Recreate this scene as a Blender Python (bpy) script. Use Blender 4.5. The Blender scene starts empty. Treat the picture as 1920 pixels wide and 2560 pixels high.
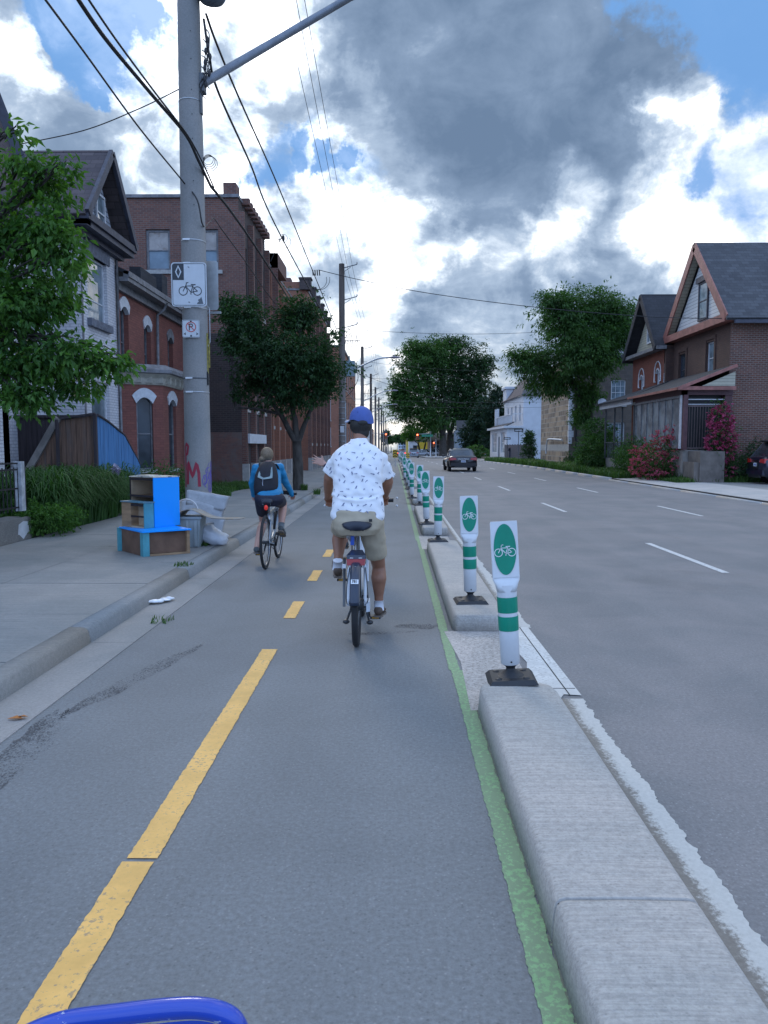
import bpy, math, random
from mathutils import Vector, Matrix, noise as mnoise
from mathutils.bvhtree import BVHTree
R = math.radians
S = bpy.context.scene
C = S.collection
# ------------------------------------------------------------------ camera
H = 1.6; PITCH = R(4.88); YAW = R(0.71); FPX = 1923.0
cd = bpy.data.cameras.new('camera'); cam = bpy.data.objects.new('camera', cd); C.objects.link(cam)
cam.location = (0, 0, H); cam.rotation_euler = (R(90) - PITCH, 0, YAW)
cd.sensor_fit = 'HORIZONTAL'; cd.sensor_width = 36; cd.lens = 36 * FPX / 1920
cd.clip_start = 0.05; cd.clip_end = 6000
S.camera = cam
S.view_settings.view_transform = 'Standard'; S.view_settings.look = 'None'
S.view_settings.exposure = 0.44; S.view_settings.gamma = 1
SUN_AZ, SUN_EL = R(-15.5), R(31)       # ahead and a little left, behind the clouds
# ------------------------------------------------------------------ node helper
class NT:
    def __init__(s, tree): s.t = tree; s.n = tree.nodes; s.l = tree.links
    def node(s, kind, **kw):
        n = s.n.new(kind)
        for k, v in kw.items():
            if k.startswith('_'): setattr(n, k[1:], v)
        for k, v in kw.items():
            if not k.startswith('_'): s.put(n.inputs[k if not k.startswith('i') or not k[1:].isdigit() else int(k[1:])], v)
        return n
    def put(s, sock, v):
        if isinstance(v, bpy.types.NodeSocket): s.l.new(v, sock)
        else:
            try: sock.default_value = v
            except Exception: sock.default_value = (*v, 1.0) if len(v) == 3 else v
    def math(s, op, a, b=0.0, c=0.0, clamp=False):
        n = s.n.new('ShaderNodeMath'); n.operation = op; n.use_clamp = clamp
        s.put(n.inputs[0], a); s.put(n.inputs[1], b); s.put(n.inputs[2], c); return n.outputs[0]
    def vm(s, op, a, b=(0, 0, 0), scale=None):
        n = s.n.new('ShaderNodeVectorMath'); n.operation = op
        s.put(n.inputs[0], a); s.put(n.inputs[1], b)
        if scale is not None: s.put(n.inputs['Scale'], scale)
        return n.outputs['Value'] if op in ('DOT_PRODUCT', 'LENGTH') else n.outputs['Vector']
    def mr(s, v, a, b, c=0.0, d=1.0, kind='SMOOTHSTEP'):
        n = s.n.new('ShaderNodeMapRange'); n.interpolation_type = kind
        for i, x in enumerate((v, a, b, c, d)): s.put(n.inputs[i], x)
        return n.outputs[0]
    def mix(s, f, a, b, blend='MIX'):
        n = s.n.new('ShaderNodeMix'); n.data_type = 'RGBA'; n.blend_type = blend
        s.put(n.inputs[0], f); s.put(n.inputs[6], a); s.put(n.inputs[7], b); return n.outputs[2]
    def noise(s, vec, scale, detail=4, rough=0.55, dist=0.0, col=False):
        n = s.n.new('ShaderNodeTexNoise')
        if vec is not None: s.put(n.inputs['Vector'], vec)
        n.inputs['Scale'].default_value = scale; n.inputs['Detail'].default_value = detail
        n.inputs['Roughness'].default_value = rough; n.inputs['Distortion'].default_value = dist
        return n.outputs['Color'] if col else n.outputs['Fac']
    def ramp(s, f, stops):
        n = s.n.new('ShaderNodeValToRGB'); e = n.color_ramp.elements
        while len(e) < len(stops): e.new(0.5)
        for i, (p, c) in enumerate(stops): e[i].position = p; e[i].color = (*c, 1)
        s.put(n.inputs[0], f); return n.outputs[0]
def pixdir(u, v):
    x = (u - 960) / FPX; y = -(v - 1280) / FPX
    fw = math.cos(PITCH) + y * math.sin(PITCH); up = y * math.cos(PITCH) - math.sin(PITCH)
    return Vector((x * math.cos(YAW) - fw * math.sin(YAW), x * math.sin(YAW) + fw * math.cos(YAW), up))
def at(u, v, Y):
    """point at depth Y metres up the street seen where the photograph has (u, v)"""
    d = pixdir(u, v); return Vector((0, 0, H)) + d * (Y / d.y)
def atx(u, v, X):
    d = pixdir(u, v); return Vector((0, 0, H)) + d * (X / d.x)
# ------------------------------------------------------------------ world: sky and clouds
W = bpy.data.worlds.new('World'); S.world = W; W.use_nodes = True
W.node_tree.nodes.clear(); N = NT(W.node_tree)
tc = N.node('ShaderNodeTexCoord'); D = tc.outputs['Generated']
sky = N.node('ShaderNodeTexSky', _sky_type='NISHITA', _sun_disc=False, _sun_elevation=SUN_EL, _sun_rotation=SUN_AZ, _altitude=100.0, _air_density=1.0, _dust_density=0.6, _ozone_density=2.0)
warp = N.vm('SUBTRACT', N.noise(D, 5.0, 7, 0.62, col=True), (0.5, 0.5, 0.5))
warp2 = N.vm('SUBTRACT', N.noise(D, 2.3, 2, 0.5, col=True), (0.5, 0.5, 0.5))
Dw = N.vm('NORMALIZE', N.vm('ADD', N.vm('ADD', D, N.vm('SCALE', warp, scale=0.30)), N.vm('SCALE', warp2, scale=0.14)))
def blob(px, py, r_in, r_out, vec=None):
    c = pixdir(px * 1.1573, py * 1.1573).normalized()
    return N.mr(N.vm('DOT_PRODUCT', vec or Dw, tuple(c)), math.cos(R(r_out)), math.cos(R(r_in)))
def addall(xs):
    r = xs[0]
    for x in xs[1:]: r = N.math('ADD', r, x)
    return r
def sc(x, k): return N.math('MULTIPLY', x, k)
sep = N.node('ShaderNodeSeparateXYZ', Vector=D); z = N.math('MAXIMUM', sep.outputs[2], 0.0)
den = N.math('ADD', z, 0.16)
pl = N.vm('DIVIDE', D, N.node('ShaderNodeCombineXYZ', X=den, Y=den, Z=1.0).outputs[0])
pl = N.vm('MULTIPLY', pl, (1, 1, 0.6))
Ds = N.vm('MULTIPLY', D, (1.0, 1.0, 1.45))
n1 = N.noise(Ds, 4.2, 10, 0.60, 0.3)
n2 = N.noise(N.vm('ADD', Ds, (7.3, 2.1, 0)), 3.1, 10, 0.58, 0.25)
nd = N.noise(Ds, 11.0, 9, 0.62, 0.4)
nf = N.noise(N.vm('MULTIPLY', D, (1.0, 1.0, 3.2)), 9.0, 9, 0.6, 0.3)
# where the blue shows
blue = addall([sc(blob(1640, 40, 1, 7), 0.62), sc(blob(1650, 390, 0, 5), 0.34), sc(blob(1470, 430, 0, 4), 0.24), sc(blob(305, 130, 1, 4.5), 0.42),
               sc(blob(240, 60, 1, 4), 0.2), sc(blob(590, 325, 0.5, 3), 0.36), sc(blob(700, 310, 0.5, 2.6), 0.33), sc(blob(770, 355, 0.5, 2.6), 0.3), sc(blob(215, 205, 0.5, 2.2), 0.35), sc(blob(180, 10, 1, 4), 0.12)])
cov = N.math('SUBTRACT', N.math('ADD', sc(n1, 0.70), 0.265), blue)
cover = N.mr(cov, 0.17, 0.42, 0.06, 1.0)
# how thick (grey) the cloud is
dark = addall([sc(blob(1180, 310, 0, 22), 0.85), sc(blob(1330, 110, 0, 12), 0.42), sc(blob(930, 40, 0, 12), 0.42), sc(blob(1080, 470, 0, 9), 0.35), sc(blob(1620, 230, 0, 10), 0.8), sc(blob(750, 60, 0, 7), 0.22),
               sc(blob(620, 190, 0, 7), 0.28), sc(blob(50, 130, 0, 8), 0.30), sc(blob(1080, 530, 0, 9), 0.35), sc(blob(1100, 600, 0, 10), 0.30), sc(blob(1300, 690, 0, 10), 0.2), sc(blob(330, 300, 0, 7), 0.32), sc(blob(740, 500, 0, 6), 0.40), sc(blob(500, 300, 0, 4.5), 0.3), sc(blob(1470, 620, 0, 9), 0.12),
               sc(blob(600, 30, 0, 5), 0.3), sc(blob(110, 240, 0, 5), 0.2), sc(blob(1420, 330, 0, 8), 0.4), sc(blob(760, 150, 0, 6), 0.3), sc(blob(1150, 640, 0, 12), 0.35), sc(blob(1500, 560, 0, 9), 0.25), sc(blob(650, 560, 0, 7), 0.3), sc(blob(900, 660, 0, 7), 0.3), sc(blob(960, 400, 0, 8), 0.3), sc(blob(800, 740, 0, 5), 0.2), sc(blob(1150, 200, 0, 14), 0.3)])
lite = addall([sc(blob(600, 390, 0, 7), 0.36), sc(blob(790, 345, 0, 6), 0.40), sc(blob(380, 60, 1, 7), 0.5), sc(blob(430, 400, 0, 6), 0.35), sc(blob(1600, 480, 0, 9), 0.8), sc(blob(630, 110, 0, 3.5), 0.42), sc(blob(200, 230, 0, 5), 0.25),
               sc(blob(1200, 520, 0, 4), 0.5), sc(blob(870, 530, 0, 5), 0.45), sc(blob(790, 660, 0, 5), 0.4), sc(blob(790, 830, 0, 6), 0.25), sc(blob(1480, 240, 0, 3.2), 0.55), sc(blob(1000, 540, 0, 4), 0.2), sc(blob(1090, 780, 0, 5), 0.3), sc(blob(40, 200, 0, 4), 0.25)])
nn = N.mix(N.mr(z, 0.02, 0.26), nf, n2)
dark = N.math('DIVIDE', dark, N.math('ADD', 1.0, sc(dark, 1.35)))
thick = N.math('SUBTRACT', N.math('ADD', N.math('ADD', sc(nn, 1.65), sc(nd, 1.25)), N.math('ADD', dark, -0.89)), lite)
front = N.mr(sep.outputs[1], -0.2, 0.45)
K = 10.0
def k(c): return tuple(x * K for x in c)
ccol = N.ramp(N.mr(thick, 0.15, 1.35, kind='LINEAR'), [(0.0, (1.0, 1.0, 1.0)), (0.20, (0.90, 0.93, 0.98)), (0.32, (0.54, 0.62, 0.72)), (0.46, (0.33, 0.42, 0.55)), (0.66, (0.19, 0.265, 0.385)), (1.0, (0.115, 0.175, 0.275))])
boost = N.ramp(N.mr(thick, 0.15, 1.35, kind='LINEAR'), [(0.0, (1, 1, 1)), (0.26, (0.25, 0.25, 0.25)), (0.42, (0, 0, 0))])
glow = N.mr(N.vm('DOT_PRODUCT', D, tuple(pixdir(450, 60).normalized())), math.cos(R(26)), math.cos(R(2)))
ccol = N.vm('SCALE', ccol, scale=N.math('ADD', 1.0, N.math('MULTIPLY', boost, N.math('ADD', 0.35, sc(glow, 2.2)))))
# low sky is warmer and paler
low = N.mr(z, 0.0, 0.16, 1.0, 0.0)
ccol = N.mix(sc(low, 0.75), ccol, N.vm('MULTIPLY', ccol, (1.10, 0.97, 0.80)))
# the half of the sky behind the camera: even pale blue-white cloud
back = N.mix(N.mr(n1, 0.35, 0.65), (0.36, 0.60, 1.12, 1), (0.73, 0.98, 1.46, 1))
ccol = N.mix(front, back, ccol)
skyb = N.vm('MINIMUM', N.vm('MULTIPLY', sky.outputs[0], (0.60, 0.92, 1.3)), (1.35, 3.0, 6.0))
skyc = N.mix(N.mr(sep.outputs[2], -0.02, 0.0), (0.8, 0.9, 1.1, 1), N.mix(cover, N.vm('SCALE', skyb, scale=1.0), N.vm('SCALE', ccol, scale=K)))
bg = N.node('ShaderNodeBackground', Color=skyc, Strength=0.1)
N.l.new(bg.outputs[0], N.node('ShaderNodeOutputWorld').inputs[0])
W.cycles.sampling_method = 'MANUAL'; W.cycles.sample_map_resolution = 1024
# ------------------------------------------------------------------ sun (veiled by cloud)
sl = bpy.data.lights.new('sun', 'SUN'); sl.energy = 0.6; sl.angle = R(14); sl.color = (1.0, 0.93, 0.84)
sun = bpy.data.objects.new('sun', sl); C.objects.link(sun)
sd = Vector((math.sin(SUN_AZ) * math.cos(SUN_EL), math.cos(SUN_AZ) * math.cos(SUN_EL), math.sin(SUN_EL)))
sun.rotation_euler = (-sd).to_track_quat('-Z', 'Y').to_euler(); sun.location = (0, 0, 30)
# ------------------------------------------------------------------ mesh builder
class MB:
    def __init__(s): s.v = []; s.f = []; s.m = []; s.s = []
    def add(s, vs, fs, m=0, sm=False):
        b = len(s.v); s.v += [Vector(v) for v in vs]
        for f in fs: s.f.append([b + i for i in f]); s.m.append(m); s.s.append(sm)
        return s
    def quad(s, a, b, c, d, m=0): return s.add([a, b, c, d], [(0, 1, 2, 3)], m)
    def poly(s, pts, m=0): return s.add(pts, [tuple(range(len(pts)))], m)
    def box(s, x0, x1, y0, y1, z0, z1, m=0):
        if x0 > x1: x0, x1 = x1, x0
        if y0 > y1: y0, y1 = y1, y0
        v = [(x0, y0, z0), (x1, y0, z0), (x1, y1, z0), (x0, y1, z0), (x0, y0, z1), (x1, y0, z1), (x1, y1, z1), (x0, y1, z1)]
        return s.add(v, [(0, 3, 2, 1), (4, 5, 6, 7), (0, 1, 5, 4), (1, 2, 6, 5), (2, 3, 7, 6), (3, 0, 4, 7)], m)
    def hexa(s, p, m=0):   # eight corners, bottom ring then top ring
        return s.add(p, [(0, 3, 2, 1), (4, 5, 6, 7), (0, 1, 5, 4), (1, 2, 6, 5), (2, 3, 7, 6), (3, 0, 4, 7)], m)
    def bar(s, a, b, w, h, m=0, up=(0, 0, 1)):
        a = Vector(a); b = Vector(b); d = (b - a).normalized(); u = Vector(up)
        if abs(d.dot(u)) > 0.98: u = Vector((1, 0, 0))
        x = d.cross(u).normalized() * w / 2; y = x.cross(d).normalized() * h / 2
        return s.hexa([a - x - y, a + x - y, b + x - y, b - x - y, a - x + y, a + x + y, b + x + y, b - x + y], m)
    def tube(s, pts, r, n=8, m=0, caps=True, sq=1.0):
        pts = [Vector(p) for p in pts]; k = len(pts); rs = r if isinstance(r, (list, tuple)) else [r] * k
        vs = []; ref = None
        for i, p in enumerate(pts):
            d = (pts[min(i + 1, k - 1)] - pts[max(i - 1, 0)]).normalized()
            if ref is None: ref = Vector((0, 0, 1)) if abs(d.z) < 0.9 else Vector((1, 0, 0))
            x = d.cross(ref); x = x.normalized() if x.length > 1e-5 else Vector((1, 0, 0))
            y = x.cross(d).normalized(); ref = y
            for j in range(n):
                a = 2 * math.pi * j / n; vs.append(p + x * (math.cos(a) * rs[i]) + y * (math.sin(a) * rs[i] * sq))
        fs = [(i * n + j, i * n + (j + 1) % n, (i + 1) * n + (j + 1) % n, (i + 1) * n + j) for i in range(k - 1) for j in range(n)]
        s.add(vs, fs, m, True)
        if caps:
            b = len(s.v) - len(vs)
            s.f.append([b + j for j in range(n)]); s.m.append(m); s.s.append(False)
            s.f.append([b + (k - 1) * n + j for j in range(n)][::-1]); s.m.append(m); s.s.append(False)
        return s
    def lathe(s, prof, c=(0, 0, 0), n=24, m=0, M=None, sm=True):
        c = Vector(c); vs = []
        for r, z in prof:
            for j in range(n):
                a = 2 * math.pi * j / n; p = Vector((r * math.cos(a), r * math.sin(a), z))
                vs.append((M @ p if M else p) + c)
        k = len(prof)
        fs = [(i * n + j, i * n + (j + 1) % n, (i + 1) * n + (j + 1) % n, (i + 1) * n + j) for i in range(k - 1) for j in range(n)]
        return s.add(vs, fs, m, sm)
    def prism(s, pts, off, m=0):
        n = len(pts); off = Vector(off); p = [Vector(q) for q in pts]
        s.add(p + [q + off for q in p], [tuple(range(n))[::-1], tuple(range(n, 2 * n))] + [(i, (i + 1) % n, n + (i + 1) % n, n + i) for i in range(n)], m); return s
    def ell(s, c, r, nu=16, nv=10, m=0, M=None):
        c = Vector(c); vs = []
        for i in range(nv + 1):
            t = math.pi * i / nv
            for j in range(nu):
                a = 2 * math.pi * j / nu; p = Vector((r[0] * math.sin(t) * math.cos(a), r[1] * math.sin(t) * math.sin(a), r[2] * math.cos(t)))
                vs.append((M @ p if M else p) + c)
        fs = [(i * nu + j, (i + 1) * nu + j, (i + 1) * nu + (j + 1) % nu, i * nu + (j + 1) % nu) for i in range(nv) for j in range(nu)]
        return s.add(vs, fs, m, True)
    def rings(s, rings, m=0, close=True, caps=True, sm=True):
        n = len(rings[0]); vs = [Vector(p) for r in rings for p in r]; k = len(rings)
        fs = [(i * n + j, i * n + (j + 1) % n, (i + 1) * n + (j + 1) % n, (i + 1) * n + j) for i in range(k - 1) for j in range(n if close else n - 1)]
        s.add(vs, fs, m, sm)
        if caps:
            b = len(s.v) - len(vs)
            s.f.append([b + j for j in range(n)][::-1]); s.m.append(m); s.s.append(sm)
            s.f.append([b + (k - 1) * n + j for j in range(n)]); s.m.append(m); s.s.append(sm)
        return s
    def torus(s, c, Rr, r, axis='X', n=40, k=8, m=0, a0=0, a1=360, rx=None):
        pts = []
        full = (a1 - a0 == 360)
        for i in range(n + (0 if full else 1)):
            a = R(a0 + (a1 - a0) * i / n); q = (math.cos(a) * Rr, math.sin(a) * Rr)
            pts.append(Vector(c) + (Vector((0, q[0], q[1])) if axis == 'X' else Vector((q[0], 0, q[1])) if axis == 'Y' else Vector((q[0], q[1], 0))))
        vs = []; cc = Vector(c); ax = {'X': Vector((1, 0, 0)), 'Y': Vector((0, 1, 0)), 'Z': Vector((0, 0, 1))}[axis]
        for p in pts:
            o = (p - cc).normalized()
            for j in range(k):
                b = 2 * math.pi * j / k; vs.append(p + o * (math.cos(b) * r) + ax * (math.sin(b) * (rx or r)))
        L = len(pts)
        fs = [(i * k + j, ((i + 1) % L) * k + j, ((i + 1) % L) * k + (j + 1) % k, i * k + (j + 1) % k) for i in range(L if full else L - 1) for j in range(k)]
        return s.add(vs, fs, m, True)
    def build(s, name, mats, parent=None, world=False, weld=False):
        if world and parent is not None:
            off = parent.location; inv = Matrix.Rotation(-parent.rotation_euler.z, 4, 'Z')
            vv = [inv @ (v - off) for v in s.v]
        else: vv = s.v
        me = bpy.data.meshes.new(name); me.from_pydata([tuple(v) for v in vv], [], s.f)
        if not isinstance(mats, (list, tuple)): mats = [mats]
        for q in mats: me.materials.append(q)
        me.polygons.foreach_set('material_index', s.m); me.polygons.foreach_set('use_smooth', s.s)
        uv = me.uv_layers.new(name='UVMap'); dat = [0.0] * (2 * len(me.loops)); li = 0
        for f in s.f:
            a, b, c = s.v[f[0]], s.v[f[1]], s.v[f[2]]
            nn = (b - a).cross(c - a)
            ax, ay, az = abs(nn.x), abs(nn.y), abs(nn.z)
            for i in f:
                p = s.v[i]
                if az >= ax and az >= ay: u, w = p.x, p.y
                elif ax >= ay: u, w = p.y, p.z
                else: u, w = p.x, p.z
                dat[li] = u; dat[li + 1] = w; li += 2
        uv.data.foreach_set('uv', dat); me.update()
        o = bpy.data.objects.new(name, me); C.objects.link(o)
        if parent is not None: o.parent = parent
        return o
def thing(name, label, cat, loc=(0, 0, 0), rz=0.0, group=None):
    o = bpy.data.objects.new(name, None); C.objects.link(o); o.location = loc; o.rotation_euler = (0, 0, rz)
    o.empty_display_size = 0.2; return tag(o, label, cat, group)
def tag(o, label, cat, group=None, kind=None):
    if label: o['label'] = label
    if cat: o['category'] = cat
    if group: o['group'] = group
    if kind: o['kind'] = kind
    return o
def struct(o): o['kind'] = 'structure'; return o
def dup(root, loc, rz=0.0, label=None):
    r = root.copy(); C.objects.link(r); r.location = loc; r.rotation_euler = (0, 0, rz)
    if label: r['label'] = label
    for ch in list(root.children):
        c = ch.copy(); C.objects.link(c); c.parent = r
        for g in list(ch.children):
            d = g.copy(); C.objects.link(d); d.parent = c
    return r
def gz(Y): return 0.0 if Y < 60 else -0.006 * (Y - 60)
# ------------------------------------------------------------------ materials
MATS = {}
def mat(name, col, rough=0.6, metal=0.0, var=0.12, scale=6.0, bump=0.0, bscale=40.0, spec=0.5, emit=None, dirt=None, coords='Object', stretch=(1, 1, 1), coat=0.0, alpha=None):
    if name in MATS: return MATS[name]
    m = bpy.data.materials.new(name); m.use_nodes = True; t = NT(m.node_tree); bs = m.node_tree.nodes['Principled BSDF']
    tcn = t.node('ShaderNodeTexCoord'); co = t.vm('MULTIPLY', tcn.outputs[coords], stretch)
    c = col
    if var:
        n = t.noise(co, scale, 5, 0.6)
        c = t.mix(t.mr(n, 0.3, 0.7), tuple(x * (1 - var) for x in col) + (1,), tuple(min(1, x * (1 + var)) for x in col) + (1,))
    if dirt:   # (colour, scale, lo, hi, amount)
        n = t.noise(co, dirt[1], 6, 0.65, 0.4)
        c = t.mix(t.mr(n, dirt[2], dirt[3], 0, dirt[4]), c if not isinstance(c, tuple) else (*c, 1), (*dirt[0], 1))
    t.put(bs.inputs['Base Color'], c); bs.inputs['Roughness'].default_value = rough; bs.inputs['Metallic'].default_value = metal
    bs.inputs['Specular IOR Level'].default_value = spec; bs.inputs['Coat Weight'].default_value = coat
    if emit: bs.inputs['Emission Color'].default_value = (*emit[0], 1); bs.inputs['Emission Strength'].default_value = emit[1]
    if bump:
        b = t.node('ShaderNodeBump', Strength=bump, Distance=0.01); t.put(b.inputs['Height'], t.noise(co, bscale, 4, 0.6)); t.put(bs.inputs['Normal'], b.outputs[0])
    if alpha is not None: bs.inputs['Alpha'].default_value = alpha
    MATS[name] = m; return m
def brick(name, c1, c2, mortar, bw=0.21, bh=0.072, ms=0.010, rough=0.85, dirt=None, patches=None):
    if name in MATS: return MATS[name]
    m = bpy.data.materials.new(name); m.use_nodes = True; t = NT(m.node_tree); bs = m.node_tree.nodes['Principled BSDF']
    tcn = t.node('ShaderNodeTexCoord'); uv = tcn.outputs['UV']
    b = t.node('ShaderNodeTexBrick', Vector=uv, Scale=1.0); b.offset = 0.5
    for kk, v in (('Mortar Size', ms), ('Mortar Smooth', 0.2), ('Brick Width', bw), ('Row Height', bh), ('Bias', 0.0)): b.inputs[kk].default_value = v
    b.inputs['Color1'].default_value = (*c1, 1); b.inputs['Color2'].default_value = (*c2, 1); b.inputs['Mortar'].default_value = (*mortar, 1)
    n = t.noise(uv, 0.7, 6, 0.65, 0.3); n2 = t.noise(uv, 9.0, 4, 0.6)
    c = t.mix(t.mr(n, 0.35, 0.75, 0, 0.45), b.outputs['Color'], t.vm('MULTIPLY', b.outputs['Color'], (0.55, 0.55, 0.6)))
    c = t.mix(t.mr(n2, 0.3, 0.7, 0, 0.35), c, t.vm('MULTIPLY', c, (1.35, 1.3, 1.25)))
    if dirt: c = t.mix(t.mr(t.noise(uv, dirt[1], 6, 0.7, 0.5), dirt[2], dirt[3], 0, dirt[4]), c, (*dirt[0], 1))
    t.put(bs.inputs['Base Color'], c); bs.inputs['Roughness'].default_value = rough
    bp = t.node('ShaderNodeBump', Strength=0.5, Distance=0.01); t.put(bp.inputs['Height'], t.math('SUBTRACT', sc2(t, n2, 0.4), b.outputs['Fac'])); t.put(bs.inputs['Normal'], bp.outputs[0])
    MATS[name] = m; return m
def sc2(t, x, kk): return t.math('MULTIPLY', x, kk)
def leafmat(name, c1, c2, trans=0.35):
    if name in MATS: return MATS[name]
    m = bpy.data.materials.new(name); m.use_nodes = True; t = NT(m.node_tree); bs = m.node_tree.nodes['Principled BSDF']
    g = t.node('ShaderNodeNewGeometry'); rnd = g.outputs['Random Per Island']
    ob = t.node('ShaderNodeTexCoord').outputs['Object']
    f = t.math('ADD', sc2(t, rnd, 0.6), t.math('SUBTRACT', sc2(t, t.noise(ob, 0.9, 3), 1.4), 0.5), clamp=True)
    c = t.ramp(f, [(0.0, c1), (1.0, c2)])
    t.put(bs.inputs['Base Color'], c); bs.inputs['Roughness'].default_value = 0.5; bs.inputs['Specular IOR Level'].default_value = 0.3
    tr = t.node('ShaderNodeBsdfTranslucent', Color=t.vm('MULTIPLY', c, (1.3, 1.5, 0.6))); mx = t.node('ShaderNodeMixShader', Fac=trans)
    t.l.new(bs.outputs[0], mx.inputs[1]); t.l.new(tr.outputs[0], mx.inputs[2]); t.l.new(mx.outputs[0], m.node_tree.nodes['Material Output'].inputs[0])
    MATS[name] = m; return m
def glassmat(name, col=(0.03, 0.04, 0.05), rough=0.06, spec=0.8):
    if name in MATS: return MATS[name]
    m = bpy.data.materials.new(name); m.use_nodes = True; t = NT(m.node_tree); bs = m.node_tree.nodes['Principled BSDF']
    ob = t.node('ShaderNodeTexCoord').outputs['Object']
    bs.inputs['Roughness'].default_value = rough; bs.inputs['Specular IOR Level'].default_value = spec
    t.put(bs.inputs['Base Color'], t.mix(t.mr(t.noise(ob, 1.3, 3), 0.35, 0.65), (*col, 1), tuple(x * 2.2 for x in col) + (1,)))
    bp = t.node('ShaderNodeBump', Strength=0.06, Distance=0.05); t.put(bp.inputs['Height'], t.noise(ob, 1.6, 2)); t.put(bs.inputs['Normal'], bp.outputs[0])
    MATS[name] = m; return m
def shinglemat(name, c1, c2, bw=0.32, bh=0.16):
    m = brick(name, c1, c2, tuple(x * 0.45 for x in c1), bw, bh, 0.006, 0.9); return m
def groundmat(name, base, speck=(0.30, 0.30, 0.30), dark=0.6, sc0=1.0, crack=False, rough=0.8, big=0.18, brush=False, mc=1.0, tint=(1.05, 0.98, 0.95)):
    """asphalt / concrete: aggregate grain, blotches, stains, fine cracks"""
    m = bpy.data.materials.new(name); m.use_nodes = True; t = NT(m.node_tree); bs = m.node_tree.nodes['Principled BSDF']
    ob = t.node('ShaderNodeTexCoord').outputs['Object']
    fine = t.noise(ob, 120 * sc0, 3, 0.7); mid = t.noise(ob, 48 * sc0, 6, 0.75); blot = t.noise(ob, 0.8, 6, 0.6, 0.5)
    c = t.mix(t.mr(blot, 0.3, 0.7), tuple(x * (1 - big) for x in base) + (1,), tuple(x * (1 + big) * tt for x, tt in zip(base, tint)) + (1,))
    c = t.mix(t.mr(mid, 0.25, 0.75, 0.0, 1.0), t.vm('MULTIPLY', c, (1 - .36 * mc,) * 3), t.vm('MULTIPLY', c, (1 + .36 * mc,) * 3))
    vo = t.node('ShaderNodeTexVoronoi', Vector=ob, Scale=62 * sc0)
    c = t.mix(t.mr(vo.outputs['Distance'], 0.08, 0.40, 0.7 * mc, 0.0), c, t.mix(t.node('ShaderNodeSeparateColor', Color=vo.outputs['Color']).outputs[0], t.vm('MULTIPLY', c, (0.45, 0.45, 0.45)), (*speck, 1)))
    if brush:
        br = t.noise(t.vm('MULTIPLY', ob, (1.2, 60, 60)), 2.0, 4, 0.6)
        c = t.mix(t.mr(br, 0.38, 0.62, 0, 0.65), c, t.vm('MULTIPLY', c, (0.74, 0.76, 0.78)))
    wr_ = t.noise(t.vm('MULTIPLY', ob, (1.7, 0.05, 1)), 1.0, 3, 0.5)
    c = t.mix(t.mr(wr_, 0.38, 0.62, 0, 0.5), c, t.vm('MULTIPLY', c, (0.84, 0.85, 0.86)))
    st = t.noise(ob, 0.35, 4, 0.7, 0.8)
    c = t.mix(t.mr(st, 0.56, 0.72, 0, 0.35), c, t.vm('MULTIPLY', c, (dark, dark, dark)))
    if crack:
        wv = t.vm('ADD', ob, t.vm('SCALE', t.noise(ob, 2.5, 4, col=True), scale=0.5))
        v2 = t.node('ShaderNodeTexVoronoi', Vector=wv, Scale=0.33, _feature='DISTANCE_TO_EDGE')
        ck = t.math('MULTIPLY', t.mr(v2.outputs['Distance'], 0.0, 0.004, 1, 0, 'LINEAR'), t.mr(t.noise(ob, 0.5, 2), 0.52, 0.6))
        c = t.mix(t.math('MULTIPLY', ck, 0.7), c, (0.03, 0.03, 0.03, 1))
    t.put(bs.inputs['Base Color'], c); bs.inputs['Specular IOR Level'].default_value = 0.35
    t.put(bs.inputs['Roughness'], t.mr(mid, 0.3, 0.7, rough - 0.12, rough + 0.1))
    bp = t.node('ShaderNodeBump', Strength=0.35, Distance=0.004); t.put(bp.inputs['Height'], t.math('ADD', fine, sc2(t, mid, 0.8))); t.put(bs.inputs['Normal'], bp.outputs[0])
    MATS[name] = m; return m
def paintmat(name, col, under=(0.14, 0.145, 0.15), wear=0.35, edge=0.6):
    """worn road paint: grain of the asphalt below, scratches, chips"""
    m = bpy.data.materials.new(name); m.use_nodes = True; t = NT(m.node_tree); bs = m.node_tree.nodes['Principled BSDF']
    ob = t.node('ShaderNodeTexCoord').outputs['Object']
    n = t.noise(ob, 45, 5, 0.7); n2 = t.noise(ob, 3.0, 5, 0.7)
    c = t.mix(t.mr(n2, 0.3, 0.7), tuple(x * 0.82 for x in col) + (1,), tuple(min(1, x * 1.1) for x in col) + (1,))
    w = t.mr(t.math('ADD', n, sc2(t, n2, 0.5)), 0.86 - wear * 0.35, 0.98 - wear * 0.35)
    c = t.mix(sc2(t, w, edge), c, (*under, 1))
    t.put(bs.inputs['Base Color'], c); bs.inputs['Roughness'].default_value = 0.65; bs.inputs['Specular IOR Level'].default_value = 0.35
    bp = t.node('ShaderNodeBump', Strength=0.3, Distance=0.003); t.put(bp.inputs['Height'], n); t.put(bs.inputs['Normal'], bp.outputs[0])
    MATS[name] = m; return m
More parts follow.
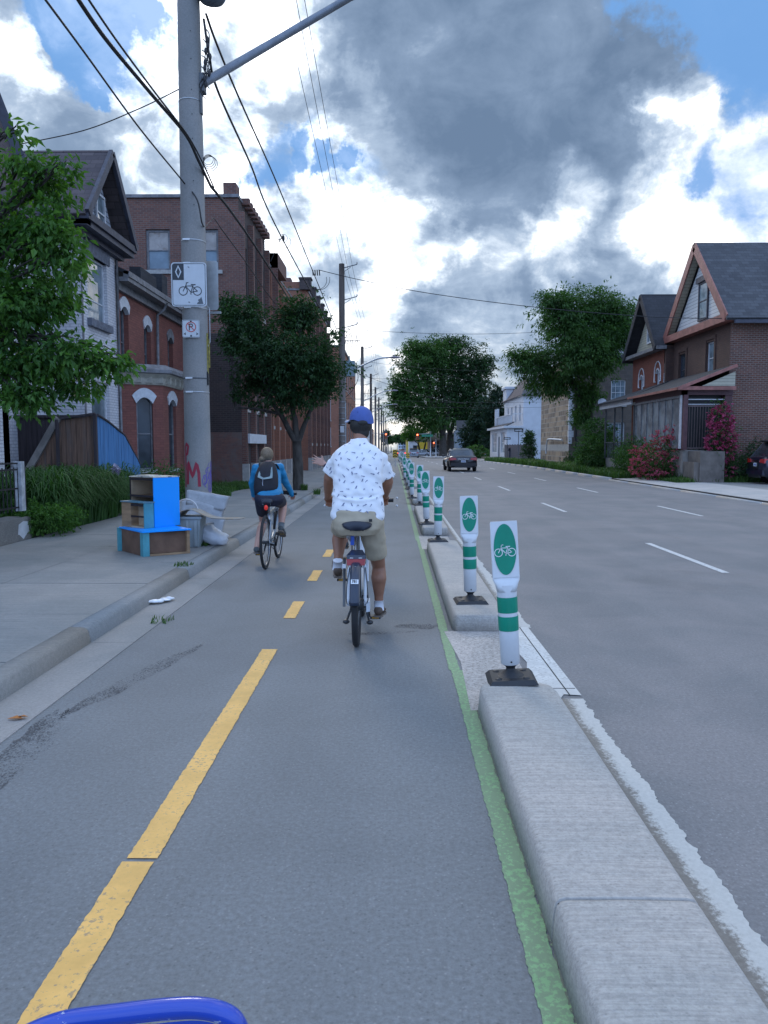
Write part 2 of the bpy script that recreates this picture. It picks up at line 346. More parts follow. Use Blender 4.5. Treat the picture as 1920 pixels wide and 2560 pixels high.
# ------------------------------------------------------------------ ground, road, pavements
rnd = random.Random(7)
M_ASPH = groundmat('asphalt', (0.168, 0.178, 0.182), mc=.85, crack=False, rough=0.74, big=0.08, tint=(1, 1, 1))
M_ASPH2 = groundmat('road asphalt', (0.182, 0.186, 0.190), mc=.8, speck=(0.36, 0.36, 0.37), crack=False, rough=0.72, big=0.12)
M_CONC = groundmat('pavement concrete', (0.27, 0.275, 0.262), mc=.45, speck=(0.3, 0.3, 0.3), sc0=0.7, rough=0.85, big=0.12, brush=True, dark=0.7)
M_CONC2 = groundmat('pale concrete', (0.40, 0.40, 0.385), mc=.4, speck=(0.35, 0.35, 0.35), sc0=0.7, rough=0.85, big=0.1, dark=0.8)
M_DIV = groundmat('divider concrete', (0.40, 0.39, 0.36), mc=.6, speck=(0.38, 0.38, 0.38), sc0=1.0, rough=0.8, big=0.10, brush=True, dark=0.82)
M_GUT = groundmat('gutter concrete', (0.275, 0.275, 0.262), mc=.5, rough=0.85, big=0.15)
M_EARTH = mat('yard earth', (0.06, 0.065, 0.035), 0.95, var=0.4, scale=1.5, bump=0.4)
M_DIRT = groundmat('gravelly concrete', (0.42, 0.40, 0.37), speck=(0.08, 0.07, 0.06), sc0=0.7, dark=0.7, big=0.2, rough=0.9)
M_YEL = paintmat('yellow paint', (0.76, 0.44, 0.125), wear=0.16)
M_WHI = paintmat('white paint', (0.62, 0.62, 0.60), wear=0.3)
M_GRN = paintmat('green paint', (0.25, 0.44, 0.21), (0.17, 0.20, 0.14), wear=0.68, edge=0.65)
M_SEAM = mat('seam dark', (0.03, 0.03, 0.03), 0.9)
def strip(mb, x0, x1, ys, zoff, m=0):
    for a, b in zip(ys[:-1], ys[1:]):
        mb.quad((x0, a, zoff + gz(a)), (x1, a, zoff + gz(a)), (x1, b, zoff + gz(b)), (x0, b, zoff + gz(b)), m)
YS = [-12, 0, 12, 30, 60, 140, 400, 1200]
g = MB()
for x0, x1 in ((-2500, -70), (-70, 70), (70, 2500)): strip(g, x0, x1, [-60, 60, 400, 4500], -0.06)
struct(g.build('ground', M_EARTH))
g = MB(); strip(g, -2.12, 0.78, YS, 0.0); struct(g.build('bike_lane', M_ASPH))
g = MB(); strip(g, 0.78, 10.2, YS, 0.0)
g.quad((10.2, 112, gz(112) - 0.002), (80, 112, gz(112) - 0.002), (80, 128, gz(128) - 0.002), (10.2, 128, gz(128) - 0.002)); struct(g.build('road', M_ASPH2))
# gutter and kerb on the near side
g = MB()
for i in range(40):
    a = -3 + i * 3.05; b = a + 3.042
    g.hexa([(-2.47, a, -0.05), (-2.12, a, -0.05), (-2.12, b, -0.05), (-2.47, b, -0.05), (-2.47, a, 0.002 + gz(a)), (-2.12, a, 0.006 + gz(a)), (-2.12, b, 0.006 + gz(b)), (-2.47, b, 0.002 + gz(b))])
struct(g.build('gutter', M_GUT))
g = MB(); prof = [(-2.465, -0.05), (-2.472, 0.03), (-2.49, 0.10), (-2.51, 0.122), (-2.54, 0.130), (-2.64, 0.132), (-2.64, -0.05)]
for i in range(40):
    a = -3 + i * 3.05; b = a + 3.040
    r0 = [(x, a, zz + gz(a)) for x, zz in prof]; r1 = [(x, b, zz + gz(b)) for x, zz in prof]
    g.rings([r0, r1], 0, False, True, True)
struct(g.build('kerb_near', M_CONC))
g = MB(); g.box(-9, -2.64, -4, 60, -0.05, 0.118, 1)
y = -4.0
while y < 58:
    ln = 1.52; inner = -5.8 if y < 29 else -6.02
    for x0, x1 in ((-2.646, -4.20), (-4.206, inner)):
        zz = 0.13 + rnd.uniform(-0.002, 0.002)
        g.box(x0, x1, y, y + ln - 0.014, 0.05, zz)
    y += ln
strip(g, -12, -2.64, [60, 140, 1200], 0.13); struct(g.build('sidewalk_near', [M_CONC, M_SEAM]))
# far side: kerb, pavement, driveway apron, parking pad
g = MB(); prof = [(10.2, -0.05), (10.205, 0.08), (10.22, 0.115), (10.25, 0.125), (10.36, 0.127), (10.36, -0.05)]
for i in range(36):
    a = -3 + i * 3.05; b = a + 3.04
    lo = 0.35 if 4 < a < 35 else 1.0
    g.rings([[(x, a, zz * lo + gz(a)) for x, zz in prof], [(x, b, zz * lo + gz(b)) for x, zz in prof]], 0, False, True, True)
struct(g.build('kerb_far', M_CONC2))
g = MB(); g.box(10.36, 12.6, -4, 60, -0.05, 0.085, 1); y = -4.0
while y < 110:
    if y < 36.2: x0, h = 10.37, 0.092
    else: x0, h = 11.4, 0.125
    g.hexa([(x0, y, -1), (12.7, y, -1), (12.7, y + 1.82, -1), (x0, y + 1.82, -1), (x0, y, h + gz(y)), (12.7, y, 0.13 + gz(y)), (12.7, y + 1.82, 0.13 + gz(y + 1.82)), (x0, y + 1.82, h + gz(y + 1.82))]); y += 1.83
struct(g.build('sidewalk_far', [M_CONC2, M_SEAM]))
g = MB(); g.box(12.7, 26, 4, 32.6, -0.05, 0.126); struct(g.build('parking_pad', M_CONC))
g = MB(); g.box(12.7, 60, 32.6, 112, -0.6, 0.10); g.box(-60, -5.8, -10, 29.0, -0.05, 0.09); g.box(-60, -6.05, 29, 60, -0.05, 0.10)
struct(g.build('yard', M_EARTH))
g = MB(); strip(g, 5.6, 12, [132, 400, 1200], 0.12); struct(g.build('sidewalk_beyond_crossing', M_CONC2))
# ------------------------------------------------------------------ road markings
def jag(mb, x0, x1, ya, yb, z, amp=0.008, step=0.018, m=0, seed=1, taper=0.0, thin=True):
    r = random.Random(seed); n = max(2, min(900, int((yb - ya) / step))); L = []; Rr = []
    j0 = j1 = 0
    for i in range(n + 1):
        yy = ya + (yb - ya) * i / n; am = amp if yy < 14 else 0.0
        j0 = 0.5 * j0 + r.uniform(-am, am); j1 = 0.5 * j1 + r.uniform(-am, am)
        L.append((x0 + j0, yy, z + gz(yy))); Rr.append((x1 + j1, yy, z + gz(yy)))
    b = len(mb.v); mb.v += [Vector(p) for p in L] + [Vector(p) for p in Rr]
    for i in range(n): mb.f.append([b + i, b + n + 1 + i, b + n + 2 + i, b + i + 1]); mb.m.append(m); mb.s.append(False)
g = MB(); jag(g, -1.045, -0.925, 0.6, 2.83, 0.004, 0.0025, 0.012, seed=3); jag(g, -1.035, -0.915, 2.855, 5.95, 0.004, 0.0025, 0.012, seed=4)
for i in range(24): jag(g, -1.03, -0.915, 7.05 + i * 2.0, 7.05 + i * 2.0 + 0.78, 0.004, 0.005, seed=10 + i)
struct(g.build('yellow_lane_line', M_YEL))
g = MB(); jag(g, 0.415, 0.505, 0.6, 5.4, 0.004, 0.004, 0.012, seed=5); jag(g, 0.40, 0.475, 5.4, 13.0, 0.004, 0.004, 0.012, seed=6); strip(g, 0.38, 0.46, [13, 30, 60, 78], 0.004)
struct(g.build('green_lane_line', M_GRN))
g = MB(); jag(g, 0.50, 0.556, 0.6, 5.2, 0.003, 0.010, 0.012, seed=8); struct(g.build('green_paint_residue', paintmat('green residue', (0.26, 0.42, 0.19), (0.13, 0.13, 0.11), wear=0.8, edge=0.9)))
g = MB(); jag(g, 0.975, 1.20, -1.0, 4.78, 0.004, 0.010, 0.016, seed=9); jag(g, 1.06, 1.21, 6.7, 12, 0.004, 0.015, 0.05, seed=19)
strip(g, 1.06, 1.16, [12, 60, 110], 0.004); m = bpy.data.materials.new('worn gutter edge'); m.use_nodes = True; t = NT(m.node_tree); bs = m.node_tree.nodes['Principled BSDF']; ob = t.node('ShaderNodeTexCoord').outputs['Object']
xx_ = t.node('ShaderNodeSeparateXYZ', Vector=ob).outputs[0]; n_ = t.noise(ob, 55, 6, 0.75); n3 = t.noise(ob, 6, 5, 0.7)
f_ = t.mr(t.math('ADD', xx_, t.math('ADD', t.math('MULTIPLY', t.math('SUBTRACT', n_, .5), .16), t.math('MULTIPLY', t.math('SUBTRACT', n3, .5), .10))), 1.085, 1.135)
wh_ = t.mix(n_, (0.34, 0.34, 0.315, 1), (0.64, 0.63, 0.59, 1)); t.put(bs.inputs['Base Color'], t.mix(f_, t.mix(n_, (0.12, 0.105, 0.085, 1), (0.30, 0.28, 0.25, 1)), wh_)); bs.inputs['Roughness'].default_value = .85
bp = t.node('ShaderNodeBump', Strength=0.5, Distance=0.006); t.put(bp.inputs['Height'], n_); t.put(bs.inputs['Normal'], bp.outputs[0]); struct(g.build('white_edge_line', m))
g = MB(); jag(g, 0.98, 1.10, -1.0, 4.78, 0.003, 0.008, seed=31); jag(g, .98, 1.08, 6.7, 12, .003, .008, seed=32); struct(g.build('gutter_dirt', groundmat('gutter grit', (0.20, 0.18, 0.155), speck=(0.07, 0.06, 0.05), sc0=.5, rough=.95)))
g = MB(); g.poly([(0.99, 4.62, 0.006), (1.10, 4.86, 0.006), (1.21, 4.84, 0.006), (1.19, 6.7, 0.006), (0.93, 6.7, 0.006), (0.93, 6.3, 0.006), (0.99, 5.6, 0.006), (0.92, 5.2, 0.006), (0.93, 4.75, 0.006)])
struct(g.build('white_panel_marking', paintmat('panel paint', (0.60, 0.60, 0.57), (0.25, 0.24, 0.22), wear=0.25)))
g = MB(); g.bar((1.135, 4.84, 0.0065), (1.115, 6.7, 0.0065), 0.008, 0.002); g.bar((0.96, 4.98, 0.0065), (1.2, 4.98, 0.0065), 0.008, 0.002); struct(g.build('marking_seams', M_SEAM))
g = MB()
for x, ph in ((4.16, 9.9), (7.05, 17.9)):
    y = ph - 18.4
    while y < 110:
        xx = x - 0.000 * y
        g.quad((xx, y, 0.004 + gz(y)), (xx + 0.10, y, 0.004 + gz(y)), (xx + 0.10, y + 3.0, 0.004 + gz(y + 3)), (xx, y + 3.0, 0.004 + gz(y + 3))); y += 9.1
struct(g.build('white_lane_dashes', M_WHI))
# dirt patches at the dividers, dark tar smear near the gutter
g = MB(); g.poly([(0.47, 4.55, 0.005), (0.93, 4.6, 0.005), (0.93, 6.62, 0.005), (0.44, 6.55, 0.005), (0.50, 5.6, 0.005)]); g.box(0.45, 0.96, 11.9, 13.6, -0.02, 0.005); struct(g.build('gravel_patch', M_DIRT))
M_TAR = mat('tar', (0.085, 0.085, 0.09), 0.85, var=0.25, scale=30)
def smear(cx, cy, L, Wd, ang, seed, z=0.0035):
    r = random.Random(seed); g = MB(); pts = []
    for i in range(48):
        a = 2 * math.pi * i / 48; q = 1 + 0.28 * mnoise.noise((math.cos(a) * 1.5 + seed, math.sin(a) * 1.5, 0)) + r.uniform(-0.12, 0.12)
        px, py = math.cos(a) * L * q, math.sin(a) * Wd * q
        pts.append((cx + px * math.cos(ang) - py * math.sin(ang), cy + px * math.sin(ang) + py * math.cos(ang), z))
    return g.poly(pts)
g = MB()
for q in (smear(-1.95, 3.9, 0.6, 0.11, R(96), 1), smear(-1.78, 5.2, 0.75, 0.08, R(76), 2), smear(0.22, 6.75, 0.20, 0.10, 0, 5), smear(-0.1, 6.5, 0.3, 0.05, 0.2, 6)): g.add(q.v, [tuple(f) for f in q.f])
m = bpy.data.materials.new('tar smear'); m.use_nodes = True; t = NT(m.node_tree); bs = m.node_tree.nodes['Principled BSDF']
ob = t.node('ShaderNodeTexCoord').outputs['Object']; bs.inputs['Base Color'].default_value = (0.08, 0.08, 0.085, 1); bs.inputs['Roughness'].default_value = 0.85
t.put(bs.inputs['Alpha'], t.mr(t.math('ADD', t.noise(ob, 90, 3), t.math('MULTIPLY', t.noise(ob, 2.5, 4), 0.6)), 0.78, 0.95, 0.0, 0.8)); struct(g.build('tar_smear', m))
# ------------------------------------------------------------------ concrete lane dividers
def divider(y0, y1, label, joint=None, first=False):
    o = thing('lane_divider', label, 'kerb divider', (0.75, (y0 + y1) / 2, 0), group='precast concrete dividers along the bike lane')
    def seg(a, b, ra, rb):
        prof = [(-0.240, 0.0), (-0.232, 0.10), (-0.226, 0.134), (-0.214, 0.148), (-0.195, 0.153), (0.0, 0.156), (0.195, 0.153), (0.216, 0.148), (0.230, 0.134), (0.236, 0.10), (0.245, 0.0)]
        rings = []; n = 10
        ys = []
        if ra: ys += [(a + 0.16 * (1 - math.cos(R(90 * i / 5))), math.sin(R(90 * i / 5))) for i in range(6)]
        else: ys += [(a, 0.985), (a + 0.006, 1.0)]
        k2 = 12
        ys += [(a + (b - a) * (0.06 + 0.88 * i / k2), 1.0) for i in range(k2 + 1)]
        if rb: ys += [(b - 0.16 * (1 - math.cos(R(90 * i / 5))), math.sin(R(90 * i / 5))) for i in range(5, -1, -1)]
        else: ys += [(b - 0.006, 1.0), (b, 0.985)]
        for yy, q in sorted(ys, key=lambda e: e[0]):
            w = 0.80 + 0.20 * q if (ra or rb) and q < 0.98 else 1.0; hh = 0.90 + 0.1 * q if q < 1 else 1
            rings.append([(0.75 + x * w + 0.0012 * mnoise.noise((x * 9, yy * 3, 1)), yy, max(-0.0, zz * hh) + (0.0012 * mnoise.noise((x * 7, yy * 4, 5)) if zz > 0.05 else -0.01)) for x, zz in prof])
        return MB().rings(rings, 0, True, True, True)
    if joint: parts = [(y0, joint - 0.007, False, False), (joint + 0.007, y1, False, True)]; MB().box(.53, .97, joint - .008, joint + .008, .01, .135).build('joint_filler', M_SEAM, o, world=True)
    else: parts = [(y0, y1, True, True)]
    for p in parts: seg(*p).build('concrete_block', M_DIV, o, world=True)
    return o
divider(-1.5, 4.66, 'nearest weathered concrete divider with a dark transverse joint, beside the green line', 2.36)
DV = []; y = 6.55; words = ['second concrete divider, carrying the second nearest post on its near end', 'third concrete divider ahead, small posts on both its ends', 'fourth concrete divider from the front, beyond the third pair of posts', 'fifth concrete divider from the front, half hidden by the crowded posts']
for i in range(9):
    DV.append((y, y + 5.35)); y += 7.2
for i, (a, b) in enumerate(DV):
    divider(a, b, words[i] if i < 4 else 'small distant concrete divider in the far row of dividers beyond the yellow chevron post')
# ------------------------------------------------------------------ flexible posts
M_POSTW = mat('post white plastic', (0.58, 0.60, 0.62), 0.45, var=0.06, dirt=((0.30, 0.30, 0.30), 7, 0.55, 0.8, 0.5))
M_PGRN = mat('post green sheeting', (0.0, 0.24, 0.15), 0.35, var=0.10)
M_SHEET = mat('white sheeting', (0.66, 0.68, 0.70), 0.4, var=0.05, dirt=((0.42, 0.42, 0.42), 14, 0.6, 0.8, 0.4))
M_RUB = mat('black rubber', (0.016, 0.018, 0.022), 0.55, var=0.2, scale=30)
M_BLK = mat('matt black', (0.015, 0.015, 0.017), 0.5)
def bike_icon(mb, P, s, m, flip=1):
    """bicycle pictogram facing left: P(x, z) maps the icon plane, s = overall length"""
    def ln(pts, w):
        for (a, b) in zip(pts[:-1], pts[1:]):
            d = Vector((b[0] - a[0], b[1] - a[1])).normalized() * w / 2; nx, nz = -d.y, d.x
            mb.poly([P((a[0] - d.x + nx) * s, (a[1] - d.y + nz) * s), P((a[0] - d.x - nx) * s, (a[1] - d.y - nz) * s), P((b[0] + d.x - nx) * s, (b[1] + d.y - nz) * s), P((b[0] + d.x + nx) * s, (b[1] + d.y + nz) * s)], m)
    w = 0.035
    for cx in (-0.315, 0.315):
        for i in range(28):
            a0, a1 = 2 * math.pi * i / 28, 2 * math.pi * (i + 1) / 28
            q = lambda a, r: P((cx + math.cos(a) * r) * s, math.sin(a) * r * s)
            mb.poly([q(a0, 0.185 - w / 2), q(a0, 0.185 + w / 2), q(a1, 0.185 + w / 2), q(a1, 0.185 - w / 2)], m)
    ln([(-0.315, 0), (-0.19, 0.24), (-0.16, 0.36), (-0.09, 0.37)], w); ln([(-0.19, 0.22), (0.10, 0.22)], w); ln([(-0.19, 0.20), (0.03, -0.05)], w)
    ln([(0.03, -0.06), (0.14, 0.27)], w); ln([(0.06, 0.28), (0.22, 0.28)], w * 1.3); ln([(0.11, 0.20), (0.315, 0.0), (0.03, -0.06)], w); ln([(0.03, -0.05), (0.03, -0.14)], w)
def post(kind='bike'):
    ch = kind != 'bike'
    o = thing('chevron_post' if ch else 'delineator_post', '', 'post', (0, 0, 0))
    col = mat('post yellow sheeting', (0.65, 0.45, 0.03), 0.4) if ch else M_PGRN
    b = MB(); b.hexa([(-.15, -.15, 0), (.15, -.15, 0), (.15, .15, 0), (-.15, .15, 0), (-.125, -.125, .028), (.125, -.125, .028), (.125, .125, .028), (-.125, .125, .028)])
    for sx in (-1, 1):
        for sy in (-1, 1): b.lathe([(0.0, .034), (.018, .034), (.022, .028)], (sx * .085, sy * .085, 0), 10)
    b.build('rubber_base', M_RUB, o)
    MB().lathe([(.085, .026), (.07, .035), (.032, .062), (.027, .072), (.032, .084), (.056, .105), (.056, .112)], n=20).build('hinge', M_RUB, o)
    bd = MB(); bd.lathe([(.054, .10), (.059, .105), (.060, .30), (.061, .54), (.062, .575), (.060, .60)], n=28)
    rings = []
    for z, rx, ry in ((.56, .061, .061), (.60, .070, .052), (.625, .082, .030), (.64, .084, .012), (.985, .083, .010)):
        rings.append([(rx * math.copysign(abs(math.cos(a)) ** .7, math.cos(a)), ry * math.copysign(abs(math.sin(a)) ** .7, math.sin(a)), z) for a in [2 * math.pi * i / 24 for i in range(24)]])
    bd.rings(rings); bd.build('post_body', M_POSTW, o)
    for z0, z1 in ((.315, .405), (.428, .525)): MB().lathe([(.0618, z0), (.0625, z0 + .002), (.0632, z1)], n=28).build('reflective_band', col, o)
    if not ch: MB().lathe([(.0, 0), (.006, .0)], (0, -.064, .125), 8, M=Matrix.Rotation(R(90), 3, 'X')).build('bolt', M_BLK, o)
    pn = MB(); pn.box(-.080, .080, -.0155, -.0115, .645, .992)
    if ch:
        pn.box(-.078, .078, -.0175, -.0157, .65, .988, 1)
        for kx in range(4):
            z = .675 + kx * .085
            for sgn in (-1, 1): pn.poly([(0, -.0185, z + .045), (sgn * .078, -.0185, z), (sgn * .078, -.0185, z - .035), (0, -.0185, z + .01)], 2)
        pn.build('chevron_panel', [M_SHEET, col, M_BLK], o)
    else:
        pan = pn.build('sign_panel', [M_SHEET], o)
        e = MB(); e.poly([(0.068 * math.cos(a), -.0185, .818 + .158 * math.sin(a)) for a in [2 * math.pi * i / 48 for i in range(48)]]); e.build('green_oval', M_PGRN, pan)
        ic = MB(); bike_icon(ic, lambda x, z: (x, -.0205, .800 + z), .128, 0); ic.build('bicycle_symbol', mat('symbol white', (0.75, 0.77, 0.78), .4, var=0), pan)
    return o
base = post(); base.location = (0.735, 4.70, 0.154); base.rotation_euler = (0, R(-3.6), R(-2)); GP = 'green and white flexible posts on the bike lane dividers'
tag(base, 'nearest and largest green and white post, leaning left on the end of the near divider', 'flexible post', GP)
plab = ['second nearest green bicycle post, standing on the near end of the second divider', 'third green bicycle post from the front, on the far end of the second divider', 'fourth green bicycle post from the front, partly hidden behind the third', 'fifth green bicycle post from the front, upright beside the bunched posts',
        'sixth green bicycle post from the front, hidden mostly behind the fifth', 'seventh green bicycle post from the front, oval leaning in the bunched row', 'eighth green bicycle post from the front, near the yellow chevron post', 'ninth green bicycle post from the front, last before the yellow chevron post']
pr = random.Random(5); pos = []
for a, b in DV: pos += [a + 0.55, b - 0.2]
leans = [-1.5, 0.3, -2.2, 0.3, -1.5, -1.0, 1.0, -1.5]
CH = post('chevron'); CH.location = (0.66, pos[8] + 0.1, 0.154); tag(CH, 'short yellow and black chevron post beside the bike lane, left of the green posts', 'chevron post'); CH.scale = (1.15,) * 3
xs = [0.70, 0.66, 0.60, 0.62, 0.50, 0.52, 0.50, 0.47]
for i, yy in enumerate(pos):
    if i == 8: continue
    p = dup(base, ((xs[i] if i < 8 else 0.66) + 0.02, yy, 0.154), R(pr.uniform(-8, 8)), plab[i] if i < 8 else 'tiny distant green post in the far row beyond the yellow chevron post')
    p.rotation_euler.y = R(leans[i] if i < 8 else pr.uniform(-3, 3))
for i in range(14):
    p = dup(base, (0.72, pos[-1] + 2.6 + i * 2.6, 0.02 + gz(pos[-1] + i * 2.6)), 0, 'tiny distant green post in the far row beyond the yellow chevron post')
# big hazard board at the far end of the row
hz = thing('hazard_board', 'tall yellow and black chevron hazard board at the far end of the row of posts', 'hazard sign', (0.12, 60.5, 0))
MB().tube([(0, 0.05, 0), (0, 0.05, 1.3)], 0.03).build('support_post', mat('galvanised', (0.35, 0.37, 0.39), 0.5, 0.6), hz)
h = MB(); h.box(-.19, .19, 0, .02, .72, 1.34, 0)
for q in range(3):
    for sgn in (-1, 1): h.poly([(0, -.004, .90 + q * .2), (sgn * .19, -.004, .80 + q * .2), (sgn * .19, -.004, .73 + q * .2), (0, -.004, .82 + q * .2)], 1)
h.build('chevron_board', [mat('hazard yellow', (0.62, 0.42, 0.03), .5), M_BLK], hz)
# litter
o = thing('litter', 'crumpled white plastic wrapper lying in the gutter', 'litter', (-2.42, 7.75, 0.01)); g = MB()
r = random.Random(2)
for i in range(7): g.ell((r.uniform(-.06, .10), r.uniform(-.08, .10), .02), (r.uniform(.04, .07), r.uniform(.03, .06), r.uniform(.01, .022)), 9, 6)
g.build('wrapper', mat('wrapper white', (0.7, 0.72, 0.74), 0.4), o)
o = thing('fallen_leaf', 'small orange and yellow leaf scrap in the gutter at the left edge', 'leaf', (-2.21, 4.35, 0.012)); g = MB()
g.poly([(-.05, 0, .0), (0, -.02, .012), (.05, .0, .004), (.0, .025, .014)]); g.poly([(.0, .02, .004), (.03, .0, .02), (.07, .02, .008), (.03, .045, .01)]); g.build('leaf_blade', mat('orange leaf', (0.45, 0.16, 0.03), .5), o)
# ------------------------------------------------------------------ street poles
M_POLE = groundmat('pole concrete', (0.27, 0.275, 0.27), mc=.4, speck=(0.3, 0.3, 0.3), sc0=0.8, dark=0.8, rough=0.85, big=0.10)
M_GALV = mat('galvanised steel', (0.42, 0.44, 0.46), 0.42, 0.7, var=0.15, scale=10)
M_DKM = mat('dark grey metal', (0.10, 0.11, 0.12), 0.5, 0.4)
M_WIRE = mat('cable black', (0.02, 0.02, 0.022), 0.6)
M_SIGNW = mat('sign white', (0.60, 0.63, 0.66), 0.4, var=0.04)
M_SIGNK = mat('sign charcoal', (0.03, 0.035, 0.045), 0.4)
M_SIGNR = mat('sign red', (0.55, 0.03, 0.03), 0.4)
PX, PY_ = -3.50, 13.75
def prad(z): return 0.236 - 0.0052 * z
P1 = thing('utility_pole', 'thick grey concrete utility pole carrying the bicycle lane sign, with graffiti at its foot', 'utility pole', (PX, PY_, 0.13))
b = MB(); b.lathe([(prad(z), z) for z in [0, .5, 1, 2, 3, 4, 6, 8, 10, 12, 13.4]] + [(0, 13.4)], n=40); b.build('shaft', M_POLE, P1)
def onp(a, z, off=0.004): return Vector((math.sin(a) * (prad(z) + off), -math.cos(a) * (prad(z) + off), z))
def stroke(mb, pts, w, m=0, off=0.004):
    """paint stroke lying on the pole: pts = (angle in degrees from the street-facing front, height)"""
    fine = []
    for (a, b2) in zip(pts[:-1], pts[1:]):
        for i in range(5): fine.append((a[0] + (b2[0] - a[0]) * i / 5, a[1] + (b2[1] - a[1]) * i / 5))
    fine.append(pts[-1]); L = []; Rr = []
    for i, (a, z) in enumerate(fine):
        p, q = fine[max(0, i - 1)], fine[min(len(fine) - 1, i + 1)]
        dx, dz = R(q[0] - p[0]) * prad(z), q[1] - p[1]; l = math.hypot(dx, dz) or 1; nx, nz = -dz / l * w / 2, dx / l * w / 2
        L.append(onp(R(a) + nx / prad(z), z + nz, off)); Rr.append(onp(R(a) - nx / prad(z), z - nz, off))
    mb.rings([[l, rr] for l, rr in zip(L, Rr)], m, close=False, caps=False, sm=False)
vw = 14   # the side of the pole turned to the camera
g = MB(); stroke(g, [(vw - 62, 1.05), (vw - 64, 1.46), (vw - 56, 1.52), (vw - 44, 1.47), (vw - 50, 1.34), (vw - 60, 1.32)], .045)
stroke(g, [(vw - 50, .80), (vw - 48, 1.02), (vw - 46, 1.20), (vw - 24, .93), (vw - 6, 1.18), (vw + 3, 1.0), (vw + 5, .76)], .05); stroke(g, [(vw - 66, .75), (vw - 64, 1.0), (vw - 62, 1.3)], .04)
g.build('red_graffiti', mat('red spray', (0.30, 0.025, 0.05), .6), P1)
g = MB(); r = random.Random(4)
for i in range(22):
    a0 = vw + r.uniform(22, 78); z0 = r.uniform(.30, 1.22); pts = [(a0 + 7 * math.sin(k * 1.4 + i), z0 + .05 * math.cos(k * 1.1 + i) * (1 + i % 3)) for k in range(5)]
    stroke(g, pts, r.uniform(.010, .022), off=.0035)
g.build('purple_graffiti', mat('purple spray', (0.12, 0.09, 0.34), .6), P1)
for i, z in enumerate((2.42, 2.66, 3.87, 4.62, 5.02, 7.36)):
    s_ = MB(); s_.torus((0, 0, z), prad(z) + .003, .002, 'Z', 40, 6, 0, rx=.012); s_.build('steel_band', M_GALV if i != 1 else M_DKM, P1)
    if i < 5: MB().box(-.07 - .06, .05 - .06, -prad(z) - .014, -prad(z) + .002, z - .014, z + .014).build('band_clip', mat('clip white', (0.75, 0.77, 0.8), .4), P1)
for z in (5.6, 6.0, 6.7, 7.1, 7.5, 8.0, 8.45): MB().tube([onp(R(vw + 6), z, -.01), onp(R(vw + 6), z, .008)], .008, 8).build('step_hole', M_BLK, P1)
MB().box(.19, .215, -.1, .0, 7.15, 7.75).build('arm_bracket', M_DKM, P1)
def rrect(w, h, r, n=5):
    out = []
    for cx, cz, a0 in ((w / 2 - r, h / 2 - r, 0), (-w / 2 + r, h / 2 - r, 90), (-w / 2 + r, -h / 2 + r, 180), (w / 2 - r, -h / 2 + r, 270)):
        out += [(cx + r * math.cos(R(a0 + 90 * i / n)), cz + r * math.sin(R(a0 + 90 * i / n))) for i in range(n + 1)]
    return out
def ring_poly(mb, P, outer, inner, m):
    n = len(outer)
    for i in range(n): mb.poly([P(*outer[i]), P(*outer[(i + 1) % n]), P(*inner[(i + 1) % n]), P(*inner[i])], m)
# bicycle lane sign: 0.60 x 0.74
sg = thing('bicycle_lane_sign', 'white reserved bicycle lane sign with diamond and bicycle symbol on the concrete pole', 'sign', (PX - 0.03, PY_ - 0.245, 0.13 + 4.25), R(1.5))
W_, H_ = 0.605, 0.745
MB().prism([(x, 0, z) for x, z in rrect(W_, H_, .055)], (0, .004, 0)).build('sign_plate', M_SIGNW, sg)
g = MB(); ring_poly(g, lambda x, z: (x, -.002, z), rrect(W_ - .035, H_ - .035, .045), rrect(W_ - .052, H_ - .052, .038), 0); g.build('border', M_SIGNK, sg)
g = MB(); g.poly([(x, -.002, z) for x, z in ((-.282, .075), (-.085, .075), (-.085, .350), (-.25, .350), (-.275, .33), (-.282, .30))], 0)
dm = [(-.18, .325), (-.125, .212), (-.18, .10), (-.235, .212)]; di = [(-.18, .290), (-.147, .212), (-.18, .135), (-.213, .212)]; ring_poly(g, lambda x, z: (x, -.004, z), dm, di, 1); g.build('diamond_symbol', [M_SIGNK, M_SIGNW], sg)
g = MB(); bike_icon(g, lambda x, z: (x + .02, -.003, z - .11), .385, 0); g.build('bicycle_symbol', M_SIGNK, sg)
g = MB(); g.poly([(x, -.003, z) for x, z in ((.13, -.325), (.145, -.30), (.165, -.29), (.15, -.265), (.168, -.24), (.178, -.25), (.208, -.205), (.225, -.265), (.243, -.33), (.14, -.33))]); g.build('corner_symbol', mat('sign grey', (.12, .14, .16), .5), sg)
for z in (.30, -.295): MB().lathe([(0, 0.006), (.014, .005), (.016, 0)], (0.0, -.001, z), 12, M=Matrix.Rotation(R(90), 3, 'X')).build('bolt', M_GALV, sg)
# the sign mounted behind it, facing the other way
sb = thing('sign_back', 'bare metal back of a larger sign on the far side of the concrete pole', 'sign', (PX + 0.06, PY_ + 0.26, 0.13 + 4.33), R(-6))
MB().prism([(x, 0, z) for x, z in rrect(.62, .86, .05)], (0, .004, 0)).build('sign_plate', mat('aluminium', (0.45, 0.48, 0.50), .45, .5), sb)
MB().box(-.3, .36, -.03, -.004, -.50, -.46).build('mounting_rail', M_GALV, sb)
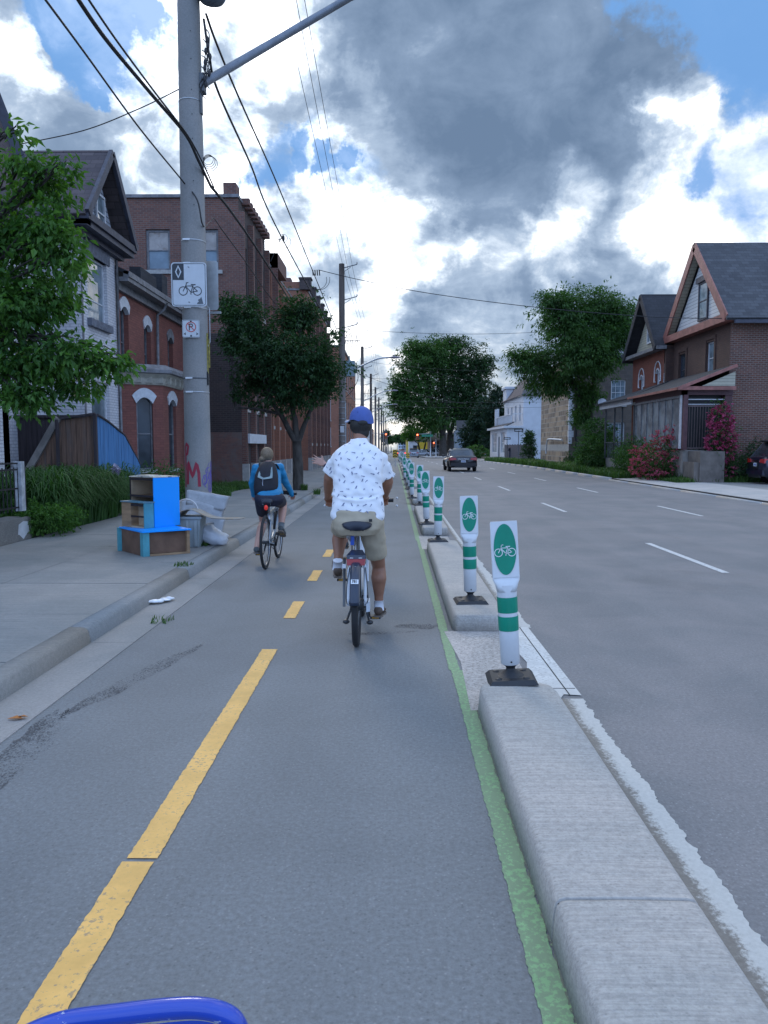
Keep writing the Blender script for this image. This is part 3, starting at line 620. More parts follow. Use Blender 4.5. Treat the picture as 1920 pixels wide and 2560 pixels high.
# no parking sign
npk = thing('no_parking_sign', 'small square no parking sign with crossed P and two arrows on the concrete pole', 'sign', (PX - 0.01, PY_ - 0.25, 0.13 + 3.50), R(2))
MB().prism([(x, 0, z) for x, z in rrect(.30, .30, .03)], (0, .004, 0)).build('sign_plate', M_SIGNW, npk)
g = MB(); ring_poly(g, lambda x, z: (x, -.002, z), rrect(.285, .285, .025), rrect(.277, .277, .021), 0); g.build('border', M_SIGNK, npk)
g = MB(); g.bar((-.028, -.003, -.03), (-.028, -.003, .085), .002, .016, up=(1, 0, 0)) if 0 else g.poly([(-.036, -.003, -.03), (-.02, -.003, -.03), (-.02, -.003, .085), (-.036, -.003, .085)])
for i in range(10):
    a0, a1 = R(-90 + 18 * i), R(-90 + 18 * (i + 1)); cx, cz = .005, .055
    q = lambda a, rr: (cx + math.cos(a) * rr, -.003, cz + math.sin(a) * rr)
    g.poly([q(a0, .016), q(a0, .031), q(a1, .031), q(a1, .016)])
for zz in (.071, .024): g.poly([(-.02, -.003, zz), (.006, -.003, zz), (.006, -.003, zz + .015), (-.02, -.003, zz + .015)])
g.build('letter_p', M_SIGNK, npk)
g = MB(); n = 36; ci = [(math.cos(2 * math.pi * i / n) * .088, math.sin(2 * math.pi * i / n) * .088 + .03) for i in range(n)]; co_ = [(math.cos(2 * math.pi * i / n) * .076, math.sin(2 * math.pi * i / n) * .076 + .03) for i in range(n)]
ring_poly(g, lambda x, z: (x, -.005, z), ci, co_, 0); g.poly([(-.061, -.006, .083), (-.053, -.006, .091), (.061, -.006, -.023), (.053, -.006, -.031)]); g.build('prohibition_ring', M_SIGNR, npk)
for s_ in (-1, 1): MB().poly([(s_ * .125, -.003, -.088), (s_ * .09, -.003, -.062), (s_ * .095, -.003, -.088), (s_ * .09, -.003, -.114)]).build('arrow', M_SIGNK, npk)
for z in (.125, -.12): MB().lathe([(0, .006), (.014, .005), (.016, 0)], (0.0, -.001, z), 12, M=Matrix.Rotation(R(90), 3, 'X')).build('bolt', M_BLK, npk)
# conduit loop and yellow guard strips on the right of the shaft
g = MB(); g.tube([(.20, -.05, 3.95), (.27, -.05, 3.88), (.27, -.05, 3.30), (.23, -.05, 3.22)], .008, 6); g.build('wire_bracket', M_GALV, P1)
g = MB(); g.box(.205, .235, -.06, -.04, 2.75, 3.45); g.box(.245, .262, -.06, -.04, 2.85, 3.35); g.build('cable_guard', mat('guard yellow', (0.30, 0.25, 0.05), .6, var=.4, scale=20), P1)
MB().box(.19, .23, -.08, -.02, 2.55, 2.78).build('cable_clamp', M_BLK, P1)
# lamp arm (its head is out of the picture)
arm = thing('lamp_arm', 'long grey steel lamp arm reaching up over the bike lane from the concrete pole', 'lamp arm', (PX + .2, PY_, 7.85))
A0 = Vector((PX + .2, PY_, 7.80)); A1 = at(874, -6, 13.9); A2 = A1 + (A1 - A0) * 0.35 + Vector((0, 0, -.12)); A3 = A2 + Vector((.5, 0, .06))
MB().tube([A0, A1, A2, A3], [.075, .062, .052, .05], 14).build('arm_tube', mat('arm steel', (.20, .22, .25), .5, .5), arm, world=True)
MB().ell(A3 + Vector((.25, 0, -.02)), (.34, .14, .07)).build('lamp_head', M_DKM, arm, world=True)
MB().box(PX + .16, PX + .26, PY_ - .09, PY_ + .09, 7.65, 7.95).build('mounting_plate', M_DKM, arm, world=True)
# transformer can
tr = thing('transformer', 'round grey transformer can hanging high on the concrete pole at the top edge', 'transformer', (PX + .42, PY_ - .1, 9.1))
MB().lathe([(0, 0), (.20, .0), (.235, .05), (.24, .1), (.24, .9), (.2, .98), (0, 1.0)], n=28).build('tank', mat('transformer grey', (.16, .20, .25), .4, .3), tr)
MB().tube([(0, 0, 1), (0, 0, 1.3)], [.05, .03]).build('bushing', mat('bushing brown', (.12, .06, .04), .4), tr); MB().box(-.3, -.2, -.05, .05, .2, .8).build('hanger', M_DKM, tr)
# ------------------------------------------------------------------ cables
def catmull(pts, n=10):
    out = []
    P = [pts[0]] + list(pts) + [pts[-1]]
    for i in range(1, len(P) - 2):
        for k_ in range(n):
            t_ = k_ / n; a, b, c, d = P[i - 1], P[i], P[i + 1], P[i + 2]
            out.append(0.5 * ((2 * b) + (c - a) * t_ + (2 * a - 5 * b + 4 * c - d) * t_ * t_ + (3 * b - a - 3 * c + d) * t_ ** 3))
    out.append(pts[-1]); return out
def cable(label, pts, r=.012, group=None, cat='cable', name='overhead_cable', sag=None):
    pts = [Vector(p) for p in pts]
    if sag is not None and len(pts) == 2:
        a, b = pts; pts = [a.lerp(b, i / 16) + Vector((0, 0, -4 * sag * (i / 16) * (1 - i / 16))) for i in range(17)]
    elif len(pts) > 2: pts = catmull(pts)
    o = MB().tube(pts, r, 6).build(name, M_WIRE); return tag(o, label, cat, group)
xl = PX + .02
SG = 'cables strung along the near side poles'
def px2(du, dv, Y): return at(du * 1.1573, dv * 1.1573, Y)
cable('thick bundled telephone cable sweeping down from the upper left to the concrete pole', [px2(150, -30, 8.2), px2(225, 80, 9.2), px2(320, 195, 10.8), px2(400, 290, 12.8), px2(430, 350, 13.45), px2(455, 402, 14.0)], .026, SG)
cable('thinner cable running beside the bundled cable on its upper side, above the concrete pole', [px2(172, -30, 8.2), px2(250, 85, 9.3), px2(335, 200, 10.9), px2(405, 292, 12.85), px2(438, 352, 13.5), px2(462, 405, 14.1)], .014, SG)
cable('thin black cable crossing from the top left corner behind the concrete pole at roof height', [px2(80, -25, 7.4), px2(180, 110, 8.8), px2(300, 275, 11.2), px2(392, 388, 13.45), px2(425, 430, 13.45), px2(436, 480, 13.5), px2(443, 492, 13.9)], .013, SG)
cable('short white looped wire kinking off the right side of the concrete pole', [px2(443, 492, 13.9), px2(455, 478, 14.2), px2(462, 472, 14.4), px2(475, 490, 15.0)], .009, SG)
cable('thin cable dropping from the white loop towards the street tree', [px2(475, 490, 15.0), px2(530, 565, 18), px2(590, 650, 25), px2(650, 720, 38), px2(700, 790, 47)], .012, SG)
cable('heavy bundled cable running from the concrete pole past the brick factory', [px2(455, 402, 14.0), px2(500, 458, 16.2), px2(560, 545, 20.5), px2(620, 640, 28.5), px2(675, 735, 40), px2(712, 800, 48.6)], .028, SG)
cable('power cable from the lamp arm bracket down to the splice over the sidewalk', [px2(440, 40, 13.6), px2(452, 120, 13.8), px2(472, 200, 14.8), px2(540, 352, 19.5), px2(607, 510, 27.5), px2(735, 745, 48.6)], .022, SG)
cable('power cable parallel to it and higher, running to the far wooden pole', [px2(445, 30, 13.6), px2(470, 100, 14.5), px2(520, 220, 17.5), px2(600, 400, 25), px2(670, 572, 36), px2(737, 735, 48.6)], .022, SG)
for i, (u0, u1, vv) in enumerate(((612, 742, 580), (640, 752, 585), (658, 762, 580))):
    a, b_ = px2(u0, 0, 21), px2(u1, vv, 48.8); c_ = a + (a - b_) * .28 + Vector((0, 0, .35))
    cable(('left', 'middle', 'right')[i] + ' of the three thin power lines running high along the street', [c_, a, b_], .009, 'three high power lines')
    prev = b_
    for kx, Yn in enumerate((79, 110, 142)):
        nx = Vector((-2.35 + .25 * i + kx * .02, Yn, 11.6 - .3 * i + gz(Yn))); cable(('left', 'middle', 'right')[i] + ' power line in the ' + ('nearest', 'second', 'third')[kx] + ' span beyond the transformer pole', [prev, nx], .010, 'far power lines between the wooden poles', sag=.5); prev = nx
# loops and splices
g = MB(); c0 = px2(450, 345, 13.75)
for i in range(4): g.torus(c0 + Vector((.01 * i, .01 * i, -.02 * i)), .085 + .012 * i, .005, 'Y', 28, 5)
tag(g.build('cable_coil', M_WIRE), 'small coil of spare wire hanging on the right of the concrete pole', 'wire coil')
g = MB(); c0 = px2(686, 600, 36)
g.torus(c0 + Vector((0, 0, -.10)), .42, .012, 'Y', 28, 5, a0=170, a1=380); g.torus(c0 + Vector((.08, 0, -.06)), .48, .012, 'Y', 28, 5, a0=175, a1=370)
for i in range(4): g.tube([c0 + Vector((-.2 + .1 * i, 0, .1)), c0 + Vector((-.22 + .1 * i, 0, .35))], .03, 6)
tag(g.build('cable_splice', M_WIRE), 'dangling loops of cable at the splice where the service line crosses the street', 'cable splice')
g = MB(); c0 = px2(612, 515, 27.5); g.torus(c0, .14, .008, 'Y', 20, 5); g.torus(c0 + Vector((.06, 0, -.12)), .2, .008, 'Y', 20, 5, a0=150, a1=400)
for i in range(4): g.tube([c0 + Vector((0, 0, .05 * i)), c0 + Vector((-.8 + .1 * i, .3, -.05 - .22 * i))], .008, 5)
g.ell(c0, (.05, .05, .12), 8, 6); tag(g.build('cable_splice', M_WIRE), 'tangle of small wires at the splice beside the factory roof', 'cable splice')
g = MB(); r = random.Random(11)
for i in range(9):
    a = px2(438 + r.uniform(-3, 12), 60 + 12 * i, 13.65); g.tube(catmull([a, a + Vector((r.uniform(.02, .12), 0, -.1)), a + Vector((r.uniform(-.05, .08), 0, -.3)), a + Vector((.05, 0, -.45))], 4), .009, 5); g.ell(a + Vector((.05, 0, -.2)), (.03, .03, .06), 8, 6)
tag(g.build('wire_tangle', M_WIRE), 'tangle of wires and connectors between the transformer and the lamp arm', 'wiring')
cable('service line crossing the street to the tall brick gable house', [px2(688, 583, 36), px2(780, 605, 35.8), px2(930, 634, 35.4), px2(1160, 664, 34.8), px2(1400, 684, 34), px2(1563, 688, 33.3)], .016, name='service_line')
cable('thin service line from the concrete pole to the dark roof at the left edge', [px2(392, 190, 13.75), px2(300, 235, 14.6), px2(180, 282, 15.6), px2(40, 312, 16.5)], .010, name='service_line')
for i, (a, b_) in enumerate((((640, 700, 49), (1200, 715, 60)), ((745, 790, 49), (850, 815, 60)), ((745, 795, 49), (1010, 872, 92)), ((738, 860, 62), (1300, 862, 96)), ((738, 872, 62), (1300, 873, 96)), ((780, 780, 80), (1120, 800, 105)), ((800, 905, 150), (1000, 930, 200)), ((790, 760, 100), (1080, 835, 130)))):
    cable(('uppermost long wire crossing over the street above the great trees', 'upper of two sagging wires running right from the first wooden pole', 'lower of two sagging wires running right from the first wooden pole', 'upper of the two level wires crossing before the great trees', 'lower of the two level wires crossing before the great trees', 'wire crossing just above the great trees at their tops', 'lowest short wire crossing near the vanishing point', 'sloping wire ending beside the leaning tree')[i], [px2(*a), px2(*b_)], .014, 'far wires crossing over the street', sag=.4)
# ------------------------------------------------------------------ wooden and steel poles farther on
M_WPOLE = mat('weathered wood pole', (0.17, 0.145, 0.13), 0.85, var=.3, scale=3, stretch=(1, 1, .15))
def far_pole(Y, X, h, label, r=.17, arms=True, cans=False, lamp=False, lampz=6.3):
    z0 = .12 + gz(Y); o = thing('wooden_pole', label, 'utility pole', (X, Y, z0), group='poles in a row along the near sidewalk')
    MB().tube([(0, 0, 0), (0, 0, h * .5), (0, 0, h)], [r * 1.25, r * 1.1, r * .9], 14).build('shaft', M_WPOLE, o)
    if arms:
        for i, zz in enumerate((h - .25, h - 2.2, h - 3.9)):
            a = MB(); a.bar((.1, 0, zz), (.95, 0, zz + .22), .05, .05); a.bar((.1, 0, zz - .25), (.55, 0, zz + .05), .03, .03); q = a.build('crossarm', M_DKM, o)
            MB().lathe([(.02, 0), (.045, .03), (.03, .07), (.045, .10), (0, .16)], (.95, 0, zz + .22), 10).build('insulator', mat('insulator', (.25, .22, .2), .3), q)
        f = MB()
        for i in range(3): f.tube([(.2 + .32 * i, 0, h - 4.9), (.3 + .32 * i, -.1, h - 4.3), (.38 + .3 * i, 0, h - 4.75), (.25 + .3 * i, 0, h - 5.15)], .02, 5)
        f.bar((.1, 0, h - 4.7), (1.15, 0, h - 4.7), .05, .05); f.build('fuse_cutouts', M_DKM, o)
    if cans:
        c = MB(); c.box(.22, .80, -.24, .24, h - 6.9, h - 5.95); c.tube([(.45, 0, h - 5.95), (.45, 0, h - 5.6)], [.06, .03]); c.box(.1, .26, -.05, .05, h - 6.8, h - 6.0); c.build('transformer_box', mat('transformer blue grey', (.20, .27, .30), .45, .2), o)
        c = MB(); c.tube(catmull([Vector((.8, 0, h - 6.2)), Vector((1.0, 0, h - 7)), Vector((.6, 0, h - 7.8)), Vector((.2, 0, h - 8.2))], 6), .02, 5); c.build('drip_loop', M_WIRE, o)
        MB().box(.17, .24, -.12, .12, 1.2, 4.2).build('cable_riser', M_GALV, o)
        MB().box(-.12, .12, -.24, -.22, 2.35, 2.75).build('small_sign', M_SIGNW, o)
        for q in range(8): MB().torus((0, 0, 1.8 + q * .35), r * 1.24, .005, 'Z', 20, 5, rx=.02).build('staple_band', M_GALV, o)
    if lamp:
        a = MB(); a.tube(catmull([Vector((.1, 0, lampz)), Vector((1.2, 0, lampz + .55)), Vector((2.2, 0, lampz + .98)), Vector((3.0, 0, lampz + 1.08))], 5), .05, 8); q = a.build('lamp_arm', M_GALV, o)
        c = MB(); c.ell((3.3, 0, lampz + 1.08), (.36, .15, .07)); c.tube([(3.25, 0, lampz + 1.1), (3.25, 0, lampz + 1.24)], .04, 8); c.build('lamp_head', mat('lamp head', (.25, .22, .26), .4), q)
    return o
far_pole(48.8, -3.23, 12.75, 'tall wooden pole with transformer box and street lamp, right of the street tree', .19, True, True, True, 5.95)
far_pole(79.3, -3.2, 11.7, 'second wooden pole along the near sidewalk, directly behind the blue cap', .17, True, False, True, 6.2)
for i, Y in enumerate((106, 128, 152, 178, 205, 240, 290, 350)):
    far_pole(Y, -3.1 + .1 * i, 11.6, ('third', 'fourth', 'fifth', 'sixth', 'seventh', 'eighth', 'ninth', 'farthest')[i] + ' wooden pole of the row vanishing down the near sidewalk', .17, i < 3, False, i % 2 == 0, 6.4)
# ------------------------------------------------------------------ buildings
M_RED = brick('red painted brick', (0.235, 0.085, 0.065), (0.185, 0.068, 0.055), (0.17, 0.06, 0.045), .21, .075, .008)
M_WBR = brick('white painted brick', (0.62, 0.62, 0.64), (0.55, 0.55, 0.58), (0.36, 0.36, 0.39), .21, .075, .008, .6, dirt=((0.22, 0.15, 0.13), 2.6, 0.62, 0.72, 0.6))
M_FAC = brick('factory brick', (0.20, 0.085, 0.06), (0.13, 0.060, 0.048), (0.17, 0.13, 0.115), .22, .077, .012, dirt=((0.05, 0.045, 0.05), 0.5, 0.5, 0.75, 0.55))
M_FAC2 = brick('factory brick orange', (0.30, 0.12, 0.07), (0.24, 0.095, 0.06), (0.19, 0.12, 0.09), .22, .077, .01)
M_FACD = brick('factory brick dark', (0.065, 0.045, 0.042), (0.045, 0.035, 0.036), (0.08, 0.065, 0.06), .22, .077, .012)  # darkest tone of the factory brick
M_FACP = brick('factory brick repainted', (0.22, 0.11, 0.085), (0.17, 0.09, 0.075), (0.14, 0.10, 0.09), .22, .077, .008, dirt=((0.15, 0.13, 0.12), 0.8, 0.45, 0.6, 0.8))
M_BRN = brick('brown brick', (0.165, 0.065, 0.042), (0.10, 0.044, 0.032), (0.20, 0.16, 0.14), .23, .080, .014, dirt=((0.05, 0.035, 0.03), 0.6, 0.55, 0.75, 0.5))
M_BRN2 = brick('dark front brick', (0.095, 0.05, 0.038), (0.075, 0.042, 0.034), (0.06, 0.04, 0.035), .22, .077, .008)
M_STONE = brick('sandstone blocks', (0.33, 0.25, 0.17), (0.14, 0.11, 0.085), (0.30, 0.27, 0.23), .75, .40, .035, dirt=((0.09, 0.07, 0.06), 1.4, 0.5, 0.7, 0.6))
M_STONE2 = brick('dark stone blocks', (0.13, 0.105, 0.085), (0.085, 0.07, 0.062), (0.11, 0.095, 0.085), .55, .28, .018)  # darker, smaller blocks than the sandstone, for the wall facing the camera
M_SHG = shinglemat('grey shingles', (0.085, 0.09, 0.10), (0.055, 0.058, 0.066), .34, .15)
M_SHB = shinglemat('brown grey shingles', (0.105, 0.085, 0.088), (0.07, 0.058, 0.064), .34, .15)
M_SHK = shinglemat('black shingles', (0.04, 0.042, 0.05), (0.028, 0.03, 0.036), .34, .15)
M_SLATE = shinglemat('slate', (0.19, 0.20, 0.23), (0.13, 0.14, 0.17), .3, .2)
M_TRIMK = mat('dark purple trim', (0.045, 0.048, 0.07), 0.55, var=.3, scale=5)
M_TRIMW = mat('white trim', (0.55, 0.57, 0.60), 0.5, var=.12, scale=8)
M_TRIMC = mat('cream trim', (0.42, 0.40, 0.34), 0.6, var=.15, scale=8)
M_TRIMP = mat('salmon trim', (0.27, 0.105, 0.085), 0.5, var=.25, scale=4)
M_TRIMG = mat('grey weathered trim', (0.17, 0.17, 0.18), 0.6, var=.3, scale=6)
M_SIDEW = brick('white siding', (0.58, 0.60, 0.60), (0.56, 0.58, 0.58), (0.24, 0.25, 0.26), 8.0, .16, .012, .55)
M_SIDEC = brick('cream siding', (0.40, 0.38, 0.29), (0.38, 0.36, 0.28), (0.20, 0.19, 0.15), 8.0, .13, .010, .6)
M_CLAP = brick('grey clapboard', (0.30, 0.33, 0.38), (0.28, 0.31, 0.36), (0.07, 0.08, 0.10), 8.0, .13, .016, .6)
M_GLS = glassmat('window glass', (.02, .026, .032), .08, .35); M_GLSB = glassmat('bright window glass', (0.10, 0.13, 0.15), .05, 1.0); M_GLSW = glassmat('curtained glass', (0.22, 0.24, 0.25), .25)
M_SILL = mat('stone sill', (0.36, 0.35, 0.33), .8, var=.15, scale=6, bump=.2)
M_SILLK = mat('dark stone sill', (0.13, 0.14, 0.17), .85, var=.3, scale=9, bump=.5)
M_ROOFF = mat('flat roof felt', (0.06, 0.06, 0.065), .9)
M_STUC = mat('white render', (0.56, 0.58, 0.62), .7, var=.06, scale=1.2, dirt=((0.30, 0.28, 0.27), 3.0, 0.66, 0.74, .7))
def fx(X, sgn): return lambda s, z, d=0.0: Vector((X + sgn * d, s, z))      # wall running along the street, facing +X (sgn 1) or -X (sgn -1)
def fy(Y): return lambda s, z, d=0.0: Vector((s, Y - d, z))                 # wall facing the camera
def facade(parent, mats, F, s0, s1, z0, z1, ops=(), depth=.16, name='wall', bands=None, flip=False, thick=.25):
    """wall sheet with real openings, reveals and returns; bands = [(z_lo, z_hi, material index)]"""
    mb = MB(); zs = {z0, z1}; ss = {s0, s1}
    for a, b, c, d in ops: ss |= {a, b}; zs |= {c, d}
    for bd in bands or (): zs |= {max(z0, bd[0]), min(z1, bd[1])}
    ss = sorted(x for x in ss if s0 <= x <= s1); zs = sorted(x for x in zs if z0 <= x <= z1)
    def q(a, b, c, d, m=0): mb.poly([a, d, c, b] if flip else [a, b, c, d], m)
    for a, b in zip(ss[:-1], ss[1:]):
        for c, d in zip(zs[:-1], zs[1:]):
            cx, cz = (a + b) / 2, (c + d) / 2
            if any(o[0] < cx < o[1] and o[2] < cz < o[3] for o in ops): continue
            m = 0
            for bd in bands or ():
                if bd[0] <= cz <= bd[1]: m = bd[2]
            q(F(a, c), F(b, c), F(b, d), F(a, d), m)
    for a, b, c, d in ops:
        q(F(a, c), F(a, c, -depth), F(a, d, -depth), F(a, d)); q(F(b, c, -depth), F(b, c), F(b, d), F(b, d, -depth))
        q(F(a, c), F(b, c), F(b, c, -depth), F(a, c, -depth)); q(F(a, d, -depth), F(b, d, -depth), F(b, d), F(a, d))
    q(F(s0, z1), F(s1, z1), F(s1, z1, -thick), F(s0, z1, -thick))
    return mb.build(name, mats, parent, world=True)
def slab(mb, F, a, b, c, d, d0, d1, m=0):
    mb.hexa([F(a, c, d1), F(b, c, d1), F(b, c, d0), F(a, c, d0), F(a, d, d1), F(b, d, d1), F(b, d, d0), F(a, d, d0)], m)
def window(parent, F, a, b, c, d, frame=None, glass=None, depth=.14, bars=((), ()), fw=.05, sill=None, name='window', sillh=.1, sillo=.07, sash=True, sillx=.08):
    mb = MB(); fr = frame or M_TRIMW; d0, d1 = -depth, -depth + .05
    slab(mb, F, a, a + fw, c, d, d0, d1); slab(mb, F, b - fw, b, c, d, d0, d1); slab(mb, F, a + fw, b - fw, c, c + fw, d0, d1); slab(mb, F, a + fw, b - fw, d - fw, d, d0, d1)
    if sash: zm = c + (d - c) * .5; slab(mb, F, a + fw, b - fw, zm - .02, zm + .02, d0, d1 - .008)
    for q in bars[0]: x = a + (b - a) * q; slab(mb, F, x - .014, x + .014, c + fw, d - fw, d0, d1 - .015)
    for q in bars[1]: z_ = c + (d - c) * q; slab(mb, F, a + fw, b - fw, z_ - .014, z_ + .014, d0, d1 - .018)
    w = mb.build(name, fr, parent, world=True); w.location = (0, 0, 0)
    g = MB(); g.poly([F(a, c, d0 + .012), F(b, c, d0 + .012), F(b, d, d0 + .012), F(a, d, d0 + .012)])
    off = parent.location
    gg = MB(); gg.v = [v - off for v in g.v]; gg.f = g.f; gg.m = g.m; gg.s = g.s; gg.build('pane', glass or M_GLS, w)
    if sill:
        sm = MB(); slab(sm, F, a - sillx, b + sillx, c - sillh, c, -depth + .02, sillo); sm.build('sill', sill, parent, world=True)
    return w
def arch_trim(parent, F, a, b, ztop, th, rise, over, m, name='window_arch', d=.035):
    """segmental arch hood: fills the top corners of the opening and stands proud of the wall"""
    mb = MB(); n = 10; cx = (a + b) / 2; hw = (b - a) / 2
    lo = []; hi = []
    for i in range(n + 1):
        q = -1 + 2 * i / n; lo.append((cx + q * hw, ztop - rise * (q * q))); hi.append((cx + q * (hw + over), ztop + th - rise * 1.3 * (q * q)))
    for i in range(n):
        (x0, z0), (x1, z1), (u1, w1), (u0, w0) = lo[i], lo[i + 1], hi[i + 1], hi[i]
        mb.hexa([F(x0, z0, d), F(x1, z1, d), F(x1, z1, -.1), F(x0, z0, -.1), F(u0, w0, d), F(u1, w1, d), F(u1, w1, -.1), F(u0, w0, -.1)])
    return mb.build(name, m, parent, world=True)
def roofpanel(parent, pts, mats, th=.10, name='roof'):
    n = (pts[1] - pts[0]).cross(pts[2] - pts[0]).normalized()
    if n.z < 0: n = -n
    return MB().prism(pts, -n * th).build(name, mats, parent, world=True)
V = Vector
# ---------------- house A: far left, only its corner shows
A = thing('corner_house', 'dark gabled house with white brick wall cut off by the left edge', 'house', (-9, 12.5, .1))
facade(A, [M_WBR], fx(-8.0, 1), 8.0, 16.0, .1, 6.2, [(9.5, 10.7, 1.2, 3.2), (13.6, 14.7, 1.2, 3.2)], flip=True)
for a in (9.5, 13.6): window(A, fx(-8.0, 1), a, a + 1.15, 1.2, 3.2, sill=M_SILLK)
g = MB(); g.box(-14, -8.0, 15.75, 16.0, .1, 6.2); g.box(-14, -8.0, 8.0, 8.25, .1, 6.2); g.build('side_wall', M_WBR, A, world=True)
g = MB(); g.box(-8.5, -7.62, 7.4, 16.5, 6.05, 6.25); g.box(-7.75, -7.45, 7.3, 16.6, 6.25, 6.48); g.build('eave', M_TRIMK, A, world=True)
roofpanel(A, [V((-7.5, 7.2, 6.45)), V((-7.5, 16.6, 6.45)), V((-8.3, 16.2, 9.0)), V((-8.3, 8.2, 9.0))], M_SHB)
roofpanel(A, [V((-8.3, 8.2, 9.0)), V((-8.3, 16.2, 9.0)), V((-14, 16.2, 10.0)), V((-14, 8.2, 10.0))], M_SHB)
g = MB(); g.prism([(-7.5, 16.6, 6.45), (-8.3, 16.2, 9.0), (-14, 16.2, 10.0), (-14, 16.6, 6.45)], (0, .05, 0)); g.bar((-7.42, 16.64, 6.45), (-8.25, 16.28, 9.05), .12, .2); g.build('gable_wall', M_TRIMK, A, world=True)
# ---------------- house B: white painted brick with steep gable
B = thing('white_brick_house', 'narrow white painted brick house with a steep shingled gable, behind the wooden fence', 'house', (-9.5, 21.2, .1))
X0 = -8.0
facade(B, [M_WBR], fx(X0, 1), 19.95, 22.55, .1, 7.2, [(20.42, 21.82, 4.95, 6.62), (20.45, 21.75, 1.0, 3.35)], flip=True)
window(B, fx(X0, 1), 20.42, 21.82, 4.95, 6.62, glass=M_GLSB, bars=((), (.33,)), sash=False, fw=.06, sill=M_SILLK, sillh=.2, sillo=.12); window(B, fx(X0, 1), 20.45, 21.75, 1.0, 3.35, glass=M_GLSB, fw=.06)
g = MB(); slab(g, fx(X0, 1), 20.25, 22.0, 6.62, 6.95, -.1, .04); slab(g, fx(X0, 1), 20.25, 20.38, 6.35, 6.62, -.02, .05); g.build('lintel', M_SILLK, B, world=True)
facade(B, [M_WBR], fy(19.95), -11.6, X0, .1, 7.2, thick=.2)
facade(B, [M_WBR], fx(-9.0, 1), 16.05, 19.95, .1, 6.2, [(17.0, 18.0, .2, 2.4), (18.6, 19.5, 3.6, 5.2)], flip=True, name='recessed_wall'); window(B, fx(-9.0, 1), 18.6, 19.5, 3.6, 5.2, sill=M_SILLK); window(B, fx(-9.0, 1), 17.0, 18.0, .2, 2.4, frame=M_TRIMK, name='door', sash=False)
g = MB(); g.box(-14, -7.2 - .8, 22.5, 22.56, .1, 7.2); g.build('party_wall', M_WBR, B, world=True)
Fg = fx(-7.95, 1)
g = MB(); g.poly([Fg(20.0, 7.2), Fg(22.5, 7.2), Fg(21.25, 9.0)]); g.build('gable_wall', M_CLAP, B, world=True)
window(B, lambda s, z, d=0: Fg(s, z, d + .16), 20.95, 21.55, 7.35, 8.35, glass=M_GLSB, fw=.05, name='gable_window')
g = MB(); slab(g, fx(-7.95, 1), 19.5, 23.0, 7.08, 7.22, -.6, .35); slab(g, fx(-7.95, 1), 19.45, 23.05, 7.22, 7.40, .18, .42); slab(g, fx(-7.95, 1), 19.7, 22.8, 6.95, 7.08, -.1, .12); g.box(-11.8, -7.6, 19.5, 19.75, 7.1, 7.25)
g.bar((-7.55, 19.45, 7.35), (-7.55, 21.25, 9.42), .10, .20); g.bar((-7.55, 23.05, 7.35), (-7.55, 21.25, 9.42), .10, .20); g.build('eave_trim', M_TRIMK, B, world=True)
roofpanel(B, [V((-7.6, 19.40, 7.32)), V((-7.6, 21.25, 9.5)), V((-13, 21.25, 9.5)), V((-13, 19.40, 7.32))], M_SHB); roofpanel(B, [V((-7.6, 23.1, 7.32)), V((-7.6, 21.25, 9.5)), V((-13, 21.25, 9.5)), V((-13, 23.1, 7.32))], M_SHB)
roofpanel(B, [V((-8.8, 16.1, 6.2)), V((-8.8, 19.7, 6.2)), V((-12, 19.7, 8.6)), V((-12, 16.1, 8.6))], M_SHB)
g = MB(); g.box(-8.05, -7.97, 19.98, 20.05, .2, 6.9); g.tube([(-7.93, 22.45, .3), (-7.93, 22.45, 6.9)], .035, 8); g.build('downpipe', M_TRIMG, B, world=True)
MB().box(-8.9, -8.78, 18.3, 18.55, 2.45, 2.65).build('porch_light', M_TRIMK, B, world=True)
# ---------------- house C: red brick with bay
Ch = thing('red_brick_house', 'red painted brick house with white arched window hoods and a two sided bay', 'house', (-9.5, 26.2, .1))
X0 = -8.05; F = fx(X0, 1)
ops = [(22.95, 23.65, 3.7, 5.75), (25.1, 25.8, 3.7, 5.55), (27.7, 28.35, 3.7, 5.5), (28.2, 28.95, .95, 3.1)]
facade(Ch, [M_RED], F, 22.57, 30.4, .1, 6.4, ops, flip=True)
for i, (a, b, c, d) in enumerate(ops):
    window(Ch, F, a, b, c, d, frame=M_TRIMG if i < 3 else M_TRIMG, glass=M_GLS, sill=M_SILL if i < 2 else M_SILLK, depth=.2); arch_trim(Ch, F, a, b, d, .30, .18, .10, M_TRIMW if i < 2 else M_TRIMG)
# bay (three faces)
bp = [(X0, 22.75), (-7.15, 23.0), (-7.0, 23.15), (-7.0, 25.0), (-7.15, 25.2), (X0, 27.1)]
def fseg(p, q):
    p = V((*p, 0)); q = V((*q, 0)); t_ = (q - p).normalized(); n_ = V((t_.y, -t_.x, 0))
    return lambda s, z, d=0.0: p + t_ * s + n_ * d + V((0, 0, z)), (q - p).length
Bq, L1 = fseg((-8.05, 22.62), (-6.95, 23.3)); facade(Ch, [M_RED], Bq, 0, L1, .1, 3.75, [(.50, .98, .9, 3.05)], name='bay_wall', flip=True)
window(Ch, Bq, .50, .98, .9, 3.05, frame=M_TRIMG, glass=M_GLS, sill=M_SILL); arch_trim(Ch, Bq, .50, .98, 3.05, .28, .18, .12, M_TRIMW)
Bq, L2 = fseg((-6.95, 23.3), (-6.95, 25.3)); facade(Ch, [M_RED], Bq, 0, L2, .1, 3.75, [(.55, 1.35, .9, 3.05)], name='bay_wall', flip=True)
window(Ch, Bq, .55, 1.35, .9, 3.05, frame=M_TRIMG, glass=M_GLS, sill=M_SILL); arch_trim(Ch, Bq, .55, 1.35, 3.05, .28, .18, .12, M_TRIMW)
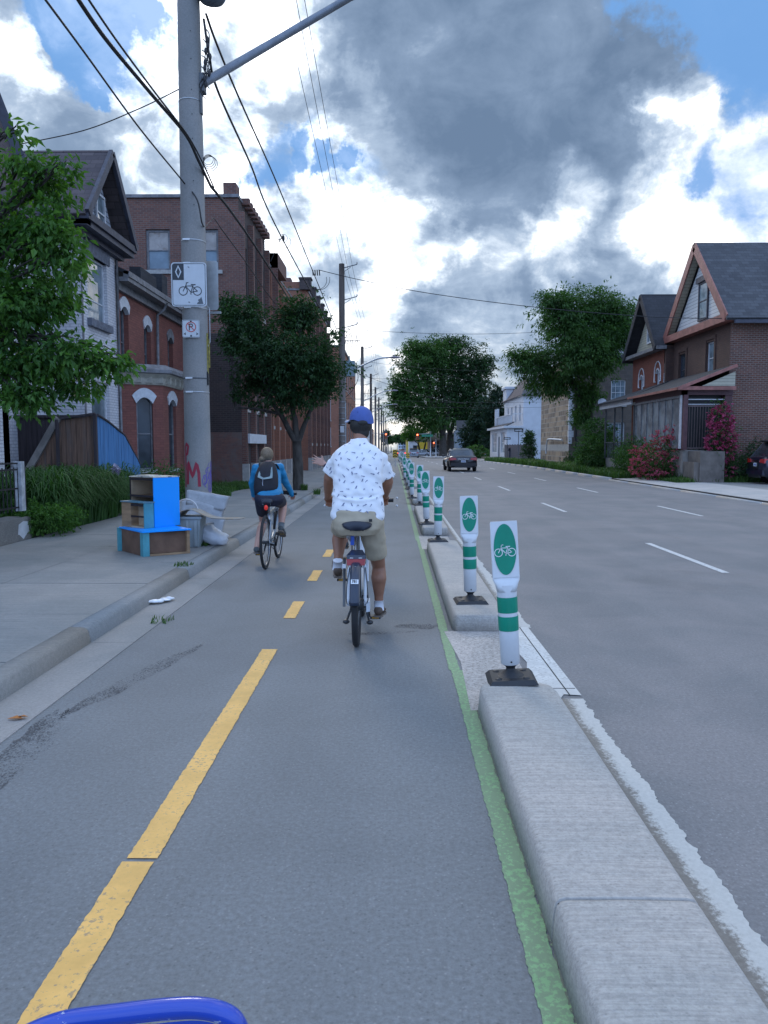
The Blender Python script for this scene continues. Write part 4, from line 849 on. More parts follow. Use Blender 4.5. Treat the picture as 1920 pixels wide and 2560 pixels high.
Bq, L3 = fseg((-6.95, 25.3), (-8.05, 26.6)); facade(Ch, [M_RED], Bq, 0, L3, .1, 3.75, name='bay_wall', flip=True)
def ringz(o, z): return [V(p) for p in ((-8.06, 22.62 - o, z), (-6.95 + o, 23.3 - o * .6, z), (-6.95 + o, 25.3 + o * .6, z), (-8.06, 26.6 + o, z))]
g = MB(); g.rings([ringz(.02, 3.42), ringz(.05, 3.44), ringz(.12, 3.62), ringz(.25, 3.74)], close=False, caps=False, sm=False); g.build('bay_cornice', M_TRIMC, Ch, world=True)
g = MB(); g.rings([ringz(.25, 3.74), ringz(.34, 3.76), ringz(.34, 3.86), ringz(.1, 4.02), ringz(-.4, 4.05)], close=False, caps=False, sm=False); g.build('bay_roof', M_TRIMG, Ch, world=True)
g = MB()
for p, q in (((-8.0, 22.6), (-6.9, 23.27)), ((-6.9, 23.27), (-6.9, 25.3))):
    for k_ in range(4):
        c_ = V((*p, 3.6)).lerp(V((*q, 3.6)), (k_ + .5) / 4); g.box(c_.x - .04, c_.x + .14, c_.y - .05, c_.y + .05, 3.48, 3.74)
g.build('bay_bracket', M_TRIMC, Ch, world=True)
g = MB(); slab(g, F, 22.5, 30.4, 6.34, 6.46, -.3, .42); slab(g, F, 22.5, 30.4, 6.46, 6.62, .28, .46); slab(g, F, 22.57, 30.4, 6.12, 6.34, 0, .12); g.build('eave_gutter', M_TRIMG, Ch, world=True)
roofpanel(Ch, [V((-7.6, 22.5, 6.6)), V((-7.6, 30.4, 6.6)), V((-11, 30.4, 8.2)), V((-11, 22.5, 8.2))], M_SHK)
g = MB(); g.box(-8.2, -7.85, 24.3, 25.9, 6.65, 7.15); g.box(-8.3, -7.75, 26.2, 26.8, 6.6, 7.35); g.build('parapet_box', M_SHK, Ch, world=True)
g = MB(); g.tube([(-7.62, 26.25, 6.4), (-7.7, 26.25, 6.2), (-7.95, 26.25, 6.0), (-7.97, 26.25, 4.1)], .05, 8); g.build('downpipe', M_TRIMG, Ch, world=True)
# ---------------- factory
Fc = thing('brick_factory', 'three storey brown brick factory with boarded windows behind the concrete pole', 'factory', (-12, 40, .1))
FB = [(.1, 2.15, 3), (2.15, 6.2, 2)]
ops = [(-9.62, -8.68, 8.42, 9.98), (-7.42, -6.80, 8.42, 9.98)]
facade(Fc, [M_FAC, M_FAC2, M_FACD, M_FACP], fy(30.5), -20, -6.0, .1, 11.15, ops[:2], bands=[(2.15, 6.0, 2), (.1, 2.15, 3)])
M_BOARD = mat('boarded window', (0.36, 0.33, 0.31), .7, var=.2, scale=2, dirt=((0.16, 0.10, 0.07), 3, .5, .7, .8)); M_BLUB = mat('blue grey board', (0.20, 0.27, 0.33), .6, var=.15, scale=2)
for a, b, c, d in ops[:2]:
    w = window(Fc, fy(30.5), a, b, c, d, frame=M_TRIMG, glass=M_BLUB, sill=M_SILL, fw=.09, sillx=.15, sillh=.14); g = MB(); F = fy(30.5); slab(g, F, a + .1, b - .1, (c + d) / 2, d - .1, -.13, -.11); g.build('board', M_BOARD, Fc, world=True)
X0 = -6.0; F = fx(X0, 1)
def fac_block(F, s0, s1, ztop, nb, mats, z0=.1, bands=None, pil=.28, wz=((1.3, 4.6), (5.6, 7.6), (8.4, 10.0)), wd=.55, glass=None, pm=None, sillm=None):
    bw = (s1 - s0) / nb; ops = []
    for i in range(nb):
        c_ = s0 + bw * (i + .5); w2 = bw * wd / 2
        for a, b in wz: ops.append((c_ - w2, c_ + w2, a, b))
    facade(Fc, mats, F, s0, s1, z0, ztop, ops, flip=True, bands=bands)
    for a, b, c, d in ops: window(Fc, F, a, b, c, d, frame=M_TRIMG, glass=glass or M_GLSW, sill=sillm or M_SILL, fw=.06, bars=((.5,), ()), sillh=.16)
    for i in range(nb + 1):
        c_ = s0 + bw * i; g = MB(); a = max(s0, c_ - pil / 2); b = min(s1, c_ + pil / 2)
        slab(g, F, a, b, .9, ztop - .5, .003, .22); slab(g, F, a - .02, b + .02, .1, .9, .003, .27, 1); g.build('pilaster', [pm or M_FAC, M_SILL], Fc, world=True)
fac_block(F, 30.5, 36.6, 11.15, 3, [M_FACD, M_FAC], wz=((3.15, 6.2), (7.4, 9.6)), pm=M_FAC)
F2 = fx(-5.95, 1); fac_block(F2, 36.8, 46.9, 10.2, 5, [M_FAC2, M_FAC], wz=((2.6, 5.6), (6.8, 9.0)), pm=M_FAC2)
facade(Fc, [M_FAC], fy(38.0), -9, -5.6, 6, 10.9); g = MB(); g.box(-9, -5.6, 38.0, 41.0, 10.2, 10.9); g.build('parapet_block', M_FAC, Fc, world=True)
facade(Fc, [M_FAC2], fy(46.9), -14, -5.2, .1, 11.4, [(-7.9, -6.7, 7.5, 9.5), (-10.5, -9.3, 7.5, 9.5)])
F3 = fx(-5.2, 1); fac_block(F3, 46.9, 61.0, 10.9, 5, [M_FAC2, M_FAC], wz=((1.8, 4.8), (6.0, 8.6)), pm=M_FAC)
for i in range(6):
    a = 46.9 + i * 2.82; g = MB(); slab(g, F3, a - .3, a + .35, 10.9, 11.5, -.4, .26); slab(g, F3, a - .34, a + .39, 11.5, 11.6, -.45, .32); g.build('parapet_pier', M_FACD, Fc, world=True)
g = MB(); g.box(-20, -5.97, 30.42, 36.6, 11.15, 11.27); g.box(-14, -5.92, 36.8, 46.9, 10.2, 10.3); g.box(-14, -5.15, 46.85, 61, 10.9, 11.0); g.build('coping', M_TRIMG, Fc, world=True)
g = MB(); g.box(-6.6, -6.1, 30.6, 31.3, 11.2, 11.75); g.box(-12.8, -6.2, 47.2, 48, 11.4, 11.7); g.build('chimney', M_FAC, Fc, world=True)
for i in range(9): MB().box(-6.3, -5.7, 31.2 + i * .6, 31.5 + i * .6, 11.1, 11.35).build('parapet_tooth', M_FAC, Fc, world=True)
g = MB(); g.box(-20, -6.3, 30.8, 61, .1, 10.0); g.build('core', M_ROOFF, Fc, world=True)
g = MB(); slab(g, fx(-6, 1), 30.6, 34.6, 1.72, 2.1, .02, .30); g.build('entrance_lintel', M_TRIMW, Fc, world=True)
E_ = thing('far_brick_building', 'plain orange brick block beyond the factory, cut by the wooden pole', 'building', (-9, 100, gz(90)))
ops = [(-8.6, -7.3, 8.4, 11.0), (-8.6, -7.3, 4.6, 7.2), (-8.6, -7.3, 1.6, 3.8)]
facade(E_, [M_FAC2], fy(90), -22, -6.0, -.3, 13.0, ops)
for a, b, c, d in ops: window(E_, fy(90), a, b, c, d, sill=M_SILL)
F = fx(-6.0, 1); ops = [(92 + i * 5, 94.2 + i * 5, z_, z_ + 2.4) for i in range(6) for z_ in (1.6, 5.0, 8.6)]
facade(E_, [M_FAC2], F, 90, 122, -.5, 13.0, ops, flip=True)
for a, b, c, d in ops: window(E_, F, a, b, c, d, sill=M_SILL)
g = MB(); g.box(-22, -5.85, 89.85, 122, 13.0, 13.25); g.build('coping', M_TRIMG, E_, world=True); MB().box(-22, -6.3, 90.4, 121.8, 0, 12.9).build('core', M_ROOFF, E_, world=True)
# low boxes farther along on the near side
for i, (y, h, w) in enumerate(((140, 7, 12), (160, 9, 14), (190, 6, 20), (230, 8, 24))):
    o = thing('far_shop', 'distant low building down the near side, ' + ('first', 'second', 'third', 'fourth')[i] + ' past the orange brick block', 'building', (-11, y, gz(y)))
    facade(o, [M_FAC2 if i % 2 else M_STUC], fx(-6.5, 1), y, y + w, -.5 + gz(y), h + gz(y), [(y + 1 + k_ * 3, y + 2.6 + k_ * 3, 3.8, 5.4) for k_ in range(w // 4)], flip=True); facade(o, [M_STUC], fy(y), -18, -6.5, -.5 + gz(y), h + gz(y)); MB().box(-18, -6.7, y + .3, y + w, 0, h + gz(y) - .1).build('roof', M_ROOFF, o, world=True)
# ---------------- R1 and R2: gabled pair with a shared porch
R1 = thing('tall_gabled_house', 'tall brown brick house with a salmon trimmed gable and enclosed porch, at the right edge', 'house', (18, 36.5, .2))
Xf = 14.3; F = fx(Xf, -1)
ops = [(34.95, 35.85, 4.85, 6.3), (38.3, 39.2, 4.6, 6.15), (34.2, 35.3, 1.6, 3.9)]
facade(R1, [M_BRN2], F, 33.35, 40.2, .1, 7.0, ops)
window(R1, F, *ops[0], frame=M_TRIMW, glass=M_GLSB, fw=.06); window(R1, F, *ops[1], frame=M_TRIMK, glass=M_GLS); window(R1, F, *ops[2], frame=M_TRIMK, glass=M_GLS, name='door', sash=False)
for a, b, c, d in ops[:2]: g = MB(); slab(g, F, a - .16, a, c, d + .1, 0, .04); slab(g, F, b, b + .16, c, d + .1, 0, .04); slab(g, F, a - .16, b + .16, d + .1, d + .24, 0, .05); g.build('window_surround', M_BRN2, R1, world=True)
facade(R1, [M_BRN], fy(33.35), 14.3, 24, .1, 7.0, [(17.6, 18.6, 3.9, 5.6)]); window(R1, fy(33.35), 17.6, 18.6, 3.9, 5.6, sill=M_SILL)
MB().box(14.6, 24, 39.9, 40.2, .1, 7.0).build('rear_wall', M_BRN, R1, world=True)
apx = 36.75
g = MB(); g.poly([F(33.7, 7.12), F(apx, 10.2), F(39.9, 7.12)]); g.build('gable_wall', M_SIDEW, R1, world=True)
window(R1, lambda s, z, d=0: F(s, z, d + .17), 35.75, 36.85, 7.4, 9.15, frame=M_TRIMK, glass=M_GLSB, fw=.09, name='gable_window')
g = MB(); slab(g, F, 35.6, 37.0, 9.15, 9.4, .0, .16); g.build('window_hood', M_TRIMK, R1, world=True)
Xo = 13.93
g = MB(); g.bar((Xo, 33.0, 6.95), (Xo, apx, 10.82), .05, .42, up=(0, 0, 1)); g.bar((Xo, 40.5, 6.95), (Xo, apx, 10.82), .05, .42); g.hexa([(Xo - .04, 33.05, 6.85), (Xf, 33.05, 6.85), (Xf, 40.4, 6.85), (Xo - .04, 40.4, 6.85), (Xo - .04, 33.05, 7.18), (Xf, 33.05, 7.18), (Xf, 40.4, 7.18), (Xo - .04, 40.4, 7.18)]); g.build('barge_board', M_TRIMP, R1, world=True)
g = MB(); g.prism([(Xo + .06, 33.2, 7.05), (Xo + .06, apx, 10.6), (Xf, apx, 10.6), (Xf, 33.2, 7.05)], (0, 0, -.04)); g.prism([(Xo + .06, 40.3, 7.05), (Xo + .06, apx, 10.6), (Xf, apx, 10.6), (Xf, 40.3, 7.05)], (0, 0, -.04)); g.build('soffit', M_SIDEC, R1, world=True)
roofpanel(R1, [V((Xo - .02, 32.8, 6.95)), V((Xo - .02, apx, 11.0)), V((26, apx, 11.0)), V((26, 32.8, 6.95))], M_SHG, .12); roofpanel(R1, [V((Xo - .02, 40.7, 6.95)), V((Xo - .02, apx, 11.0)), V((26, apx, 11.0)), V((26, 40.7, 6.95))], M_SHG, .12)
g = MB(); g.box(14.2, 26, 32.72, 32.84, 6.72, 6.86); g.build('side_gutter', M_TRIMK, R1, world=True)
g = MB(); g.box(17.3, 26, 33.2, 33.34, .2, 5.0) if 0 else g.prism([(16.9, 33.33, .3), (19, 33.33, .3), (19, 33.33, 6.0), (18.2, 33.33, 5.4), (17.6, 33.33, 3.2), (17.0, 33.33, 2.6)], (0, -.02, 0)); g.build('repaired_brick', brick('orange repair brick', (.34, .10, .04), (.28, .085, .04), (.2, .12, .09)), R1, world=True)
# porch of R1
Xp = 12.2; Fp = fx(Xp, -1)
def proof(s): return 4.05
g = MB(); g.box(Xp + .1, Xf, 33.0, 39.3, .1, 1.45); g.build('porch_base', mat('porch concrete', (.27, .25, .23), .85, var=.15, scale=2), R1, world=True)
g = MB()
for i in range(8):
    s_ = 33.35 + i * .845; slab(g, Fp, s_ - .022, s_ + .022, 1.6, 3.72, -.06, .0)
slab(g, Fp, 33.25, 39.3, 1.50, 1.64, -.08, .03); slab(g, Fp, 33.25, 39.3, 3.66, 3.76, -.08, .03); g.build('porch_glazing_bars', M_TRIMG, R1, world=True)
g = MB(); g.poly([Fp(33.3, 1.6, -.04), Fp(39.3, 1.6, -.04), Fp(39.3, 3.7, -.04), Fp(33.3, 3.7, -.04)]); g.build('porch_glass', glassmat('porch glass', (.11, .13, .14), .22, .6), R1, world=True)
g = MB(); slab(g, Fp, 33.0, 33.12, 1.5, 3.76, -.08, .02, 0); slab(g, Fp, 33.16, 33.2, 1.5, 3.76, -.08, .02, 0); g.build('porch_post', M_TRIMW, R1, world=True)
g = MB(); slab(g, Fp, 32.9, 39.3, 3.76, 4.02, -.2, .0); g.box(Xp - .0, Xf, 32.9, 33.1, 3.76, 4.05); g.box(Xf - .3, Xf, 32.95, 33.3, 1.45, 3.8); slab(g, Fp, 32.8, 33.0, 1.45, 3.76, -.2, -.02); g.build('porch_beam', mat('maroon paint', (.085, .035, .04), .6, var=.2), R1, world=True)
g = MB(); g.box(Xp + .3, Xf - .1, 33.32, 33.4, 1.5, 3.8); g.build('porch_back_screen', M_BLK, R1, world=True)
g = MB(); [g.box(12.55 + i * .115, 12.565 + i * .115, 33.05, 33.065, 1.5, 3.3) for i in range(14)]; g.box(12.5, 14.2, 33.04, 33.08, 3.28, 3.33); g.box(12.5, 14.2, 33.04, 33.08, 1.5, 1.55); g.build('porch_screen_door', mat('rusty bars', (.16, .12, .12), .6), R1, world=True)
g = MB(); g.box(12.3, 14.25, 33.0, 33.03, 3.56, 3.60); g.box(12.3, 14.25, 33.0, 33.03, 3.36, 3.39); g.build('porch_rail', M_TRIMW, R1, world=True)
roofpanel(R1, [V((Xp - .35, 32.6, 4.05)), V((Xp - .35, 39.5, 4.05)), V((Xf, 40.2, 5.0)), V((Xf, 32.6, 5.0))], M_SHK, .08, 'porch_roof')
g = MB(); slab(g, fx(Xp - .35, -1), 32.6, 39.5, 3.96, 4.06, -.05, .02); g.bar((Xp - .35, 32.58, 4.0), (Xf, 32.58, 4.96), .06, .13); g.box(Xp - .3, Xf, 32.6, 32.66, 3.95, 4.10); g.build('porch_fascia', M_TRIMP, R1, world=True)
g = MB(); g.prism([(12.9, 32.68, 4.12), (14.28, 32.68, 4.12), (14.28, 32.68, 4.72)], (0, .03, 0)); g.build('porch_pediment', M_SIDEC, R1, world=True)
g = MB(); g.box(12.5, 13.5, 31.6, 32.9, .05, 1.4); g.box(12.3, 12.5, 31.7, 32.9, .05, .95); g.build('stoop', mat('stoop block', (.15, .13, .115), .9, var=.2, scale=3, bump=.4), R1, world=True)
# R2
R2 = thing('small_gabled_house', 'smaller red brick house with black gable roof and white outlined arches over its windows', 'house', (18, 42.5, .2))
Xf2 = 13.9; F = fx(Xf2, -1)
ops = [(40.85, 41.4, 4.15, 5.6), (43.5, 44.05, 4.15, 5.5)]
M_R2 = brick('orange red brick', (0.21, 0.062, 0.038), (0.17, 0.052, 0.034), (0.12, 0.05, 0.04))
facade(R2, [M_R2], F, 40.22, 45.4, .1, 6.75, ops + [(43.4, 44.5, 1.3, 3.2)])
for a, b, c, d in ops:
    window(R2, F, a, b, c, d, glass=M_GLSW); g = MB(); cx = (a + b) / 2
    pts = [F(cx + .48 * math.cos(t_), d - .18 + .62 * math.sin(t_), .02) for t_ in [math.pi * i / 16 for i in range(17)]]; g.tube([F(cx + .48, d - .6, .02)] + pts + [F(cx - .48, d - .6, .02)], .03, 5)
    g.tube([F(cx + .3, d - .6, .02), F(cx + .48, d - .6, .02)], .03, 5); g.tube([F(cx - .3, d - .6, .02), F(cx - .48, d - .6, .02)], .03, 5); g.build('arch_outline', M_TRIMW, R2, world=True)
    arch_trim(R2, F, a, b, d + .03, .06, .2, .05, M_TRIMW)
window(R2, F, 43.4, 44.5, 1.3, 3.2, glass=M_GLS)
MB().box(13.92, 22, 40.02, 40.2, 4, 6.75).build('side_wall', M_BRN2, R2, world=True)
g = MB(); slab(g, F, 40.3, 45.3, 3.98, 4.12, 0, .1); g.build('white_band', M_TRIMW, R2, world=True)
Xo = 13.35; ap2 = 42.65
g = MB(); g.poly([F(40.6, 6.8), F(ap2, 9.2), F(44.9, 6.8)]); g.build('gable_wall', M_SIDEC, R2, world=True)
window(R2, lambda s, z, d=0: F(s, z, d + .17), 42.0, 42.85, 7.15, 8.3, glass=M_GLSB, fw=.1, bars=((.5,), ()), name='gable_window')
g = MB(); g.bar((Xo, 40.1, 6.6), (Xo, ap2, 9.65), .05, .36); g.bar((Xo, 45.5, 6.6), (Xo, ap2, 9.65), .05, .36); g.build('barge_board', M_SHK, R2, world=True)
g = MB(); slab(g, F, 39.9, 45.5, 6.55, 6.72, 0, .5); g.build('eave', M_TRIMG, R2, world=True)
roofpanel(R2, [V((Xo, 40.0, 6.6)), V((Xo, ap2, 9.8)), V((24, ap2, 9.8)), V((24, 40.0, 6.6))], M_SHK, .12); roofpanel(R2, [V((Xo, 45.8, 6.5)), V((Xo, ap2, 9.8)), V((24, ap2, 9.8)), V((24, 45.8, 6.5))], M_SHK, .12)
g = MB(); g.box(Xp + .1, Xf2, 39.35, 44.9, .1, .95); g.build('porch_base', MATS['porch concrete'], R2, world=True)
for s_ in (39.5, 41.6, 43.0, 44.8): MB().box(Xp, Xp + .08, s_, s_ + .08, .9, 3.7).build('porch_post', M_DKM, R2, world=True)
g = MB(); [g.box(Xp, Xp + .03, 40 + i * .2, 40.03 + i * .2, .95, 1.8) for i in range(22)]; g.box(Xp, Xp + .05, 39.5, 44.8, 1.8, 1.85); g.build('porch_railing', M_DKM, R2, world=True)
g = MB(); slab(g, fx(Xp - .2, -1), 39.4, 45.3, 3.72, 4.0, -.1, .0); g.build('porch_fascia', M_TRIMW, R2, world=True)
roofpanel(R2, [V((Xp - .4, 39.5, 4.02)), V((Xp - .4, 45.5, 4.02)), V((Xf2, 45.5, 4.7)), V((Xf2, 39.5, 4.9))], M_SHK, .08, 'porch_roof')
dh = thing('satellite_dish', 'white satellite dish on a bracket in front of the stone building window', 'satellite dish', (Xp - .1, 45.2, 4.1)); dh.scale = (.6, .6, .6); MB().lathe([(0, .0), (.2, .03), (.42, .13), (.44, .15)], n=20, M=Matrix.Rotation(R(70), 3, 'X')).build('reflector', M_TRIMW, dh); MB().tube([(0, 0, -.1), (.05, .2, .0), (0, .2, -.35)], .025, 6).build('bracket', M_TRIMW, dh)
# ---------------- stone building
ST = thing('stone_building', 'two storey grey brown stone building with white quoins, behind the leaning tree', 'building', (18, 64, .1))
Xs = 13.3; F = fx(Xs, -1); facade(ST, [M_STONE, M_SILL], F, 58.8, 70, -.3, 8.3, bands=[(1.25, 1.75, 1)])
Fy = fy(58.8); ops = [(16.4, 17.5, 4.7, 6.6), (19.6, 20.9, 4.5, 7.1), (16.2, 17.5, 1.2, 3.4), (19.6, 20.9, 1.2, 3.4)]
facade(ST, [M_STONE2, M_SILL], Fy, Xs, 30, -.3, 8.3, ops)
for a, b, c, d in ops: window(ST, Fy, a, b, c, d, glass=M_GLSB, bars=((.33, .66), (.25, .75)), fw=.08, sill=M_TRIMW)
g = MB()
for i in range(13): ww = .35 if i % 2 else .22; slab(g, Fy, Xs - .02, Xs + ww, 1.8 + i * .5, 2.28 + i * .5, 0, .03); slab(g, F, 58.8, 58.8 + ww, 1.8 + i * .5, 2.28 + i * .5, 0, .03)
g.build('quoins', M_TRIMW, ST, world=True); g = MB(); slab(g, Fy, Xs - .1, 30, 8.2, 8.45, -.2, .35); g.build('eave', M_TRIMK, ST, world=True)
g = MB(); g.tube([(Xs + .5, 58.6, 8.2), (Xs + .5, 58.6, 1.5), (Xs + .7, 58.6, .4)], .09, 8); g.build('downpipe', M_BLK, ST, world=True)
g = MB(); g.tube(catmull([V((Xs - .3, 66, 1.0)), V((Xs - .3, 65.6, 2.0)), V((Xs - .3, 64.6, 2.2)), V((Xs - .25, 60, 2.1))], 5), .07, 8); g.build('white_pipe', M_TRIMW, ST, world=True)
roofpanel(ST, [V((Xs - .3, 58.4, 8.4)), V((30, 58.4, 8.4)), V((27, 62.5, 11.4)), V((16.5, 62.5, 11.4))], M_SLATE); roofpanel(ST, [V((Xs - .3, 58.4, 8.4)), V((Xs - .3, 70, 8.4)), V((16.5, 67, 11.4)), V((16.5, 62.5, 11.4))], M_SLATE)
# ---------------- white corner shop
WS = thing('white_corner_shop', 'white painted two storey corner shop with a balcony over the shopfront', 'shop', (16, 98, gz(95)))
zb = gz(91) - .2
Fy = fy(91); facade(WS, [M_STUC], Fy, 13.3, 20, zb, 3.75); facade(WS, [M_STUC], fy(91.02), 15.2, 22, 3.6, 7.6, [(17.3, 19.2, 4.9, 7.0)]); window(WS, fy(91.02), 17.3, 19.2, 4.9, 7.0, glass=M_GLS, frame=M_TRIMW)
F = fx(13.3, -1); facade(WS, [M_STUC], F, 91, 106.5, zb, 3.75, [(92.5, 96, .8, 3.3), (97, 98.5, .1, 2.8), (99.5, 104.5, .8, 3.3)]); window(WS, F, 92.5, 96, .8, 3.3, glass=M_GLSW); window(WS, F, 97, 98.5, .1, 2.8, name='door', frame=M_DKM); window(WS, F, 99.5, 104.5, .8, 3.3, glass=M_GLSW, bars=((.3, .6), ()))
F = fx(15.2, -1); ops = [(93 + i * 3.2, 94 + i * 3.2, 4.6, 6.6) for i in range(4)]; facade(WS, [M_STUC], F, 91, 106.5, 3.6, 7.6, ops)
for o_ in ops: window(WS, F, *o_, glass=M_GLS)
g = MB(); g.box(12.9, 15.2, 90.6, 107, 3.75, 4.0); g.build('shop_cornice', M_TRIMW, WS, world=True)
roofpanel(WS, [V((13.1, 90.7, 4.0)), V((13.1, 106.8, 4.0)), V((14.2, 106.0, 4.5)), V((14.2, 91.3, 4.5))], M_SHK)
g = MB(); [g.box(13.9, 13.96, 91.5 + i * .5, 91.56 + i * .5, 4.4, 5.4) for i in range(28)]; g.box(13.88, 13.98, 91.4, 105.6, 5.35, 5.45); g.box(13.9, 15.2, 91.4, 91.5, 5.35, 5.45); g.box(13.85, 14.15, 104, 104.3, 4.4, 6.6); g.box(13.85, 14.15, 106, 106.3, 4.4, 6.6); g.build('balcony_railing', M_TRIMW, WS, world=True)
roofpanel(WS, [V((14.9, 90.6, 7.6)), V((22, 90.6, 7.6)), V((20, 95, 10)), V((16.6, 95, 10))], M_SHG); roofpanel(WS, [V((14.9, 90.6, 7.6)), V((14.9, 107, 7.6)), V((16.6, 103, 10)), V((16.6, 95, 10))], M_SHB)
g = MB(); g.box(15.0, 16.5, 103.5, 106.5, 7.6, 9.2); g.box(14.8, 16.6, 103.3, 106.7, 9.2, 9.5); g.build('dormer', M_STUC, WS, world=True)
# dark fence beside the shop, houses deeper behind the trees
df = thing('board_fence', 'dark board fence between the white shop and the stone building', 'fence', (14, 80, gz(80))); g = MB()
for i in range(30): g.box(12.95 + i * .001, 13.0, 72 + i * .62, 72.55 + i * .62, 0, 1.75 + .04 * (i % 3))
g.build('boards', M_TRIMK, df, world=True)
for i, (x, y, w, d, h, lb) in enumerate(((17, 150, 9, 10, 5.6, 'dim blue grey house glimpsed between the trunks of the great trees'), (13.5, 182, 10, 12, 4.0, 'low dark house behind the crossing, right of the great trees'), (9, 200, 10, 10, 4.2, 'white low shop past the crossing behind the small street tree'), (9, 240, 10, 14, 5, 'pale shop with yellow front farther past the crossing'))):
    o = thing('background_house', lb, 'building', (x, y, gz(y))); mm = [mat('blue grey render', (.22, .27, .32), .8), M_BRN2, M_STUC, mat('yellow front', (.50, .38, .07), .7)][i]
    zb = gz(y) - .3; ops = [(x - w / 2 + 1 + k_ * 2.8, x - w / 2 + 2.4 + k_ * 2.8, zb + 1.4, zb + 3.0) for k_ in range(3)] + [(x - w / 2 + 1 + k_ * 2.8, x - w / 2 + 2.4 + k_ * 2.8, zb + 4.0, zb + 5.2) for k_ in range(3)]
    facade(o, [mm], fy(y), x - w / 2, x + w / 2, zb, zb + h, ops if h > 5.6 else ops[:3])
    for q in (ops if h > 5.6 else ops[:3]): window(o, fy(y), *q)
    facade(o, [mm], fx(x - w / 2, -1), y, y + d, zb, zb + h); roofpanel(o, [V((x - w / 2 - .3, y - .4, zb + h)), V((x + w / 2 + .3, y - .4, zb + h)), V((x + w / 2, y + d / 2, zb + h + 2)), V((x - w / 2, y + d / 2, zb + h + 2))], M_SHK)
for i, (x, y, w, h, c) in enumerate(((10, 900, 9, 19, (.45, .52, .6)), (15, 860, 8, 14, (.2, .24, .3)), (26, 700, 14, 12, (.3, .27, .25)))):
    o = thing('far_tower', ('pale blue apartment tower on the horizon', 'darker block in front of the pale tower on the horizon', 'brownish low block on the horizon, right of the towers')[i], 'tower', (x, y, gz(y)))
    m_ = mat('tower' + str(i), c, .6); ops = [(x - w / 2 + .6 + k_ * 2, x - w / 2 + 1.9 + k_ * 2, gz(y) + 2 + j * 3, gz(y) + 3.8 + j * 3) for k_ in range(int(w // 2)) for j in range(int(h // 3.2))]
    facade(o, [m_], fy(y), x - w / 2, x + w / 2, gz(y) - 1, gz(y) + h, ops); facade(o, [m_], fx(x - w / 2, -1), y, y + 12, gz(y) - 1, gz(y) + h); g = MB(); [g.poly([V((a, y + .15, c_)), V((b, y + .15, c_)), V((b, y + .15, d_)), V((a, y + .15, d_))]) for a, b, c_, d_ in ops]; g.build('window', M_GLS, o, world=True)
# ------------------------------------------------------------------ trees and plants
L_MID = leafmat('leaf mid green', (0.020, 0.062, 0.018), (0.080, 0.165, 0.040))
L_DK = leafmat('leaf dark green', (0.014, 0.042, 0.018), (0.045, 0.100, 0.034), .3)
L_NEAR = leafmat('leaf near green', (0.022, 0.078, 0.020), (0.12, 0.25, 0.05), .4)
L_CON = leafmat('conifer green', (0.010, 0.028, 0.018), (0.028, 0.060, 0.032), .2)
L_GRS = leafmat('grass blade', (0.03, 0.075, 0.018), (0.09, 0.17, 0.04), .3)
L_LILY = leafmat('lily blade', (0.018, 0.06, 0.015), (0.07, 0.16, 0.04), .3)
L_PINK = leafmat('pink petal', (0.30, 0.03, 0.10), (0.55, 0.12, 0.26), .25)
L_PINKL = leafmat('dusty pink petal', (0.26, 0.035, 0.08), (0.52, 0.12, 0.20), .25)
L_WFL = leafmat('white petal', (0.35, 0.38, 0.36), (0.5, 0.52, 0.5), .2)
M_BARK = mat('bark', (0.055, 0.048, 0.042), .95, var=.4, scale=8, bump=.8, bscale=18, stretch=(1, 1, .3))
def leaf(vs, fs, p, d, nrm, L, w, fold=.25):
    """a folded pointed leaf: base p, direction d"""
    s_ = d.cross(nrm); s_ = s_.normalized() if s_.length > 1e-4 else V((1, 0, 0)); n_ = s_.cross(d)
    b = len(vs); mid = p + d * (L * .45)
    vs += [p, mid + s_ * (w / 2) + n_ * (w * fold), p + d * L - n_ * (L * .12), mid - s_ * (w / 2) + n_ * (w * fold)]
    fs += [(b, b + 1, b + 2), (b, b + 2, b + 3)]
def rv(r):
    while True:
        v = V((r.uniform(-1, 1), r.uniform(-1, 1), r.uniform(-1, 1)))
        if .05 < v.length < 1: return v
